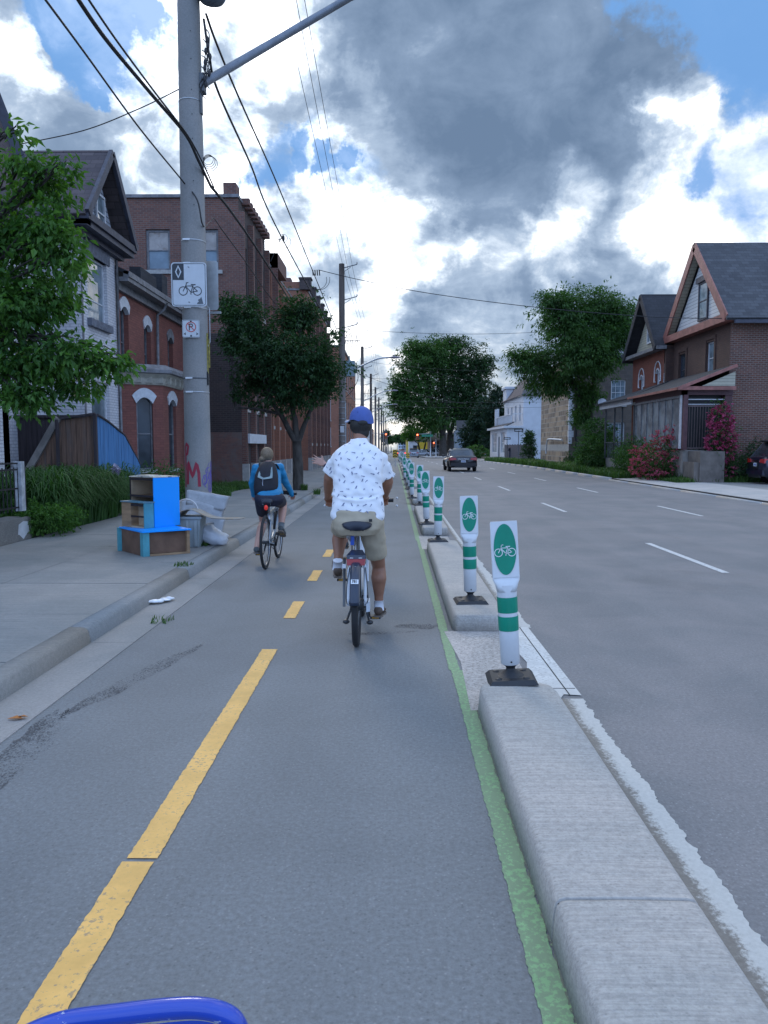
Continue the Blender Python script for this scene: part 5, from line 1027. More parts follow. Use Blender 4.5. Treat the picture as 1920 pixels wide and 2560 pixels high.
def crown(name, parent, lobes, n, L, m, seed=1, droop=.35, clump=9, cr=.28, aspect=.5, shell=.55, ragged=.3):
    """lobes = (centre, radii, weight); leaves grow in small twigs spread through the shells of the lobes"""
    r = random.Random(seed); vs = []; fs = []; tot = sum(l[2] for l in lobes)
    for _ in range(int(n * 1.15) // clump):
        x = r.uniform(0, tot)
        for c, rad, w in lobes:
            x -= w
            if x <= 0: break
        d = rv(r).normalized(); q = (shell + (1 - shell) * r.random() ** .6) if r.random() < .85 else r.random() * .8
        nn = mnoise.noise(V(c) * .7 + d * 2.2 + V((seed, 0, 0)))
        q *= 1 + ragged * nn * 1.6; out_ = r.random() < .07
        if out_: q *= r.uniform(1.05, 1.35)
        if mnoise.noise(V(c) * 1.3 + d * 3.1 + V((0, seed, 5))) > .20 and r.random() < .85: continue
        p = V(c) + V((d.x * rad[0], d.y * rad[1], d.z * rad[2])) * q
        out = V((d.x, d.y, d.z * .5 + .1)).normalized(); sp = cr * r.uniform(.6, 1.3)
        for k_ in range(clump // 2 if out_ else clump):
            o = rv(r) * sp; dd = (out * .8 + rv(r) * .9 + V((0, 0, -droop))).normalized(); ll = L * r.uniform(.5, 1.35)
            leaf(vs, fs, p + V((o.x, o.y, o.z * .55)), dd, (V((0, 0, 1)) + rv(r) * .7).normalized(), ll, ll * aspect)
    mb = MB(); mb.v = vs; mb.f = [list(f) for f in fs]; mb.m = [0] * len(fs); mb.s = [False] * len(fs)
    me = bpy.data.meshes.new(name); me.from_pydata([tuple(v) for v in vs], [], fs); me.materials.append(m); me.update()
    o = bpy.data.objects.new(name, me); C.objects.link(o); o.parent = parent; return o
def limb(mb, a, b, r0, r1, seed, n=6, wob=.12, m=0):
    r = random.Random(seed); a, b = V(a), V(b); pts = [a]; L = (b - a).length
    for i in range(1, n): pts.append(a.lerp(b, i / n) + rv(r) * wob * L * .3 + V((0, 0, L * .04 * math.sin(math.pi * i / n))))
    pts.append(b); mb.tube(pts, [r0 + (r1 - r0) * i / n for i in range(n + 1)], 9, m); return pts
def tree(label, loc, trunk, lobes, n, L, m, seed, twigs=3, **kw):
    """trunk = list of (a, b, r0, r1); branches run on to every lobe"""
    o = thing('tree', label, 'tree', loc); t_ = MB(); r = random.Random(seed); i = 0
    ends = []
    for a, b, r0, r1 in trunk: limb(t_, a, b, r0, r1, seed + i, wob=.05); ends.append((V(b), r1)); i += 1
    t_.build('trunk', M_BARK, o); br = MB()
    for c, rad, w in lobes:
        e, er = min(ends, key=lambda q: (q[0] - V(c)).length)
        limb(br, e - V((0, 0, .1)), V(c), er * .7, er * .22, seed + 50 + i, wob=.18); i += 1
        for k_ in range(twigs):
            d = rv(r).normalized(); q = V(c) + V((d.x * rad[0], d.y * rad[1], abs(d.z) * rad[2])) * .75; limb(br, V(c).lerp(e, r.uniform(0, .4)), q, er * .28, er * .06, seed + 90 + i, 5, .2); i += 1
    br.build('branches', M_BARK, o); crown('crown', o, lobes, n, L, m, seed, **kw); return o
# street tree on the near sidewalk
def wl(u, v, Y, loc): return at(u, v, Y) - V(loc)
loc = V((-3.22, 26.0, .12))
def lb(u, v, du, dv, w=None, Y=26.0, dy=0, loc=loc, k=1.0):
    """a lobe centred where the photograph has display pixel (u, v), du x dv display pixels in radius"""
    c = at(u * 1.1573, v * 1.1573, Y + dy) - loc; s_ = Y * 1.1573 / FPX
    return (tuple(c), (du * s_ * k, (du + dv) / 2 * s_ * k, dv * s_ * k), w or du * dv / 1000)
lobes = [lb(515, 690, 42, 36, dy=-.3), lb(495, 665, 22, 26, dy=.3), lb(560, 745, 62, 52, dy=-.5), lb(640, 690, 52, 44, dy=.2), lb(640, 775, 80, 60, dy=-.5), lb(690, 790, 42, 50, dy=.3), lb(560, 820, 52, 42, dy=.4), lb(630, 855, 66, 34, dy=-.2), lb(700, 830, 30, 36, dy=-.3), lb(600, 790, 60, 50, dy=.8), lb(655, 668, 22, 26, dy=-.2), lb(500, 740, 26, 24, dy=.5), lb(545, 665, 16, 22), lb(520, 855, 18, 14, dy=-.2)]
tree('dark leafy street tree with a forked trunk growing from the near sidewalk', tuple(loc), [((0, 0, 0), (-.05, 0, 1.65), .19, .155), ((-.05, 0, 1.6), (-.85, -.1, 2.95), .11, .07), ((-.03, 0, 1.62), (-.2, .05, 3.0), .12, .08), ((0, 0, 1.62), (.45, 0, 2.75), .10, .06), ((-.6, -.05, 2.55), (-2.1, -.2, 2.75), .05, .03)],
     lobes, 42000, .115, L_DK, 3, clump=8, cr=.20, shell=.3, ragged=.75, twigs=4, aspect=.55)
# near left tree, its trunk outside the picture
loc = V((-6.9, 10.6, .12))
lobes = [lb(95, 395, 62, 40, Y=9.6, loc=loc), lb(50, 350, 30, 22, Y=9.4, loc=loc), lb(140, 355, 28, 10, Y=9.3, loc=loc), lb(40, 500, 80, 75, Y=9.8, loc=loc), lb(110, 510, 50, 70, Y=9.4, loc=loc), lb(40, 650, 85, 80, Y=9.6, loc=loc), lb(120, 640, 42, 60, Y=9.9, loc=loc), lb(55, 790, 95, 70, Y=9.7, loc=loc),
         lb(150, 760, 60, 42, Y=9.4, loc=loc), lb(225, 790, 46, 30, Y=9.6, loc=loc), lb(268, 778, 22, 14, Y=9.7, loc=loc), lb(50, 860, 60, 34, Y=9.5, loc=loc), lb(170, 835, 60, 26, Y=9.8, loc=loc), lb(38, 285, 10, 22, .25, Y=9.4, loc=loc), lb(155, 560, 10, 60, 1.2, Y=9.4, loc=loc), lb(-60, 620, 90, 160, Y=9.8, loc=loc)]
tree('bright green near tree reaching in from the left edge over the wooden fence', tuple(loc), [((0, 0, 0), (.1, -.1, 2.1), .17, .12), ((.1, -.1, 2.0), (.8, -.6, 3.4), .08, .05), ((.1, -.1, 2.05), (.3, -.5, 4.6), .08, .05)], lobes, 13500, .105, L_NEAR, 8, clump=7, cr=.19, shell=.3, droop=.6, ragged=.65, twigs=5, aspect=.52)
# leaning tree before the stone building
loc = V((12.75, 51, .12))
lobes = [lb(1230, 690, 72, 60, Y=51, loc=loc), lb(1200, 655, 36, 28, Y=50, loc=loc), lb(1300, 665, 62, 40, Y=51, loc=loc), lb(1340, 695, 38, 46, Y=50.5, loc=loc), lb(1260, 760, 80, 62, Y=50, loc=loc), lb(1150, 780, 52, 36, Y=51, loc=loc), lb(1120, 770, 28, 14, Y=51, loc=loc), lb(1200, 825, 60, 34, Y=51.5, loc=loc), lb(1270, 850, 30, 30, Y=51, loc=loc), lb(1320, 735, 40, 34, Y=50, loc=loc), lb(1258, 900, 18, 24, .5, Y=51, loc=loc)]
tree('tall leaning tree with drooping foliage in front of the stone building', tuple(loc), [((0, 0, 0), (.1, 0, 2.6), .24, .20), ((.1, 0, 2.5), (.35, 0, 6.0), .19, .14), ((.1, 0, 2.4), (-.9, 0, 5.6), .12, .08)], lobes, 56000, .22, L_MID, 14, clump=9, cr=.40, shell=.3, droop=.6, ragged=.5, aspect=.36)
# the two great trees at the crossing
for i, (X, Y, lbs, lab) in enumerate(((10.7, 168, [(905, 800, 55, 60), (880, 860, 44, 50), (940, 770, 50, 36), (925, 900, 55, 34), (862, 850, 24, 40), (900, 755, 34, 20)], 'left of the two great round trees standing together beyond the dark sedan'),
                                      (12.6, 172, [(990, 780, 58, 44), (1030, 830, 34, 50), (970, 850, 60, 60), (1010, 900, 44, 40), (975, 742, 44, 16), (1045, 790, 26, 22), (1060, 776, 14, 8)], 'right of the two great round trees, nearer the dark evergreens'))):
    loc = V((X, Y, gz(Y) - .1)); lobes = [lb(a, b, c, d, Y=Y, loc=loc) for a, b, c, d in lbs]
    tree(lab, tuple(loc), [((0, 0, 0), (0, 0, 5), .85, .7), ((0, 0, 4.8), (-1.5, 0, 9), .5, .35), ((0, 0, 4.8), (1.2, 0, 9.5), .5, .35)], lobes, 38000, .50, L_MID if i == 0 else L_DK, 20 + i, clump=9, cr=.85, shell=.3, ragged=.45)
loc = V((13.5, 132, gz(132)))
for i, (u, Y, h, lab) in enumerate(((1045, 136, 860, 'dark evergreen right of the great trees, tallest of the evergreen clump'), (1075, 128, 835, 'dark evergreen nearest the white shop'), (1022, 140, 900, 'dark evergreen half hidden behind the great trunk'))):
    p = at(u * 1.1573, 1110, Y); loc = V((p.x, Y, gz(Y))); lobes = [lb(u, h + 15, 14, 14, Y=Y, loc=loc), lb(u - 5, h + 45, 28, 26, Y=Y, loc=loc), lb(u + 4, h + 80, 34, 30, Y=Y, loc=loc), lb(u, h + 110, 34, 24, Y=Y, loc=loc)]
    tree(lab, tuple(loc), [((0, 0, 0), (0, 0, 5), .3, .2)], lobes, 9000, .5, L_CON, 30 + i, clump=9, cr=.7, shell=.2)
loc = V((6.4, 182, gz(182))); lobes = [lb(905, 930, 34, 22, Y=182, loc=loc), lb(940, 918, 26, 20, Y=182, loc=loc), lb(885, 940, 18, 12, Y=182, loc=loc)]
tree('small bright street tree beside the traffic lights, under the great tree', tuple(loc), [((0, 0, 0), (-.6, 0, 2.8), .28, .2), ((.5, 0, 0), (1.1, 0, 3.0), .25, .18)], lobes, 5000, .5, L_NEAR, 41, clump=8, cr=.6, shell=.2)
for i, (u, v, Y, ru, rv_) in enumerate(((885, 945, 300, 16, 9), (870, 950, 360, 12, 7), (905, 948, 260, 14, 8), (845, 953, 420, 8, 5), (858, 950, 500, 8, 5), (835, 948, 330, 7, 12), (950, 952, 200, 14, 9))):
    p = at(u * 1.1573, 1110, Y); loc = V((p.x, Y, gz(Y))); tree('small far tree on the horizon, ' + ('just right of the pale tower', 'in front of the pale tower', 'left of the traffic light mast', 'at the vanishing point of the street', 'right beside the vanishing point', 'among the far poles, left of the road end', 'behind the small bright street tree')[i], tuple(loc), [((0, 0, 0), (0, 0, 3), .25, .2)], [lb(u, v - 3, ru, rv_, Y=Y, loc=loc)], 1500, Y * .0035, L_DK, 60 + i, clump=6, cr=Y * .003, shell=.1)
# bushes
def bush(label, loc, lobes, n, L, m=L_MID, seed=1, name='bush', cat='bush', flowers=None, stems=True, **kw):
    o = thing(name, label, cat, loc)
    if stems:
        s_ = MB(); r = random.Random(seed)
        for c, rad, w in lobes:
            for k_ in range(3): limb(s_, (c[0] * .6 + r.uniform(-.1, .1), c[1] * .6, 0), (c[0] + r.uniform(-.4, .4) * rad[0], c[1], c[2]), .02, .008, seed + k_, 4)
        s_.build('stems', M_BARK, o)
    crown('foliage', o, lobes, n, L, m, seed, **kw)
    if flowers: crown('flowers', o, flowers[0], flowers[1], flowers[2], flowers[3], seed + 5, clump=7, cr=flowers[2] * .8, shell=.85, droop=0, aspect=.9, ragged=.2)
    return o
bush('spreading pink rose bush in front of the glazed porch', (12.0, 34.3, .1), [((0, 0, 1.0), (1.1, .9, 1.0), 3), ((-.4, .8, .7), (.8, .8, .7), 2), ((.3, -.4, .5), (.7, .6, .5), 1), ((.5, .1, 1.7), (.4, .4, .6), .8)], 5200, .10, L_MID, 71, 'rose_bush', 'rose bush', flowers=([((0, -.1, 1.05), (1.15, 1.0, 1.05), 3), ((-.4, .7, .8), (.9, .9, .85), 2), ((.55, .0, 2.0), (.45, .4, .6), 1.4)], 5200, .09, L_PINKL))
bush('tall climbing rose bush with bright pink flowers right of the stoop', (13.6, 32.2, .1), [((0, 0, .9), (.7, .5, .9), 2), ((.0, 0, 2.0), (.5, .4, .8), 1.5), ((-.15, 0, 2.9), (.35, .3, .45), .6)], 3200, .10, L_MID, 72, 'rose_bush', 'rose bush', flowers=([((0, -.05, 1.6), (.6, .5, .8), 2), ((-.05, 0, 2.6), (.5, .4, .6), 2), ((.1, 0, .5), (.5, .5, .4), .5)], 4600, .09, L_PINK))
bush('dark green shrubs against the brick side wall beside the parked car', (15.2, 32.3, .1), [((0, 0, .8), (1.3, .6, .9), 2), ((-.6, 0, .5), (.8, .6, .6), 1), ((1.0, 0, 1.0), (.9, .5, .8), 1)], 6500, .11, L_DK, 73, flowers=([((1.1, -.1, 1.55), (.9, .5, .3), 1)], 420, .07, L_WFL))
bush('overgrown green shrub at the foot of the glazed porch', (11.9, 37.3, .1), [((0, 0, .8), (.9, 1.3, .9), 2), ((.1, 2, .9), (.8, 1.2, 1.0), 2)], 6500, .13, L_MID, 74)
bush('tall shrub below the leaning tree', (12.3, 46.8, .1), [((0, 0, 1.2), (1.2, 1.4, 1.1), 2), ((.3, 1, 2.3), (.9, .9, .9), 1.2), ((-.5, -1, .8), (1.0, 1.2, .8), 1.5)], 8000, .17, L_MID, 75)
bush('low dark shrub beside the black downpipe', (13.4, 55.8, .1), [((0, 0, .5), (1.0, .9, .6), 1)], 1800, .15, L_DK, 76)
bush('weedy green shrub under the fence beside the stone wall', (12.6, 72, gz(72)), [((0, 0, 1.3), (.6, .8, 1.3), 1), ((0, 0, 2.6), (.35, .5, .7), .5)], 2600, .2, L_DK, 77)
bush('round clipped bush between the white shop and the evergreens', (12.6, 116, gz(116)), [((0, 0, .9), (1.7, 1.5, 1.3), 1)], 3600, .25, L_MID, 78)
bush('leafy low bush at the corner of the garden wall', (-5.75, 12.55, .1), [((0, 0, .30), (.42, .40, .30), 1), ((.05, .5, .26), (.35, .4, .28), .7), ((-.5, .2, .3), (.4, .4, .3), .7)], 5200, .055, L_NEAR, 79, stems=False, clump=6, cr=.06, shell=.4)
bush('small weeds at the foot of the brick house beside the shelf units', (-6.2, 20.5, .1), [((0, 0, .5), (.6, 1.2, .6), 1), ((0, 2.5, .35), (.5, 1.2, .4), 1)], 4200, .08, L_MID, 80)
# grasses
def blades(name, area, n, h, m, seed, w=.012, bend=.5, parent=None, zf=None, dens=None):
    r = random.Random(seed); vs = []; fs = []; (x0, x1, y0, y1) = area
    for i in range(n):
        x, y = r.uniform(x0, x1), r.uniform(y0, y1); g_ = mnoise.noise(V((x * .8, y * .5, seed)))
        if dens and not dens(x, y, r): continue
        hh = h * r.uniform(.5, 1.15) * (1 + .5 * g_); a = r.uniform(0, 6.283); d = V((math.cos(a), math.sin(a), 0)); s_ = V((-d.y, d.x, 0)) * w * r.uniform(.6, 1.3); z = (zf(x, y) if zf else 0); p = V((x, y, z)); b = len(vs); bd = bend * hh * r.uniform(.4, 1.3)
        vs += [p - s_, p + s_, p + d * bd * .35 + V((0, 0, hh * .65)) + s_ * .8, p + d * bd * .35 + V((0, 0, hh * .65)) - s_ * .8, p + d * bd + V((0, 0, hh))]
        fs += [(b, b + 1, b + 2, b + 3), (b + 3, b + 2, b + 4)]
    me = bpy.data.meshes.new(name); me.from_pydata([tuple(v) for v in vs], [], fs); me.materials.append(m); me.update()
    o = bpy.data.objects.new(name, me); C.objects.link(o); o.parent = parent; return o
def arching(name, parent, area, n, h, m, seed, w=.016, seg=5):
    r = random.Random(seed); vs = []; fs = []
    for i in range(n):
        x, y = r.uniform(*area[:2]), r.uniform(*area[2:]); a = r.gauss(-.25, 1.2) if r.random() < .7 else r.uniform(0, 6.28); d = V((math.cos(a), math.sin(a), 0)); L = h * r.uniform(.7, 1.25); s_ = V((-d.y, d.x, 0)) * w; b = len(vs); up = r.uniform(.75, 1.25)
        for k_ in range(seg + 1):
            t_ = k_ / seg; q = V((x, y, 0)) + d * (L * .55 * t_ ** 1.5) + V((0, 0, L * (2.3 * up * t_ - 1.75 * t_ * t_ * up))); wk = (1 - t_ ** 2) * .9 + .08; vs += [q - s_ * wk, q + s_ * wk]
        fs += [(b + 2 * k_, b + 2 * k_ + 1, b + 2 * k_ + 3, b + 2 * k_ + 2) for k_ in range(seg)]
    me = bpy.data.meshes.new(name); me.from_pydata([tuple(v) for v in vs], [], fs); me.materials.append(m); me.update(); me.shade_smooth()
    o = bpy.data.objects.new(name, me); C.objects.link(o); o.parent = parent; return o
ly = thing('daylily_bed', 'dense bed of long arching daylily leaves beside the sidewalk, before the fence', 'plants', (-6.2, 14.7, .1))
q = arching('leaves', ly, (-.9, .35, -1.4, 1.5), 6000, 1.0, L_LILY, 5, w=.013); q2 = arching('back_leaves', ly, (-1.6, .15, 1.0, 3.2), 2600, 1.0, L_LILY, 6)
pf = thing('iris_flower', 'single pale purple and white iris flower before the blue fence', 'flower', tuple(at(291, 1175, 15.6) - V((0, 0, .95)))); MB().tube([(0, 0, 0), (0.02, 0, .9)], .006, 6).build('stem', L_LILY, pf)
crown('petals', pf, [((0, 0, .95), (.05, .05, .05), 1)], 70, .08, leafmat('lilac petal', (.10, .05, .2), (.6, .6, .75), .2), 9, clump=5, cr=.02, shell=.2, aspect=.8)
tag(blades('grass', (10.5, 12.3, 36.5, 52.5), 9500, .34, L_GRS, 11, w=.02, zf=lambda x, y: .1), '', '', kind='stuff')
tag(blades('grass', (10.6, 12.2, 55, 90), 9000, .42, L_GRS, 12, w=.035, zf=lambda x, y: gz(y) + .1), '', '', kind='stuff')
tag(blades('grass', (12.2, 14.0, 32.6, 57), 7500, .45, L_GRS, 13, w=.025, zf=lambda x, y: .1), '', '', kind='stuff')
tag(blades('grass', (11.6, 16.5, 31.6, 34.0), 6500, .24, L_GRS, 17, w=.018, zf=lambda x, y: .1), '', '', kind='stuff')
tag(blades('grass', (-6.0, -4.0, 22.6, 29.0), 11000, .16, L_GRS, 14, w=.012, zf=lambda x, y: .13, dens=lambda x, y, r: x < -4.6 - .6 * math.sin((y - 22) * .5)), '', '', kind='stuff')
tag(blades('grass', (-9, -5.9, 12.6, 30), 9000, .22, L_GRS, 15, w=.014, zf=lambda x, y: .09), '', '', kind='stuff')
def tuft(x, y, z, n, h, seed, lab):
    o = blades('weed_tuft', (-.10, .10, -.12, .12), n, h, L_GRS, seed, w=.006); o.location = (x, y, z); tag(o, lab, 'weeds')
tuft(-3.0, 25.8, .13, 240, .22, 21, 'weeds at the foot of the street tree'); tuft(-2.85, 11.35, .13, 200, .07, 22, 'flattened weeds on the kerb below the white rubbish bag'); tuft(-2.35, 23.5, .13, 120, .2, 23, 'small weed tuft in the kerb right of the street tree'); tuft(-2.13, 6.9, 0.0, 40, .05, 24, 'tiny weed sprouting from the gutter joint'); tuft(-2.6, 9.4, .13, 60, .05, 25, 'little weed in the kerb joint beside the woman cyclist')
# ------------------------------------------------------------------ fences on the left
M_WOOD = mat('weathered fence wood', (0.17, 0.10, 0.07), .85, var=.35, scale=3, stretch=(6, 6, .5), dirt=((.10, .085, .08), 1.5, .5, .65, .8))
M_WOODG = mat('grey rail wood', (0.22, 0.20, 0.185), .85, var=.3, scale=3); M_WOODB = mat('blue fence paint', (0.055, 0.17, 0.36), .7, var=.25, scale=3, stretch=(7, 7, .4)); M_WOODD = mat('dark fence wood', (0.05, 0.04, 0.045), .85, var=.3, scale=3, stretch=(6, 6, .4))
fn = thing('wooden_fence', 'weathered brown and blue board fence stepping down beside the red brick house', 'fence', (-6.75, 17.5, .1))
def boards(P0, P1, top, n, m, name, parent, th=.025):
    P0, P1 = V((*P0, 0)), V((*P1, 0)); d = (P1 - P0); nrm = V((d.y, -d.x, 0)).normalized() * th; g = MB(); r = random.Random(n)
    for i in range(n):
        a, b = P0 + d * (i / n), P0 + d * ((i + .95) / n); o_ = nrm * r.uniform(-.25, .25); za, zb_ = top(i / n), top((i + .95) / n)
        g.hexa([a + o_ + V((0, 0, .12)), b + o_ + V((0, 0, .12)), b + o_ - nrm + V((0, 0, .12)), a + o_ - nrm + V((0, 0, .12)), a + o_ + V((0, 0, za)), b + o_ + V((0, 0, zb_)), b + o_ - nrm + V((0, 0, zb_)), a + o_ - nrm + V((0, 0, za))])
    return g.build(name, m, parent, world=True)
def lerpz(pts):
    def f(t_):
        for (a, za), (b, zb_) in zip(pts[:-1], pts[1:]):
            if t_ <= b: return za + (zb_ - za) * (t_ - a) / (b - a)
        return pts[-1][1]
    return f
boards((-8.2, 17.35), (-6.75, 17.5), lerpz([(0, 1.12), (.44, 2.18), (1, 2.30)]), 13, M_WOOD, 'brown_boards', fn)
boards((-6.74, 17.52), (-6.6, 20.0), lerpz([(0, 2.28), (.22, 2.16), (.62, 1.85), (.8, 1.5), (1, 1.12)]), 17, M_WOODB, 'blue_boards', fn)
g = MB(); g.bar((-8.25, 17.28, 1.05), (-7.56, 17.36, 2.24), .10, .14); g.build('sloping_rail', M_WOODG, fn, world=True)
g = MB(); g.bar((-7.56, 17.36, 2.22), (-6.76, 17.46, 2.34), .10, .04); g.box(-6.80, -6.73, 17.42, 17.5, .1, 2.33); g.box(-7.60, -7.54, 17.28, 17.34, .1, 2.2); g.build('cap_rail', M_WOODD, fn, world=True)
g = MB(); g.tube([(-6.71, 17.5, 2.31), (-6.70, 18.05, 2.19), (-6.66, 19.05, 1.88), (-6.64, 19.5, 1.53), (-6.6, 20.0, 1.14)], .028, 6); g.build('blue_cap_rail', M_WOODD, fn, world=True)
f2 = thing('dark_fence', 'tall dark board fence behind the wooden fence', 'fence', (-8, 18.4, .1)); boards((-10.5, 18.4), (-7.1, 18.4), lambda t_: 2.30, 24, M_WOODD, 'dark_boards', f2); MB().box(-10.5, -7.1, 18.33, 18.45, 2.28, 2.34).build('top_rail', M_WOODD, f2, world=True)  # boards in the darker fence wood colour
gw = thing('garden_wall', 'low concrete garden wall with peeling white paint at the left edge', 'wall', (-5.95, 9, .1)); MB().hexa([V(p) for p in ((-6.15, 4, .0), (-5.72, 4, .0), (-5.86, 12.35, .0), (-6.25, 12.35, 0), (-6.15, 4, .47), (-5.74, 4, .47), (-5.88, 12.33, .47), (-6.25, 12.33, .47))]).build('wall_block', groundmat('old wall concrete', (.20, .20, .19), dark=.6, big=.25), gw, world=True)
MB().prism([(-5.862, 11.9, .38), (-5.862, 12.05, .42), (-5.861, 12.2, .40), (-5.861, 12.22, .25), (-5.863, 12.1, .18), (-5.866, 12.0, .10), (-5.868, 11.85, .12)], (.004, 0, 0)).build('paint_patch', M_TRIMW, gw, world=True)
bf = thing('metal_fence', 'black metal railing with a white end post on the garden wall', 'fence', (-5.98, 11, .57)); g = MB()
for i in range(34): g.box(-5.985, -5.97, 8.2 + i * .12, 8.212 + i * .12, .57, 1.27)
for z_ in (.62, .92, 1.22, 1.32): g.box(-5.99, -5.965, 8, 12.15, z_, z_ + .025)
g.tube(catmull([V((-5.98, 12.15, 1.33)), V((-5.96, 12.34, 1.31)), V((-5.96, 12.36, 1.1)), V((-5.96, 12.36, .6))], 5), .014, 6); g.build('railing', M_BLK, bf, world=True); MB().box(-6.03, -5.92, 12.16, 12.28, .57, 1.36).build('end_post', mat('post white paint', (.45, .47, .50), .5, var=.3, scale=6), bf, world=True)
# ------------------------------------------------------------------ cars
M_TYRE = mat('tyre rubber', (0.018, 0.018, 0.02), .8, var=.2); M_RIM = mat('alloy', (.35, .36, .38), .35, .8)
M_CGL = glassmat('car glass', (.02, .025, .03), .04, 1.0); M_RLT = mat('red lamp lens', (.42, .012, .015), .2, var=.1, coat=.5); M_PLATE = mat('licence plate', (.5, .55, .62), .5, var=.1); M_PLTB = mat('plate lettering', (.08, .12, .35), .5)
M_CHR = mat('chrome', (.6, .62, .65), .15, 1.0, var=0)
def car(label, loc, rz, paint, kind='sedan', lit=False, group=None):
    o = thing('parked_car' if kind == 'suv' and paint[0] < .05 else 'car', label, 'car', loc, rz, group)     # local: rear at y = 0, nose towards +y
    mp = mat('car paint %.2f %.2f %.2f' % paint, paint, .28, .3, var=.03, coat=.8)
    suv = kind == 'suv'; L = 4.6; top = 1.68 if suv else 1.44; belt = 1.02 if suv else .92; hw = .93 if suv else .90
    st = [(0.0, .80, .42, belt - .06), (.04, .86, .34, belt + .02), (.18, hw - .03, .28, belt + .06), (.7, hw, .24, belt + .04), (1.4, hw, .22, belt), (3.3, hw, .22, belt - .02), (4.0, hw - .03, .24, belt - .12), (4.45, hw - .12, .28, belt - .24), (4.58, hw - .3, .36, belt - .34)]
    rg = []
    for y, w, z0, z1 in st:
        m_ = (z0 + z1) / 2; rg.append([(-w * .86, y, z0), (-w * .97, y, z0 + .08), (-w, y, m_), (-w * .985, y, z1 - .10), (-w * .90, y, z1 - .01), (-w * .6, y, z1 + .02), (0, y, z1 + .03), (w * .6, y, z1 + .02), (w * .90, y, z1 - .01), (w * .985, y, z1 - .10), (w, y, m_), (w * .97, y, z0 + .08), (w * .86, y, z0)])
    MB().rings(rg).build('body', mp, o)
    if suv: cs = [(.10, .80, belt), (.30, .76, belt + .28), (.55, .70, top - .06), (.9, .68, top), (2.2, .68, top), (2.9, .68, top - .12), (3.45, .74, belt)]
    else: cs = [(.62, .76, belt), (1.05, .68, top - .12), (1.35, .64, top - .02), (1.9, .63, top), (2.4, .63, top - .02), (2.75, .66, top - .12), (3.35, .74, belt)]
    rg = [[(-hw + .07, y, belt - .04), (-w, y, z), (-w * .7, y, z + .03 * (z > belt)), (w * .7, y, z + .03 * (z > belt)), (w, y, z), (hw - .07, y, belt - .04)] for y, w, z in cs]
    MB().rings(rg, sm=False).build('windows', M_CGL, o)
    rf = MB(); rr = [(y, w, z) for y, w, z in cs if z > top - .16]
    rf.rings([[(-w - .015, y, z - .05), (-w * .7, y, z + .04), (w * .7, y, z + .04), (w + .015, y, z - .05)] for y, w, z in rr], close=False, caps=False)
    for s_ in (-1, 1):
        for (a, b) in (((s_ * (cs[0][1] + .03), cs[0][0] + .01, cs[0][2]), (s_ * (rr[0][1] + .01), rr[0][0], rr[0][2] - .02)), ((s_ * (cs[-1][1] + .03), cs[-1][0], cs[-1][2]), (s_ * (rr[-1][1] + .01), rr[-1][0], rr[-1][2] - .02)), ((s_ * (hw - .08), 2.0, belt), (s_ * (.655), 2.0, top - .06))): rf.bar(a, b, .07, .05)
    rf.build('roof', mp, o)
    for y in (.82, 3.75):
        for s_ in (-1, 1):
            M = Matrix.Rotation(R(90), 3, 'Y'); w = MB().lathe([(.20, -.10), (.31, -.10), (.33, -.08), (.335, 0), (.33, .08), (.31, .10), (.20, .10)], (s_ * (hw - .10), y, .335), 26, M=M).build('wheel', M_TYRE, o)
            rm = MB().lathe([(0, -.06), (.19, -.07), (.205, -.09), (.205, .09), (.19, .07), (0, .06)], (s_ * (hw - .095), y, .335), 20, M=M); rm.build('rim', M_RIM, w)
            MB().torus((s_ * (hw + .004), y, .335), .37, .03, 'X', 20, 6, a0=0, a1=180).build('wheel_arch', M_BLK, o)
    lt = (M_RLT if not lit else mat('lit tail lamp', (.6, .02, .02), .3, emit=((1, .05, .03), 2.5)))
    for s_ in (-1, 1):
        zt = belt - .17; g = MB(); g.hexa([V(p) for p in ((s_ * .44, -.035, zt), (s_ * .84, -.01, zt - .03), (s_ * .90, .25, zt + .02), (s_ * .44, .06, zt), (s_ * .48, -.025, zt + .13), (s_ * .84, .0, zt + .15), (s_ * .905, .30, zt + .14), (s_ * .48, .06, zt + .13))]); g.build('tail_lamp', lt, o)
    g = MB(); g.box(-.27, .27, -.02, .02, belt - .42, belt - .16); g.build('plate_recess', M_BLK, o); pl = MB().box(-.15, .15, -.032, -.021, belt - .33, belt - .19).build('licence_plate', M_PLATE, o)
    g = MB(); [g.box(-.11 + i * .033, -.11 + i * .033 + .018, -.036, -.0325, belt - .29, belt - .235) for i in range(7)]; g.build('plate_lettering', M_PLTB, pl)
    g = MB(); g.box(-.80, .80, -.05, .06, .36, .56); g.box(-.55, .55, -.055, .0, .26, .36, 1); g.build('bumper', [mp, M_BLK], o)
    g = MB(); g.box(-.35, .35, -.015, .0, belt - .13, belt - .10); g.build('chrome_strip', M_CHR, o)
    g = MB(); [g.ell((s_ * (hw + .10), 3.1, belt + .06), (.10, .05, .07), 10, 6) for s_ in (-1, 1)]; g.build('side_mirror', mp, o)
    if suv: g = MB(); g.hexa([V(p) for p in ((-.66, .38, top - .04), (.66, .38, top - .04), (.66, .62, top - .0), (-.66, .62, top - .0), (-.66, .36, top + .0), (.66, .36, top + .0), (.66, .62, top + .05), (-.66, .62, top + .05))]); g.build('roof_spoiler', M_BLK, o)
    else:
        g = MB(); g.prism([(0, 1.35, top + .02), (0, 1.55, top + .03), (0, 1.42, top + .11)], (.03, 0, 0)); g.build('antenna', M_BLK, o)
    return o
car('dark sedan driving away in the middle lane, seen from behind', (4.40, 48.6, 0), R(1.5), (.005, .006, .012))
car('dark blue car parked beside the tall gabled house, cut by the right edge', (14.25, 30.5, .126), R(-94), (.010, .014, .035), 'suv')
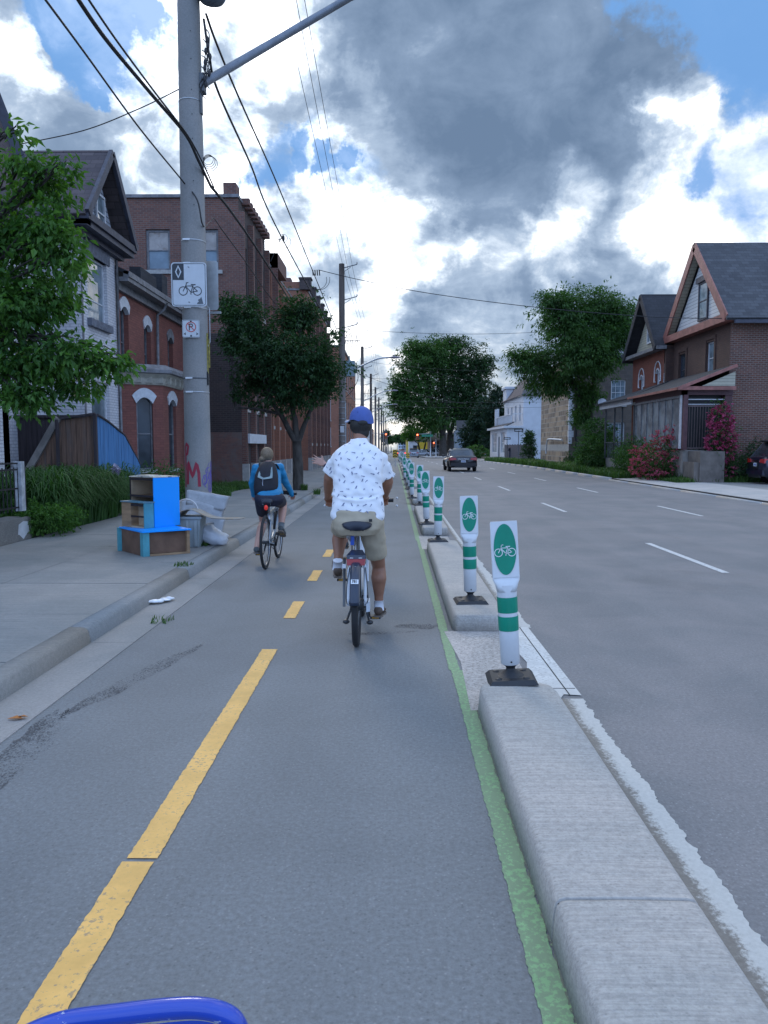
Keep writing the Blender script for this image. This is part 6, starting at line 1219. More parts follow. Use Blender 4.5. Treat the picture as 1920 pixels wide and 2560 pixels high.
for i, (x, y, c, k_, lit, lb_) in enumerate(((1.5, 150, (.25, .03, .04), 'sedan', True, 'small red car with lit tail lamps far down the street'), (3.6, 138, (.30, .33, .38), 'suv', False, 'small silver car ahead of the hazard board, far down the street'), (2.0, 190, (.45, .46, .48), 'suv', False, 'tiny white van beyond the small red car'), (5.2, 205, (.2, .22, .25), 'sedan', True, 'tiny grey car left of the traffic light mast'))):
    car(lb_, (x, y, gz(y)), 0, c, k_, lit)
for i, (x, y, c, rz, lb_) in enumerate(((8.2, 168, (.3, .32, .35), 80, 'grey parked car beside the traffic light post at the crossing'), (10.6, 176, (.45, .46, .48), 85, 'white parked car behind the small street tree'), (14.5, 122, (.10, .10, .11), 60, 'dark parked car nose behind the clipped bush'))):
    car(lb_, (x, y, gz(y)), R(rz), c, 'suv' if i == 1 else 'sedan')
# ------------------------------------------------------------------ traffic lights and signs at the crossing
M_TLY = mat('signal housing', (.40, .10, .02), .5, var=.1); M_LIT = mat('red signal lit', (.8, .05, .02), .4, emit=((1.0, .10, .04), 9)); M_SGN = mat('street sign green', (.02, .20, .12), .5)
def signal(label, p, mast=None, s_=1.0):
    o = thing('traffic_light', label, 'traffic light', (p.x, p.y, p.z)); g = MB(); g.box(-.20 * s_, .20 * s_, 0, .2, -.55 * s_, .55 * s_); b = g.build('housing', M_TLY, o)
    for i, m_ in enumerate((M_LIT, M_BLK, M_BLK)):
        MB().lathe([(0, .02), (.12 * s_, .01), (.13 * s_, 0)], (0, -.01, (.35 - .34 * i) * s_), 14, M=Matrix.Rotation(R(90), 3, 'X')).build('lamp', m_, b)
    if mast:
        g = MB(); zg = gz(p.y) - p.z; g.tube([(mast, .1, zg), (mast, .1, 1.0)], .10, 8); g.tube([(mast, .1, .6), (0, .1, .45)], .05, 6); g.build('mast', M_GALV, o)
    return o
signal('hanging red traffic light nearest the vanishing point of the street', at(965, 1090, 155), -3.2)
signal('red traffic light on the mast arm in front of the great trees', at(1043.5, 1092, 140), 2.4)
signal('low red traffic light beside the great trunk', at(1084.5, 1111, 140), .4, .8)
o = thing('street_name_sign', 'green street name sign on the traffic light mast arm', 'sign', tuple(at(1068, 1089, 139.9))); MB().box(-1.0, 1.0, 0, .04, -.2, .2).build('sign_plate', M_SGN, o)
o = thing('yellow_shop_sign', 'yellow shop sign beyond the crossing', 'sign', (8.0, 196, gz(196))); MB().box(-1.9, 1.2, 0, .3, 1.7, 3.5).build('sign_box', mat('sign yellow', (.62, .42, .04), .5), o); MB().box(-.1, .1, .1, .3, 0, 1.7).build('post', M_GALV, o)
for i, (u, v, Y, sgn, zt, lb_) in enumerate(((1297, 1075.5, 78, 1, 0, 'black one way sign with white arrow pointing right, on a post before the white shop'), (1268, 1096, 88, 1, 0, 'lower one way sign with white arrow beside the white shopfront'))):
    p = at(u, v, Y); o = thing('one_way_sign', lb_, 'sign', (p.x, p.y, gz(Y) + .1)); h = p.z - gz(Y) - .1; k_ = 1.0 if i == 0 else .85
    MB().tube([(-.0, .06, 0), (0, .06, h + .15)], .035, 6).build('post', M_DKM, o); MB().box(-.45 * k_, .45 * k_, 0, .02, h - .15 * k_, h + .15 * k_).build('sign_plate', M_BLK, o)
    g = MB(); g.poly([(x * k_, -.006, h + z_ * k_) for x, z_ in ((-.36, -.055), (.18, -.055), (.18, -.11), (.40, 0), (.18, .11), (.18, .055), (-.36, .055))]); g.build('arrow', M_TRIMW, o)
# ------------------------------------------------------------------ discarded furniture
M_BLUE = mat('bright blue panel', (0.0, 0.33, 0.98), .35, var=.03, scale=2); M_TEAL = mat('teal paint', (0.07, 0.30, 0.36), .5, var=.18, scale=5, dirt=((.28, .24, .18), 7, .62, .75, .6))
M_PLYW = mat('plywood', (0.33, 0.21, 0.12), .7, var=.25, scale=3, stretch=(1, 1, 5)); M_PLYD = mat('dark plywood', (0.15, 0.085, 0.055), .75, var=.3, scale=3, dirt=((.07, .05, .04), 6, .6, .8, .7)); M_PLYL = mat('pale plywood', (0.44, 0.33, 0.22), .7, var=.2, scale=4)
M_EDGE = mat('black shelf edge', (.02, .015, .02), .5)
def frame_at(K, dx, dy):
    """local axes: x along dx, y along dy (unit 2-vectors) with origin K"""
    return lambda x, y, z: V((K[0] + dx[0] * x + dy[0] * y, K[1] + dx[1] * x + dy[1] * y, z))
def fbox(mb, F, x0, x1, y0, y1, z0, z1, m=0): mb.hexa([F(x0, y0, z0), F(x1, y0, z0), F(x1, y1, z0), F(x0, y1, z0), F(x0, y0, z1), F(x1, y0, z1), F(x1, y1, z1), F(x0, y1, z1)], m)
K = (-3.33, 10.12); dx = (.83, .56); dy = (-.65, .76); F = frame_at(K, dx, dy); zb = .132
o = thing('drawer_base', 'low wide drawer base with plywood bottom and blue top, lowest of the discarded furniture', 'furniture', (K[0], K[1], zb))
g = MB(); fbox(g, F, .09, .62, .05, .09, zb + .03, zb + .31); g.build('plywood_panel', M_PLYD, o, world=True)
g = MB(); fbox(g, F, .09, .64, 0, .3, zb, zb + .025); fbox(g, F, .60, .64, 0.004, .3, zb + .025, zb + .32); g.build('edge_frame', M_PLYW, o, world=True)
g = MB(); fbox(g, F, 0.0, .085, 0.002, .10, zb, zb + .318); g.build('teal_corner', M_TEAL, o, world=True)
g = MB(); fbox(g, F, .012, .09, .10, .78, zb, zb + .315); g.build('side_panel', M_PLYD, o, world=True)
g = MB(); fbox(g, F, -.03, .02, .78, .84, zb, zb + .33); g.build('teal_leg', M_TEAL, o, world=True)
g = MB(); fbox(g, F, .09, .63, .09, .76, zb + .03, zb + .31); g.build('drawer_carcass', M_PLYW, o, world=True)
g = MB(); fbox(g, F, -.012, .655, -.015, .80, zb + .322, zb + .342); g.build('blue_top', M_BLUE, o, world=True)
z1 = zb + .344; K = (-3.32, 10.60); dx = (.6, .8); dy = (-.8, .6); F = frame_at(K, dx, dy)
o = thing('blue_cabinet', 'tall bright blue cabinet with open wooden shelves standing on the drawer base', 'furniture', (K[0], K[1], z1)); hh = .69
g = MB(); fbox(g, F, 0, .43, 0, .018, z1, z1 + hh); g.build('side_panel', M_BLUE, o, world=True)
g = MB(); fbox(g, F, 0.01, .43, .532, .55, z1, z1 + hh - .004); fbox(g, F, .41, .43, .02, .532, z1, z1 + hh - .01); g.build('carcass', M_PLYL, o, world=True)
g = MB(); [fbox(g, F, .012, .41, .019, .531, z1 + z_, z1 + z_ + .015) for z_ in (.02, .20, .42)]; g.build('shelf', M_PLYW, o, world=True)
g = MB(); [fbox(g, F, -.006, .010, .019, .545, z1 + z_ - .006, z1 + z_ + .022) for z_ in (.02, .20, .42, .655)]; fbox(g, F, -.004, .006, .54, .556, z1, z1 + hh); g.build('shelf_edging', M_EDGE, o, world=True)
g = MB(); fbox(g, F, -.01, .44, -.004, .56, z1 + hh, z1 + hh + .014); fbox(g, F, .02, .22, .12, .42, z1 + hh + .015, z1 + hh + .03); g.build('top_panel', mat('paint stained top', (.52, .50, .44), .6, var=.2, scale=6, dirt=((.05, .05, .07), 9, .58, .62, .8)), o, world=True)
K = (-3.41, 10.45); F = frame_at(K, dx, dy)
o = thing('teal_drawer', 'teal drawer box with wooden inside standing in front of the blue cabinet', 'furniture', (K[0], K[1], z1)); hh = .345
g = MB(); fbox(g, F, 0, .15, 0, .018, z1, z1 + hh); g.build('side_panel', M_TEAL, o, world=True)
g = MB(); fbox(g, F, 0, .15, .31, .53, z1, z1 + hh - .003); g.build('wooden_front', M_PLYW, o, world=True); g = MB(); fbox(g, F, 0, .15, .019, .309, z1, z1 + .02); fbox(g, F, .12, .15, .019, .309, z1 + .02, z1 + hh); g.build('back_board', M_PLYL, o, world=True)
g = MB(); fbox(g, F, -.003, .02, .02, .309, z1 + .145, z1 + .168); fbox(g, F, -.003, .02, .02, .309, z1 + .30, z1 + .33); g.build('shelf_edging', M_EDGE, o, world=True)
g = MB(); fbox(g, F, -.015, .165, -.01, .545, z1 + hh + .001, z1 + hh + .016); g.build('top_panel', mat('grey teal', (.10, .22, .28), .5, var=.2), o, world=True)
# rubbish between the furniture and the pole
M_FAB = mat('grey upholstery', (.36, .38, .41), .85, var=.15, scale=5, bump=.5, bscale=25)
def fold_sheet(F, nx, nz, m, o, name, th=.02):
    rings = []
    for j in range(nz + 1):
        rings.append([F(i / nx, j / nz, 0) for i in range(nx + 1)] + [F(i / nx, j / nz, 1) for i in range(nx, -1, -1)])
    return MB().rings(rings).build(name, m, o, world=True)
o = thing('folded_cushion', 'grey folded foam cushion leaning against the graffitied pole', 'cushion', (-3.05, 12.3, zb))
for k_, (z0, z1_, y, dxx) in enumerate(((.10, .42, 12.08, .0), (.36, .58, 12.16, -.03), (.52, .74, 12.22, .04))):
    fold_sheet(lambda a, b, c, z0=z0, z1_=z1_, y=y, dxx=dxx: V((-3.36 + dxx + .60 * a + .06 * b * a, y + .16 * c + .02 * math.sin(a * 5) + .08 * b, zb + z0 + (z1_ - z0) * b + .03 * math.sin(a * 3.0 + k_) - .10 * a * a * (1 if k_ < 2 else .5))), 12, 5, M_FAB, o, 'foam_layer')
o = thing('cardboard_sheet', 'bent grey cardboard sheet draped over the white bin', 'cardboard', (-2.9, 11.3, .55))
fold_sheet(lambda a, b, c: V((-3.20 + .98 * a, 11.0 + .42 * b + .02 * a, .56 + .14 * math.exp(-((a - .25) / .22) ** 2) - .02 * b - .012 * c - .28 * max(0, .12 - a) * 4)), 22, 4, mat('grey card', (.30, .28, .25), .8, var=.15, scale=4, dirt=((.36, .25, .14), 3, .5, .6, .6)), o, 'card')
o = thing('plastic_bin', 'pale grey plastic bin standing behind the drawer base', 'bin', (-3.0, 11.25, zb)); g = MB()
for s_ in range(4):
    pass
g.rings([[(-.19, -.15, 0), (.16, -.15, 0), (.16, .15, 0), (-.19, .15, 0)], [(-.21, -.18, .42), (.20, -.18, .42), (.20, .18, .42), (-.21, .18, .42)], [(-.23, -.20, .42), (.22, -.20, .42), (.22, .20, .42), (-.23, .20, .42)], [(-.23, -.20, .45), (.22, -.20, .45), (.22, .20, .45), (-.23, .20, .45)]], sm=False); g.build('bin_body', mat('bin plastic', (.30, .35, .37), .5, var=.1), o)
g = MB(); [g.box(-.13 + i * .12, -.09 + i * .12, -.195, -.16, .02, .40) for i in range(3)]; g.build('ribs', MATS['bin plastic'], o); MB().torus((-.05, 0, .52), .17, .012, 'Y', 20, 6, a0=10, a1=170).build('handle', M_TRIMW, o)
o = thing('rubbish_bag', 'small white plastic rubbish bag on the sidewalk edge', 'bag', (-2.72, 11.42, zb)); g = MB(); r = random.Random(4); vs = []
nu, nv = 26, 14
for i in range(nv + 1):
    t_ = math.pi * i / nv
    for j in range(nu):
        a = 2 * math.pi * j / nu; q = 1 + .22 * mnoise.noise(V((math.cos(a) * 2.2, math.sin(a) * 2.2, t_ * 2.5))) + .08 * mnoise.noise(V((math.cos(a) * 7, math.sin(a) * 7, t_ * 7)))
        vs.append((.21 * q * math.sin(t_) * math.cos(a) + .03, .17 * q * math.sin(t_) * math.sin(a), max(0, .12 + .15 * q * math.cos(t_) - .06 * math.cos(a))))
g.add(vs, [(i * nu + j, (i + 1) * nu + j, (i + 1) * nu + (j + 1) % nu, i * nu + (j + 1) % nu) for i in range(nv) for j in range(nu)], 0, True); g.build('bag', mat('white plastic bag', (.60, .64, .70), .35, var=.06), o)
# rim of the photographer's own blue bike basket
o = thing('bike_basket', 'glossy blue plastic rim of a bike basket at the bottom edge of the picture', 'basket', tuple(at(330, 2560, .62))); M_BASK = mat('basket blue', (.006, .05, .42), .28, var=.08, scale=5, coat=.6, dirt=((.5, .55, .65), 45, .64, .66, .7))
pts = [at(u, v, .62) for u, v in ((40, 2600), (150, 2556), (300, 2535), (420, 2522), (500, 2520), (560, 2534), (592, 2562), (606, 2620), (612, 2760))]
MB().tube(catmull(pts, 8), [.0085] * (8 * 8 + 1), 12, sq=1.0).build('basket_rim', M_BASK, o, world=True)
pts2 = [at(u, v, .66) for u, v in ((150, 2600), (300, 2572), (420, 2556), (500, 2552), (550, 2566), (575, 2600), (590, 2760))]
MB().rings([[p for p in catmull(pts2, 6)], [p + V((0, -.03, -.12)) for p in catmull(pts2, 6)]], close=False, caps=False).build('basket_wall', M_BASK, o, world=True)
# ------------------------------------------------------------------ people
def fuse(name, mb, voxel, m, parent, smooth=4, fold=None, post=None):
    me = bpy.data.meshes.new('tmp'); me.from_pydata([tuple(v) for v in mb.v], [], mb.f); o = bpy.data.objects.new(name, me); C.objects.link(o)
    md = o.modifiers.new('r', 'REMESH'); md.mode = 'VOXEL'; md.voxel_size = voxel; sm = o.modifiers.new('s', 'SMOOTH'); sm.iterations = smooth; sm.factor = .6
    dg = bpy.context.evaluated_depsgraph_get(); me2 = bpy.data.meshes.new_from_object(o.evaluated_get(dg)); o.modifiers.clear(); o.data = me2; bpy.data.meshes.remove(me); me2.name = name
    me2.materials.clear()
    for q in (m if isinstance(m, (list, tuple)) else [m]): me2.materials.append(q)
    if fold:
        for v in me2.vertices:
            p = v.co; v.co = p + v.normal * fold(p)
    me2.shade_smooth(); me2.update(); o.parent = parent; return o
def limbs(mb, pts, rs, n=14):
    pts = [V(p) for p in pts]; mb.tube(pts, rs, n)
    for p, r_ in zip(pts, rs): mb.ell(p, (r_, r_, r_), n, 8)
def loft(mb, secs, n=28, p=2.3):
    """secs = (centre, half width x, half depth y, tilt forward)"""
    rg = []
    for c, a, b, tl in secs:
        c = V(c); rg.append([c + V((a * math.copysign(abs(math.cos(t_)) ** (2 / p), math.cos(t_)), b * math.copysign(abs(math.sin(t_)) ** (2 / p), math.sin(t_)) * math.cos(tl), -b * math.copysign(abs(math.sin(t_)) ** (2 / p), math.sin(t_)) * math.sin(tl))) for t_ in [2 * math.pi * i / n for i in range(n)]])
    mb.rings(rg)
def hand(mb, w, d, pn, side, grip=True, s_=1.0):
    """palm and five fingers: w wrist, d direction of the palm, pn palm normal (where the fingers curl), side = towards the thumb"""
    w, d, pn, side = V(w), V(d).normalized(), V(pn).normalized(), V(side).normalized()
    for k_ in range(4):
        o_ = side * (.030 - .020 * k_) * s_; limbs(mb, [w + o_ * .5, w + d * .05 * s_ + o_, w + d * .085 * s_ + o_], [.016 * s_, .0150 * s_, .0125 * s_], 8)
        L = (.075, .083, .077, .060)[k_] * s_; b = w + d * .088 * s_ + o_ * 1.05
        if grip: limbs(mb, [b, b + d * L * .30 + pn * L * .22, b + d * L * .18 + pn * L * .62, b - d * L * .14 + pn * L * .72], [.0098 * s_, .0095 * s_, .009 * s_, .0080 * s_], 8)
        else: e = (d + side * (.22 - .16 * k_)).normalized(); limbs(mb, [b, b + e * L * .5 + pn * .004, b + e * L + pn * .012], [.0098 * s_, .0092 * s_, .0078 * s_], 8)
    b = w + d * .030 * s_ + side * .030 * s_; e = (d * .5 + side * .8 + pn * (.5 if grip else .1)).normalized(); e2 = (d * .9 + side * .1 + pn * .5).normalized() if grip else (d * .6 + side * .8).normalized(); limbs(mb, [b, b + e * .032 * s_, b + e * .032 * s_ + e2 * .030 * s_], [.0135 * s_, .011 * s_, .0088 * s_], 8)
M_SK1 = mat('tanned skin', (.27, .125, .075), .5, var=.08, scale=9); M_SK2 = mat('fair skin', (.46, .26, .20), .5, var=.08, scale=9)
def head(mb, c, yaw, s_=1.0, tilt=0.0):
    M = Matrix.Rotation(yaw, 3, 'Z') @ Matrix.Rotation(tilt, 3, 'X'); c = V(c); q = lambda x, y, z: c + M @ (V((x, y, z)) * s_)
    mb.ell(c + M @ V((0, -.012, .02)) * s_, (.077 * s_, .095 * s_, .098 * s_), 22, 16, M=M); mb.ell(q(0, .022, -.05), (.060 * s_, .068 * s_, .062 * s_), 16, 12, M=M); mb.ell(q(0, .055, -.085), (.030 * s_, .030 * s_, .026 * s_), 12, 8)
    limbs(mb, [q(0, .085, .012), q(0, .108, -.022)], [.010 * s_, .0135 * s_], 8); mb.ell(q(0, .080, -.055), (.026 * s_, .014 * s_, .008 * s_), 10, 6)
    for sx in (-1, 1): mb.ell(q(sx * .078, -.008, -.008), (.010 * s_, .020 * s_, .032 * s_), 10, 8, M=M); mb.ell(q(sx * .033, .07, .022), (.022 * s_, .012 * s_, .008 * s_), 10, 6, M=M)
    return q, M
def face_bits(o, q, M, s_=1.0):
    for sx in (-1, 1):
        e = MB().ell(q(sx * .032, .074, .004), (.0125 * s_, .0125 * s_, .0125 * s_), 10, 8).build('eye', mat('eye white', (.7, .7, .7), .3, var=0), o); MB().ell(q(sx * .032, .0845, .004), (.006 * s_, .004 * s_, .006 * s_), 8, 6, M=M).build('iris', M_BLK, e)
    MB().ell(q(0, .090, -.056), (.024 * s_, .005 * s_, .0055 * s_), 12, 6, M=M).build('lips', mat('lips', (.28, .09, .08), .5), o)
def build_text(s, name, m, parent, loc, rot, size, sx=1.0):
    cu = bpy.data.curves.new('t', 'FONT'); cu.body = s; cu.size = size; cu.align_x = 'CENTER'; cu.align_y = 'CENTER'; cu.offset = size * .02
    t_ = bpy.data.objects.new('t', cu); C.objects.link(t_); dg = bpy.context.evaluated_depsgraph_get(); me = bpy.data.meshes.new_from_object(t_.evaluated_get(dg)); bpy.data.objects.remove(t_); me.name = name
    me.materials.clear(); me.materials.append(m); o = bpy.data.objects.new(name, me); C.objects.link(o); o.parent = parent; o.location = loc; o.rotation_euler = rot; o.scale = (sx, 1, 1); return o
def lerp(a, b, t_): return V(a).lerp(V(b), t_)
# ---------------- bicycles
M_FRW = mat('bike white paint', (.55, .60, .66), .3, var=.04, coat=.5); M_FRK = mat('bike black parts', (.022, .025, .03), .4, var=.1); M_FEND = mat('dark blue fender', (.015, .025, .05), .3, var=.05, coat=.3)
M_SADD = mat('saddle vinyl', (.015, .02, .035), .45); M_STEEL = mat('polished steel', (.30, .31, .33), .25, 1.0, var=0)
def bicycle(label, loc, rz, hubs=(0.0, 1.10), rw=.345, tw=.024, bb=(.46, .29), seat=(.20, .93), bar=(.86, 1.10), barw=.30, col=M_FRW, crank=-60, share=False, lean=0, name='bicycle'):
    o = thing(name, label, 'bicycle', loc, rz); o.rotation_euler.y = lean
    for i, y in enumerate(hubs):
        w = MB().torus((0, y, rw), rw - tw, tw, 'X', 48, 10, rx=tw).build('wheel', M_TYRE, o)
        MB().torus((0, y, rw), rw - 2 * tw - .008, .010, 'X', 44, 6).build('rim', M_FRK if share else M_STEEL, w)
        g = MB(); [g.tube([(sx * .03, y + .02 * math.cos(a), rw + .02 * math.sin(a)), (0, y + math.cos(a + .25 * sx) * (rw - 2 * tw), rw + math.sin(a + .25 * sx) * (rw - 2 * tw))], .0013, 4, caps=False) for k_ in range(16) for sx, a in ((1 if k_ % 2 else -1, 2 * math.pi * k_ / 16),)]; g.build('spokes', M_STEEL, w)
        MB().tube([(-.05, y, rw), (.05, y, rw)], .05 if (share and i == 0) else .022, 14).build('hub', M_FRK, w)
    s0 = V((0, seat[0] + .06, seat[1] - .10)); bbv = V((0, *bb)); hd = V((0, bar[0] + .02, bar[1] - .18)); hd2 = V((0, bar[0] + .09, bar[1] - .34)); stay = .052 if not share else .068
    f = MB(); tr_ = .026 if share else .017; f.tube([lerp(bbv, s0, .0), lerp(bbv, s0, .72)], tr_, 12); f.tube([lerp(bbv, s0, .12 if share else .85), hd2 if share else hd], tr_ * 1.3, 12); f.tube([bbv, hd2], tr_ * 1.4, 12); f.tube([hd, hd2], .026, 12)
    top = lerp(bbv, s0, .62)
    for sx in (-1, 1):
        f.tube([(sx * stay, hubs[0], rw), (sx * stay, hubs[0] + .12, rw + .26), (sx * .045, top.y - .02, top.z)], .0125 if share else .009, 8); f.tube([(sx * stay, hubs[0], rw), (sx * .045, bbv.y, bbv.z)], .012, 8)
    if share: f.hexa([V(p) for p in ((.078, hubs[0] - .03, rw - .055), (.108, hubs[0] - .03, rw - .05), (.108, hubs[0] + .12, rw - .05), (.078, hubs[0] + .12, rw - .055), (.078, hubs[0] - .03, rw + .03), (.104, hubs[0] - .03, rw + .03), (.104, hubs[0] + .12, rw + .03), (.078, hubs[0] + .12, rw + .03))])
    f.build('frame', col, o)
    g = MB(); [g.tube([(sx * .05, hubs[1], rw), (sx * .05, hubs[1] - .08, rw + .33), (sx * .02, hd2.y + .01, hd2.z)], .013, 8) for sx in (-1, 1)]; g.build('fork', col, o)
    MB().tube([lerp(bbv, s0, .70), (0, seat[0] + .03, seat[1] - .03)], .0155, 12).build('seat_post', M_STEEL, o)
    sd_ = MB(); rg = []
    for y, w, z in ((-.13, .055, .0), (-.125, .10 if share else .07, .02), (-.08, .122 if share else .078, .028), (0, .09 if share else .06, .022), (.08, .035, .012), (.14, .022, .008), (.15, .012, 0)):
        rg.append([(w * math.cos(a), seat[0] + y, seat[1] + z + .026 * math.sin(a) * (1.1 if w > .06 else .8) - (.012 if math.sin(a) < 0 and w > .06 else 0)) for a in [2 * math.pi * i / 18 for i in range(18)]])
    sd_.rings(rg); sd = sd_.build('saddle', M_SADD, o); g = MB(); [g.tube([(sx * .05, seat[0] - .10, seat[1] - .02), (sx * .02, seat[0] - .02, seat[1] - .05), (sx * .02, seat[0] + .08, seat[1] - .02)], .005, 6) for sx in (-1, 1)]; g.build('saddle_rails', M_STEEL, sd)
    hb = MB().tube(catmull([V((-barw, bar[0], bar[1])), V((-barw * .5, bar[0] + .04, bar[1] + .01)), V((0, bar[0] + .05, bar[1] - .01)), V((barw * .5, bar[0] + .04, bar[1] + .01)), V((barw, bar[0], bar[1]))], 4), .0125, 8).build('handlebar', M_FRK, o)
    for sx in (-1, 1): MB().tube([(sx * (barw - .12), bar[0] + .01, bar[1]), (sx * (barw + .01), bar[0], bar[1])], .019, 10).build('grip', M_FRK, hb); MB().tube([(sx * (barw - .13), bar[0] + .04, bar[1] - .01), (sx * (barw - .02), bar[0] + .07, bar[1] - .02)], .006, 6).build('brake_lever', M_STEEL, hb)
    MB().tube([(0, bar[0] + .05, bar[1]), hd], .02, 8).build('stem', M_FRK, o)
    ca = R(crank); cl = .17; cv = V((0, math.cos(ca) * cl, math.sin(ca) * cl))
    g = MB(); g.tube([bbv + V((.07, 0, 0)), bbv + V((.085, 0, 0)) + cv], .012, 8); g.tube([bbv - V((.07, 0, 0)), bbv - V((.085, 0, 0)) - cv], .012, 8); g.lathe([(.0, -.004), (.09, -.004), (.09, .004), (0, .004)], bbv + V((.055, 0, 0)), 24, M=Matrix.Rotation(R(90), 3, 'Y')); g.tube([bbv - V((.08, 0, 0)), bbv + V((.08, 0, 0))], .03, 12); g.build('crankset', M_FRK, o)
    for sx in (1, -1):
        p = bbv + V((sx * .14, 0, 0)) + cv * sx; pd = MB(); pd.box(p.x - .045, p.x + .045, p.y - .045, p.y + .045, p.z - .011, p.z + .011); q = pd.build('pedal', M_FRK, o); MB().box(p.x - .03, p.x + .03, p.y - .050, p.y - .046, p.z - .006, p.z + .006).build('reflector', mat('amber reflector', (.5, .25, .02), .3), q)
    g = MB(); c_ = []
    for zz, r_, y in ((1, .09, bb[0]),): pass
    g.tube([(.055, hubs[0], rw + .035), (.055, bb[0], bb[1] + .09)], .005, 5); g.tube([(.055, hubs[0], rw - .035), (.055, bb[0], bb[1] - .09)], .005, 5); g.build('chain', M_FRK, o)
    return o
# ---------------- the man's shared electric bicycle
bx, by = -.295, 6.08
eb = bicycle('white shared electric bicycle with dark rear fender, ridden by the man in the white shirt', (bx, by, 0), 0, (0, 1.10), .335, .027, (.45, .30), (.17, .945), (.86, 1.115), .285, M_FRW, -82, True, name='electric_bicycle')
def arc_strip(a0, a1, Rr, w, drop, n=26):
    rg = []
    for i in range(n + 1):
        a = R(a0 + (a1 - a0) * i / n); cy, cz = -math.cos(a), math.sin(a); rg.append([(x * w, cy * (Rr - d_), .335 + cz * (Rr - d_)) for x, d_ in ((-1, drop), (-.92, .012), (-.6, .002), (0, 0), (.6, .002), (.92, .012), (1, drop), (.94, drop), (0, .006), (-.94, drop))])
    return MB().rings(rg, close=True)
arc_strip(10, 125, .372, .040, .045).build('rear_fender', M_FEND, eb)
g = MB(); a = R(39); cy, cz = -math.cos(a) * .374, .335 + math.sin(a) * .374; tn = V((0, math.sin(a), math.cos(a))); nn_ = V((0, -math.cos(a), math.sin(a))); cpt = V((0, cy, cz)) + nn_ * .002
g.prism([cpt + V((sx * .029, 0, 0)) + tn * tt for sx, tt in ((-1, -.019), (1, -.019), (1, .019), (-1, .019))], nn_ * .002); npl = g.build('number_plate', mat('plate white', (.72, .74, .76), .4, var=0), eb)
build_text('781', 'number_lettering', M_BLK, npl, cpt + nn_ * .005, (R(90) - a, 0, 0), .036, .85)
for (x, y, z) in ((0, cy - .03, cz - .14), (0, cy + .1, cz + .1)): MB().ell((x, y, z), (.006, .006, .006), 8, 6).build('rivet', M_STEEL, eb)
g = MB(); g.hexa([V(p) for p in ((-.07, -.09, .665), (.07, -.09, .665), (.05, .10, .665), (-.05, .10, .665), (-.075, -.07, .745), (.075, -.07, .745), (.045, .10, .765), (-.045, .10, .765))]); lb_ = g.build('lamp_housing', M_FEND, eb)
g = MB(); g.hexa([V(p) for p in ((-.068, -.102, .668), (.068, -.102, .668), (.072, -.08, .668), (-.072, -.08, .668), (-.073, -.096, .716), (.073, -.096, .716), (.078, -.07, .716), (-.078, -.07, .716))]); g.build('tail_lamp', mat('red tail lens', (.32, .012, .015), .25, coat=.4), lb_)
g = MB(); g.box(-.048, -.022, -.095, -.085, .722, .728); g.box(.022, .048, -.095, -.085, .722, .728); g.build('lamp_strip', M_TRIMW, lb_)
MB().tube([(-.094, -.10, .34), (-.092, -.06, .72)], .011, 8).build('lock_bar', M_DKM, eb); MB().box(-.107, -.079, -.10, -.05, .645, .675).build('lock_block', M_TRIMW, eb)
MB().box(-.055, -.025, .12, .22, .80, .88).build('blue_clamp', mat('clamp blue', (.02, .08, .4), .4), eb); g = MB(); g.bar((-.075, .10, .88), (-.02, .18, .80), .02, .03); g.build('seat_lever', M_STEEL, eb)
g = MB(); g.tube([(-.05, .40, .26), (-.10, .34, .13)], .010, 6); g.tube([(.05, .40, .26), (.09, .34, .12)], .010, 6); g.tube([(-.06, .40, .26), (.06, .40, .26)], .012, 6); g.ell((-.105, .33, .12), (.03, .03, .02), 8, 6); g.ell((.095, .33, .115), (.03, .03, .02), 8, 6); g.build('kickstand', M_FRK, eb)
g = MB(); g.tube(catmull([V((.07, .1, .62)), V((.085, -.02, .5)), V((.095, -.06, .4)), V((.08, -.02, .345))], 5), .004, 5); g.tube(catmull([V((-.06, .1, .62)), V((-.075, -.02, .5)), V((-.08, -.05, .4)), V((-.075, 0, .34))], 5), .004, 5); g.build('brake_cables', M_FRK, eb)
g = MB(); [g.ell((sx * .325, .85, 1.10 + .035 * k_), (.011, .011, .011), 8, 6) for sx in (-1, 1) for k_ in (-1, 1)]; g.build('bar_end_lights', M_TRIMW, eb)
# ---------------- man in the white shirt
def pt(du, dv, Y, o_): return at(du * 1.1573, dv * 1.1573, Y) - V(o_)
ml = (bx, 6.30, 0.0); mn = thing('person', 'man in a white patterned shirt, khaki shorts and blue cap cycling away', 'person', ml)
hdc = pt(779, 913, 6.62, ml) + V((0, 0, .0)); hipz = .98
sh = {s_: pt(u, v, 6.50, ml) for s_, u, v in ((-1, 731, 990), (1, 823, 990))}
el = {-1: pt(711, 1032, 6.56, ml), 1: pt(838, 1040, 6.58, ml)}
wr = {-1: pt(708, 1073, 6.80, ml), 1: pt(832, 1071, 6.80, ml)}
hip = {s_: V((s_ * .105, .02, .98)) for s_ in (-1, 1)}
cra = R(-82); pr_ = V((.14, by + .45 + math.cos(cra) * .17 - ml[1], .30 + math.sin(cra) * .17)); pl_ = V((-.14, by + .45 - math.cos(cra) * .17 - ml[1], .30 - math.sin(cra) * .17))
ank = {1: pr_ + V((.03, -.06, .10)), -1: pl_ + V((-.035, -.08, .125))}; kn = {1: V((.17, .22, .575)), -1: V((-.17, .40, .87))}
bd = MB(); q, Mh = head(bd, hdc, R(50)); limbs(bd, [hdc + V((0, -.02, -.06)), hdc + V((0, -.06, -.17)), V((0, .16, 1.50))], [.058, .060, .07])
loft(bd, [((0, .01, .95), .14, .10, 0), ((0, .07, 1.2), .14, .075, 0), ((0, .13, 1.42), .14, .075, 0), ((0, .15, 1.54), .09, .055, 0)])
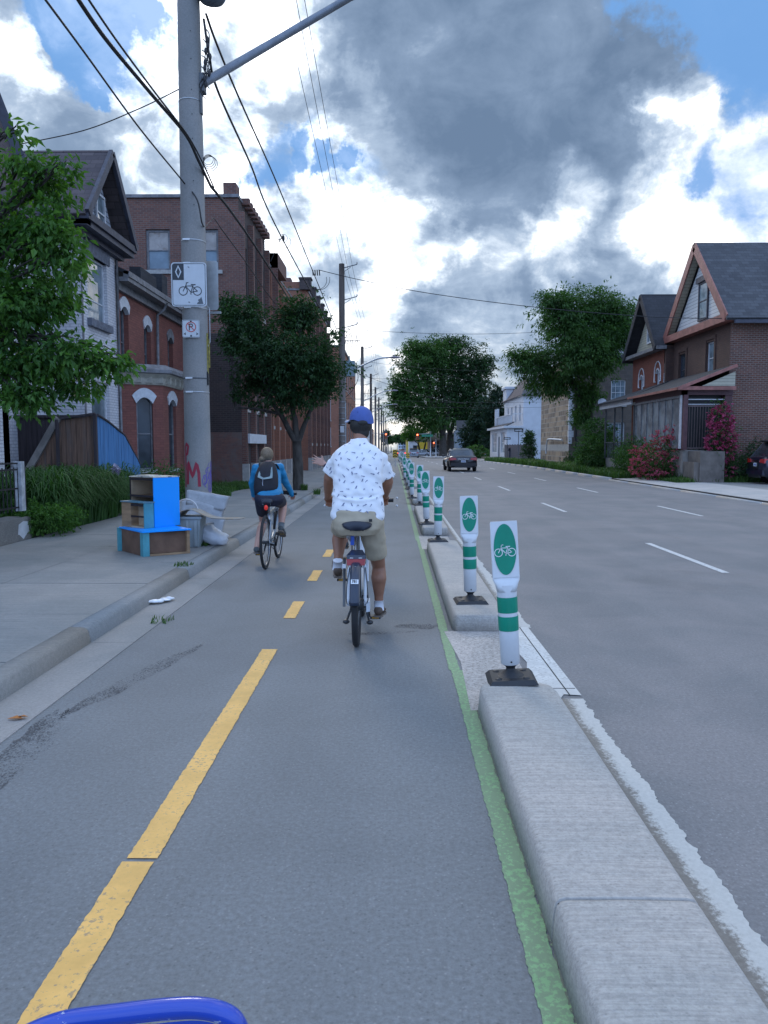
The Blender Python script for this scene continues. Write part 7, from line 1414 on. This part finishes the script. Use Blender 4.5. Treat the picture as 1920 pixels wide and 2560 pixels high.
for s_ in (-1, 1):
    limbs(bd, [sh[s_] * .96 + V((0, .0, 0)), lerp(sh[s_], el[s_], .5), el[s_], lerp(el[s_], wr[s_], .3), wr[s_]], [.056, .054, .047, .046, .029])
    limbs(bd, [hip[s_], lerp(hip[s_], kn[s_], .5), kn[s_], lerp(kn[s_], ank[s_], .28) + V((0, -.03, 0)), lerp(kn[s_], ank[s_], .72), ank[s_]], [.095, .080, .056, .067, .040, .035])
    hand(bd, wr[s_], V((0, .75, -.35)) + V((-s_ * .1, 0, 0)), V((0, -.3, -.9)), V((-s_, 0, .1)), True)
fuse('body', bd, .0075, M_SK1, mn, 3); face_bits(mn, q, Mh)
g = MB(); g.ell(hdc + V((0, -.02, -.025)), (.086, .100, .085), 20, 12, M=Mh); g.ell(hdc + V((.012, -.052, -.085)), (.066, .045, .060), 16, 10); fuse('hair', g, .008, mat('dark hair', (.012, .010, .009), .6, var=.3, scale=60), mn, 2)
M_CAP = mat('cap cloth', (.060, .105, .33), .75, var=.06, scale=30, bump=.15, bscale=200)
rg = []
for i in range(12):
    t_ = R(90 * i / 11); z_ = math.sin(t_) * .118; k_ = max(.02, math.cos(t_) ** .75); rg.append([hdc + Mh @ V((.096 * k_ * math.cos(a), -.012 + .112 * k_ * math.sin(a), .022 + z_ - (.035 * max(0, -math.sin(a)) * (1 - i / 11)))) for a in [2 * math.pi * j / 28 for j in range(28)]])
cap = MB().rings(rg, caps=False).build('cap', M_CAP, mn)
g = MB(); rows = []
for i in range(9):
    a = R(-62 + 124 * i / 8); rows.append([hdc + Mh @ V((.088 * math.sin(a) * (1 + .0 * k_), .085 * math.cos(a) + .078 * k_ * math.cos(a * .75), .030 - .012 * k_ - .018 * (math.sin(a) ** 2) + th)) for k_, th in ((0, 0), (.5, .003), (1, 0), (1, -.005), (.5, -.004), (0, -.006))])
g.rings(rows); g.build('cap_brim', mat('brim pale', (.30, .36, .50), .6), cap)
g = MB(); sx_ = Matrix.Rotation(R(6), 3, 'Z'); cc = hdc + V((.022, -.110, -.004)); g.ell(cc, (.042, .012, .021), 18, 8, M=Matrix.Rotation(R(-8), 3, 'X')); g.build('cap_opening', MATS['dark hair'], cap)
g = MB(); [g.ell(hdc + V((x, y, z)), (.0045, .0045, .0045), 6, 4) for x, y, z in ((-.02, -.085, .085), (.045, -.088, .06), (0, -.02, .143))]; g.build('cap_eyelets', mat('eyelet', (.02, .04, .16), .6), cap)
g = MB(); g.tube([hdc + Mh @ V((-.084, -.01, .012)), hdc + Mh @ V((-.080, .07, .014))], .003, 6); g.tube([hdc + Mh @ V((.084, -.01, .012)), hdc + Mh @ V((.080, .07, .014))], .003, 6); [g.ell(hdc + Mh @ V((sx * .036, .098, .006)), (.028, .004, .019), 12, 8, M=Mh) for sx in (-1, 1)]; g.build('glasses', M_BLK, mn)
# shirt
cz = lambda z: .02 + .16 * max(0, (z - 1.0)) / .6
g = MB(); loft(g, [((0, cz(1.0), .985), .205, .140, 0), ((0, cz(1.05), 1.03), .222, .150, 0), ((0, cz(1.15), 1.14), .216, .145, 0), ((0, cz(1.3), 1.28), .208, .138, 0), ((0, cz(1.42), 1.42), .212, .135, 0), ((0, cz(1.5), 1.50), .212, .122, 0), ((0, cz(1.56), 1.555), .190, .105, 0), ((0, cz(1.6), 1.60), .135, .085, 0), ((0, cz(1.62) + .02, 1.645), .074, .068, 0), ((0, cz(1.62) + .03, 1.665), .070, .066, 0)], p=2.6)
for s_ in (-1, 1):
    limbs(g, [sh[s_] * .90 + V((0, .01, -.005)), sh[s_] + V((0, 0, -.01)), lerp(sh[s_], el[s_], .45)], [.070, .064, .066]); g.tube([lerp(sh[s_], el[s_], .25), lerp(sh[s_], el[s_], .80)], [.067, .075], 16)
def shirtfold(p):
    return .013 * mnoise.noise(V((p.x * 5, p.y * 4, p.z * 11 + abs(p.x) * 14))) + .010 * mnoise.noise(V((p.x * 9 + p.z * 16, p.y * 5, p.z * 7 - p.x * 8))) + .012 * math.exp(-((p.z - 1.16 - .12 * p.x * p.x * 8) / .014) ** 2) - .010 * math.exp(-((p.z - 1.190) / .016) ** 2)
M_SHIRT = mat('white shirt cotton', (.76, .77, .80), .75, var=.03, scale=12, bump=.25, bscale=22); M_MOT = mat('navy motif', (.17, .19, .29), .7, var=.1)
shirt = fuse('shirt', g, .0095, [M_SHIRT, M_MOT], mn, 3, shirtfold)
tr2 = BVHTree.FromPolygons([v.co.copy() for v in shirt.data.vertices], [tuple(p.vertices) for p in shirt.data.polygons])
r = random.Random(12); mv = []; mf = []
def motif(hit, nrm, ang, kind, s_=1.0):
    ax = V((0, 0, 1)).cross(nrm); ax = ax.normalized() if ax.length > .01 else V((1, 0, 0)); ay = nrm.cross(ax).normalized(); ca, sa = math.cos(ang), math.sin(ang); X_ = ax * ca + ay * sa; Y_ = ay * ca - ax * sa
    shp = ([[(-.003, -.017), (.002, -.017), (.005, .004), (-.004, .004)], [(-.006, .004), (.006, .004), (.003, .017), (-.003, .015)], [(.003, -.004), (.012, -.010), (.012, -.006), (.004, .002)]], [[(-.016, -.0025), (.006, -.003), (.006, .003), (-.016, .0025)], [(.006, -.006), (.017, -.002), (.017, .003), (.006, .006)]], [[(-.002, -.012), (.002, -.012), (.002, .012), (-.002, .012)], [(-.008, .0), (.008, .003), (.008, .006), (-.008, .004)]])[kind]
    for poly_ in shp:
        b = len(mv)
        for x, y in poly_:
            p = hit + X_ * x * s_ + Y_ * y * s_; l_ = tr2.find_nearest(p); mv.append(l_[0] + l_[1] * .0022)
        mf.append(tuple(range(b, b + 4)))
for face in (-1, 1):
    for iz in range(13):
        for ix in range(12):
            x = -.31 + ix * .062 + (.027 if iz % 2 else 0) + r.uniform(-.018, .018); z = 1.01 + iz * .060 + r.uniform(-.018, .018)
            h_ = tr2.ray_cast(V((x, face * 1.0, z)), V((0, -face, 0)))
            if h_[0] is not None and abs(h_[1].y) > .25: motif(h_[0], h_[1], r.uniform(-1.2, 1.2), r.randrange(3), r.uniform(.75, 1.1))
import bmesh
bm_ = bmesh.new(); bm_.from_mesh(shirt.data); vv_ = [bm_.verts.new(p) for p in mv]
for f_ in mf:
    try: nf_ = bm_.faces.new([vv_[i] for i in f_]); nf_.material_index = 1
    except Exception: pass
bm_.to_mesh(shirt.data); bm_.free()
# shorts, socks, shoes
M_KHA = mat('khaki cloth', (.38, .32, .23), .8, var=.08, scale=10, bump=.2, bscale=20)
g = MB(); loft(g, [((0, -.01, .875), .150, .12, 0), ((0, .0, .93), .195, .150, 0), ((0, .01, 1.0), .203, .150, 0), ((0, .03, 1.08), .195, .135, 0)], p=2.5)
for s_ in (-1, 1): e_ = lerp(hip[s_], kn[s_], .74 if s_ > 0 else .80); limbs(g, [hip[s_], lerp(hip[s_], kn[s_], .4)], [.112, .102]); g.tube([lerp(hip[s_], kn[s_], .3), e_], [.104, .094], 18)
sho = fuse('shorts', g, .010, M_KHA, mn, 3, lambda p: .009 * mnoise.noise(V((p.x * 10, p.y * 9, p.z * 16))))
g = MB(); g.box(.098, .124, -.158, -.150, .996, 1.018); g.build('pocket_label', M_BLK, sho)
M_SHOE = mat('brown leather', (.085, .055, .038), .6, var=.2, scale=20); M_SOLE = mat('shoe sole', (.16, .13, .11), .7)
def shoe(parent, a, d, m, L=.27, w=.046, sock=None, soles=None):
    a = V(a); d = V(d).normalized(); up = V((0, 0, 1)) - d * d.z; up.normalize(); heel = a - up * .055 - d * .055; sd_ = d.cross(up)
    g = MB(); rg = []
    for t_, w_, h_ in ((0, .030, .060), (.02, .038, .078), (.08, .040, .082), (.13, .041, .066), (.18, .046, .050), (.23, .042, .038), (.265, .028, .026), (.275, .014, .016)):
        rg.append([heel + d * (t_ * L / .275) + sd_ * (w_ * math.cos(b)) + up * (-.012 + h_ * .5 + h_ * .5 * math.sin(b)) for b in [2 * math.pi * i / 16 for i in range(16)]])
    g.rings(rg); s_ = g.build('shoe', m, parent); g = MB(); rg = []
    for t_, w_ in ((-.004, .030), (.03, .040), (.10, .036), (.18, .048), (.24, .042), (.277, .018)): c_ = heel + d * (t_ * L / .275); rg.append([c_ + sd_ * w_ - up * .012, c_ - sd_ * w_ - up * .012, c_ - sd_ * w_ - up * .028, c_ + sd_ * w_ - up * .028])
    g.rings(rg, sm=False); g.build('sole', soles or M_SOLE, s_)
    if sock: g = MB(); g.tube([a + up * .055, a, a - up * .03], [.041, .043, .045], 14); g.build('sock', sock, parent)
M_SOCK = mat('white sock', (.66, .68, .74), .8, var=.05)
shoe(mn, ank[1], V((.12, 1, -.05)), M_SHOE, .28, sock=M_SOCK); shoe(mn, ank[-1], V((-.10, 1, .38)), M_SHOE, .28, sock=M_SOCK)
# ---------------- woman in blue
wl_ = (-1.67, 10.30, 0); wb = bicycle('slim grey bicycle with a red saddle lamp, ridden by the woman in blue', (-1.67, 9.95, 0), R(-.6), (0, 1.02), .352, .019, (.42, .28), (.22, .86), (.90, .93), .28, mat('silver blue frame', (.30, .36, .42), .35, .2), 48)
MB().ell((.0, .07, .80), (.026, .02, .035), 10, 8).build('red_lamp', mat('red saddle lamp', (.6, .03, .02), .3, emit=((1, .05, .02), .15)), wb)
MB().box(.05, .19, .93, .96, .92, .975).build('handlebar_bag', M_BLK, wb)
wm = thing('person', 'woman in a blue jacket and black shorts cycling ahead on the left', 'person', wl_)
hc = pt(577.5, 984, 10.78, wl_); wsh = {-1: pt(553, 1012, 10.68, wl_), 1: pt(604, 1010, 10.68, wl_)}; wel = {-1: pt(545, 1045, 10.72, wl_), 1: pt(617, 1042, 10.78, wl_)}; wwr = {-1: pt(548, 1070, 10.84, wl_), 1: pt(631, 1068, 10.86, wl_)}
whp = {s_: V((s_ * .095, .0, .90)) for s_ in (-1, 1)}; c2 = R(48); wpr = V((.14, 9.95 + .42 + math.cos(c2) * .17 - wl_[1], .28 + math.sin(c2) * .17)); wpl = V((-.14, 9.95 + .42 - math.cos(c2) * .17 - wl_[1], .28 - math.sin(c2) * .17))
wan = {1: wpr + V((.0, -.07, .10)), -1: wpl + V((-.02, -.07, .10))}; wkn = {1: V((.13, .40, .80)), -1: V((-.13, .28, .56))}
bd = MB(); q, Mh = head(bd, hc, R(-18), .97); limbs(bd, [hc + V((0, -.02, -.06)), hc + V((0, -.05, -.16)), hc + V((0, -.12, -.28))], [.05, .05, .07])
for s_ in (-1, 1):
    limbs(bd, [wsh[s_], wel[s_], wwr[s_]], [.04, .035, .026]); limbs(bd, [whp[s_], lerp(whp[s_], wkn[s_], .5), wkn[s_], lerp(wkn[s_], wan[s_], .28) + V((0, -.02, 0)), wan[s_]], [.095, .078, .056, .060, .036]); hand(bd, wwr[s_], V((0, .8, -.3)), V((0, -.3, -.9)), V((-s_, 0, 0)), True, .92)
loft(bd, [((0, 0, .86), .13, .09, 0), ((0, .14, 1.05), .09, .05, 0), ((0, .26, 1.22), .10, .05, 0)]); fuse('body', bd, .008, M_SK2, wm, 3); face_bits(wm, q, Mh, .97)
g = MB(); g.ell(hc + V((0, -.022, .018)), (.088, .102, .102), 22, 14, M=Mh); g.ell(hc + V((-.06, -.085, -.045)), (.045, .04, .035), 12, 8); limbs(g, [hc + V((-.06, -.09, -.04)), hc + V((-.10, -.09, -.07)), hc + V((-.09, -.09, -.12))], [.022, .018, .010]); fuse('hair', g, .009, mat('fair hair', (.17, .12, .075), .6, var=.35, scale=40, stretch=(3, 3, .6)), wm, 2)
M_JKT = mat('blue jacket', (.004, .19, .38), .55, var=.12, scale=8, bump=.3, bscale=18)
g = MB(); hp = V((0, .0, .93)); ch_ = (wsh[-1] + wsh[1]) / 2
loft(g, [(hp + V((0, 0, -.03)), .182, .135, 0), (hp + V((0, .03, .06)), .178, .13, 0), (lerp(hp, ch_, .5), .172, .125, 0), (lerp(hp, ch_, .85), .178, .12, 0), (ch_ + V((0, 0, .03)), .15, .09, 0), (ch_ + V((0, .03, .075)), .062, .058, 0)], p=2.5)
for s_ in (-1, 1): limbs(g, [lerp(ch_, wsh[s_], .75), wsh[s_], lerp(wsh[s_], wel[s_], .5), wel[s_], wwr[s_]], [.068, .066, .058, .053, .036])
fuse('jacket', g, .0095, M_JKT, wm, 3, lambda p: .008 * mnoise.noise(p * 11) + .005 * mnoise.noise(p * 24))
g = MB(); loft(g, [((0, -.01, .80), .13, .11, 0), ((0, 0, .88), .182, .14, 0), ((0, 0, .95), .175, .13, 0)], p=2.5)
for s_ in (-1, 1): limbs(g, [whp[s_], lerp(whp[s_], wkn[s_], .35)], [.108, .098]); g.tube([lerp(whp[s_], wkn[s_], .3), lerp(whp[s_], wkn[s_], .62)], [.100, .086], 16)
fuse('shorts', g, .010, mat('black shorts', (.010, .012, .028), .6, var=.2), wm, 3)
M_GSH = mat('grey trainer', (.07, .08, .085), .7, var=.2, scale=20); shoe(wm, wan[1], V((.05, 1, -.45)), M_GSH, .26, sock=mat('grey sock', (.15, .17, .18), .8)); shoe(wm, wan[-1], V((-.05, 1, -.1)), M_GSH, .26)
bp_ = thing('backpack', 'black backpack with a grey flap and pale strap on the woman cyclist back', 'backpack', tuple(V(wl_) + lerp(hp, ch_, .62) + V((0, -.16, 0)))); g = MB(); rg = []
for z_, w_, d_, yo in ((-.235, .11, .05, .03), (-.215, .15, .085, .0), (-.10, .165, .11, -.01), (.05, .155, .11, .0), (.15, .125, .09, .03), (.215, .09, .06, .07), (.235, .05, .03, .085)): rg.append([(w_ * math.copysign(abs(math.cos(a)) ** .7, math.cos(a)), yo + z_ * .30 + d_ * math.copysign(abs(math.sin(a)) ** .8, math.sin(a)), z_) for a in [2 * math.pi * i / 24 for i in range(24)]])
g.rings(rg); bpm = g.build('bag_body', mat('backpack black', (.008, .009, .016), .75, var=.3, scale=14, bump=.3), bp_)
g = MB(); g.rings([[(x, -.125 + z_ * .30 + .05 * (z_ > .12), z_) for x, z_ in ((-.10, .03), (-.03, .0), (.06, .01), (.10, .02))], [(x, -.11 + z_ * .30 + .02, z_) for x, z_ in ((-.095, .09), (-.02, .055), (.05, .065), (.095, .10))], [(x, -.10 + .30 * z_ + .05, z_) for x, z_ in ((-.06, .13), (-.02, .10), (.04, .12), (.08, .17))]], close=False, caps=False); g.build('grey_flap', mat('flap grey', (.20, .27, .28), .6, var=.2), bp_)
g = MB(); g.tube([(-.025, -.135, .01), (-.03, -.135, -.06), (-.02, -.135, -.11), (-.018, -.128, -.18)], [.010, .013, .008, .013], 6, sq=.4); g.build('pale_strap', mat('strap pale', (.45, .48, .56), .6), bp_)
g = MB(); [g.tube(catmull([V((s_ * .11, .12, .20)), V((s_ * .13, .24, .12)), V((s_ * .15, .18, -.1)), V((s_ * .14, .02, -.18))], 5), .018, 6, sq=.5) for s_ in (-1, 1)]; g.tube([(.15, .0, -.16), (.18, .02, -.26), (.21, .05, -.32)], .012, 6); g.build('shoulder_strap', M_BLK, bp_)
# ---------------- third cyclist, almost hidden behind the man
tl = (-.475, 9.35, 0); bicycle('dark bicycle hidden behind the man, ridden by the waving cyclist', (-.437, 9.0, 0), R(2.8), (0, 1.02), .34, .018, (.42, .28), (.2, .86), (.86, 1.0), .15, M_FRK, 10)
tp = thing('person', 'cyclist in navy hidden behind the man, only a raised waving hand visible', 'person', tl, R(2.8)); bd = MB(); hc3 = V((0, .22, 1.50)); q, Mh = head(bd, hc3, 0, .95)
limbs(bd, [hc3 + V((0, -.02, -.06)), V((0, .15, 1.3))], [.05, .08]); wv = V(at(812, 1160, 9.55)) - V(tl); wv = Matrix.Rotation(-R(2.8), 3, 'Z') @ wv; s3 = {-1: V((-.15, .12, 1.30)), 1: V((.15, .12, 1.30))}; rw3 = V((.13, .50, 1.04)); e3 = lerp(s3[-1], wv, .5) + V((0, 0, -.10))
limbs(bd, [s3[-1], e3, wv], [.042, .038, .027]); limbs(bd, [s3[1], V((.17, .30, 1.10)), rw3], [.042, .038, .026]); hand(bd, wv, V((-1, .05, .42)), V((0, -1, 0)), V((.3, 0, 1)), False, 1.05); hand(bd, rw3, V((0, .8, -.3)), V((0, -.3, -.9)), V((-1, 0, 0)), True, .9)
for s_ in (-1, 1): k3 = V((s_ * .09, .38, .66 - .10 * s_)); a3 = V((s_ * .12, .10 - .15 * s_ + .02, .40)); limbs(bd, [V((s_ * .08, 0, .9)), k3, a3], [.085, .055, .035]); shoe(tp, a3, V((0, 1, 0)), M_GSH, .25)
fuse('body', bd, .008, M_SK2, tp, 3); face_bits(tp, q, Mh, .95); g = MB(); g.ell(hc3 + V((0, -.02, .02)), (.085, .10, .10), 18, 12); fuse('hair', g, .01, MATS['dark hair'], tp, 2)
M_NAVY = mat('navy cloth', (.012, .018, .05), .7, var=.15); g = MB(); loft(g, [((0, 0, .88), .15, .12, 0), ((0, .06, 1.1), .14, .11, 0), ((0, .12, 1.30), .155, .10, 0), ((0, .14, 1.38), .06, .055, 0)]); limbs(g, [s3[-1], e3, lerp(e3, wv, .80)], [.06, .052, .042]); limbs(g, [s3[1], V((.17, .30, 1.10)), lerp(V((.17, .30, 1.10)), rw3, .8)], [.06, .052, .04])
for s_ in (-1, 1): limbs(g, [V((s_ * .08, 0, .88)), V((s_ * .09, .36, .68 - .10 * s_))], [.10, .07])
fuse('clothes', g, .011, M_NAVY, tp, 3)
# ---------------- pedestrian far right
pl2 = (13.05, 86, gz(86) + .13); pp = thing('person', 'man in dark clothes standing on the far sidewalk, hand raised to his face', 'person', pl2, R(170)); bd = MB(); hc4 = V((0, .02, 1.66)); q, Mh = head(bd, hc4, 0)
limbs(bd, [hc4 + V((0, -.02, -.06)), V((0, -.02, 1.42))], [.055, .08]); limbs(bd, [V((-.19, -.02, 1.42)), V((-.30, -.05, 1.16)), V((-.16, .10, .98))], [.05, .045, .03]); limbs(bd, [V((.19, -.02, 1.42)), V((.26, .10, 1.18)), V((.08, .17, 1.48))], [.05, .045, .03]); hand(bd, V((.08, .17, 1.48)), V((-.3, 0, .9)), V((0, -1, 0)), V((-1, 0, 0))); hand(bd, V((-.16, .10, .98)), V((.8, .2, -.3)), V((0, -1, 0)), V((0, 0, 1)))
for s_ in (-1, 1): limbs(bd, [V((s_ * .10, 0, .92)), V((s_ * .11, .02, .50)), V((s_ * .11, -.02, .10))], [.09, .06, .04]); shoe(pp, V((s_ * .11, -.02, .085)), V((s_ * .2, 1, 0)), M_BLK)
fuse('body', bd, .011, M_SK1, pp, 2); face_bits(pp, q, Mh); g = MB(); g.ell(hc4 + V((0, -.02, .03)), (.082, .10, .09), 16, 10); fuse('hair', g, .012, MATS['dark hair'], pp, 1)
g = MB(); loft(g, [((0, 0, .80), .19, .13, 0), ((0, 0, 1.1), .19, .14, 0), ((0, -.01, 1.35), .22, .13, 0), ((0, -.01, 1.46), .17, .10, 0), ((0, 0, 1.53), .075, .07, 0)]); limbs(g, [V((-.19, -.02, 1.40)), V((-.30, -.05, 1.16)), V((-.18, .08, 1.0))], [.078, .07, .055]); limbs(g, [V((.19, -.02, 1.40)), V((.26, .10, 1.18)), V((.12, .15, 1.40))], [.078, .07, .055]); fuse('coat', g, .014, mat('dark coat', (.018, .018, .03), .8, var=.2), pp, 2)
g = MB(); [limbs(g, [V((s_ * .09, 0, .88)), V((s_ * .11, .02, .50)), V((s_ * .11, -.02, .12))], [.115, .085, .070]) for s_ in (-1, 1)]; fuse('trousers', g, .014, M_NAVY, pp, 2)
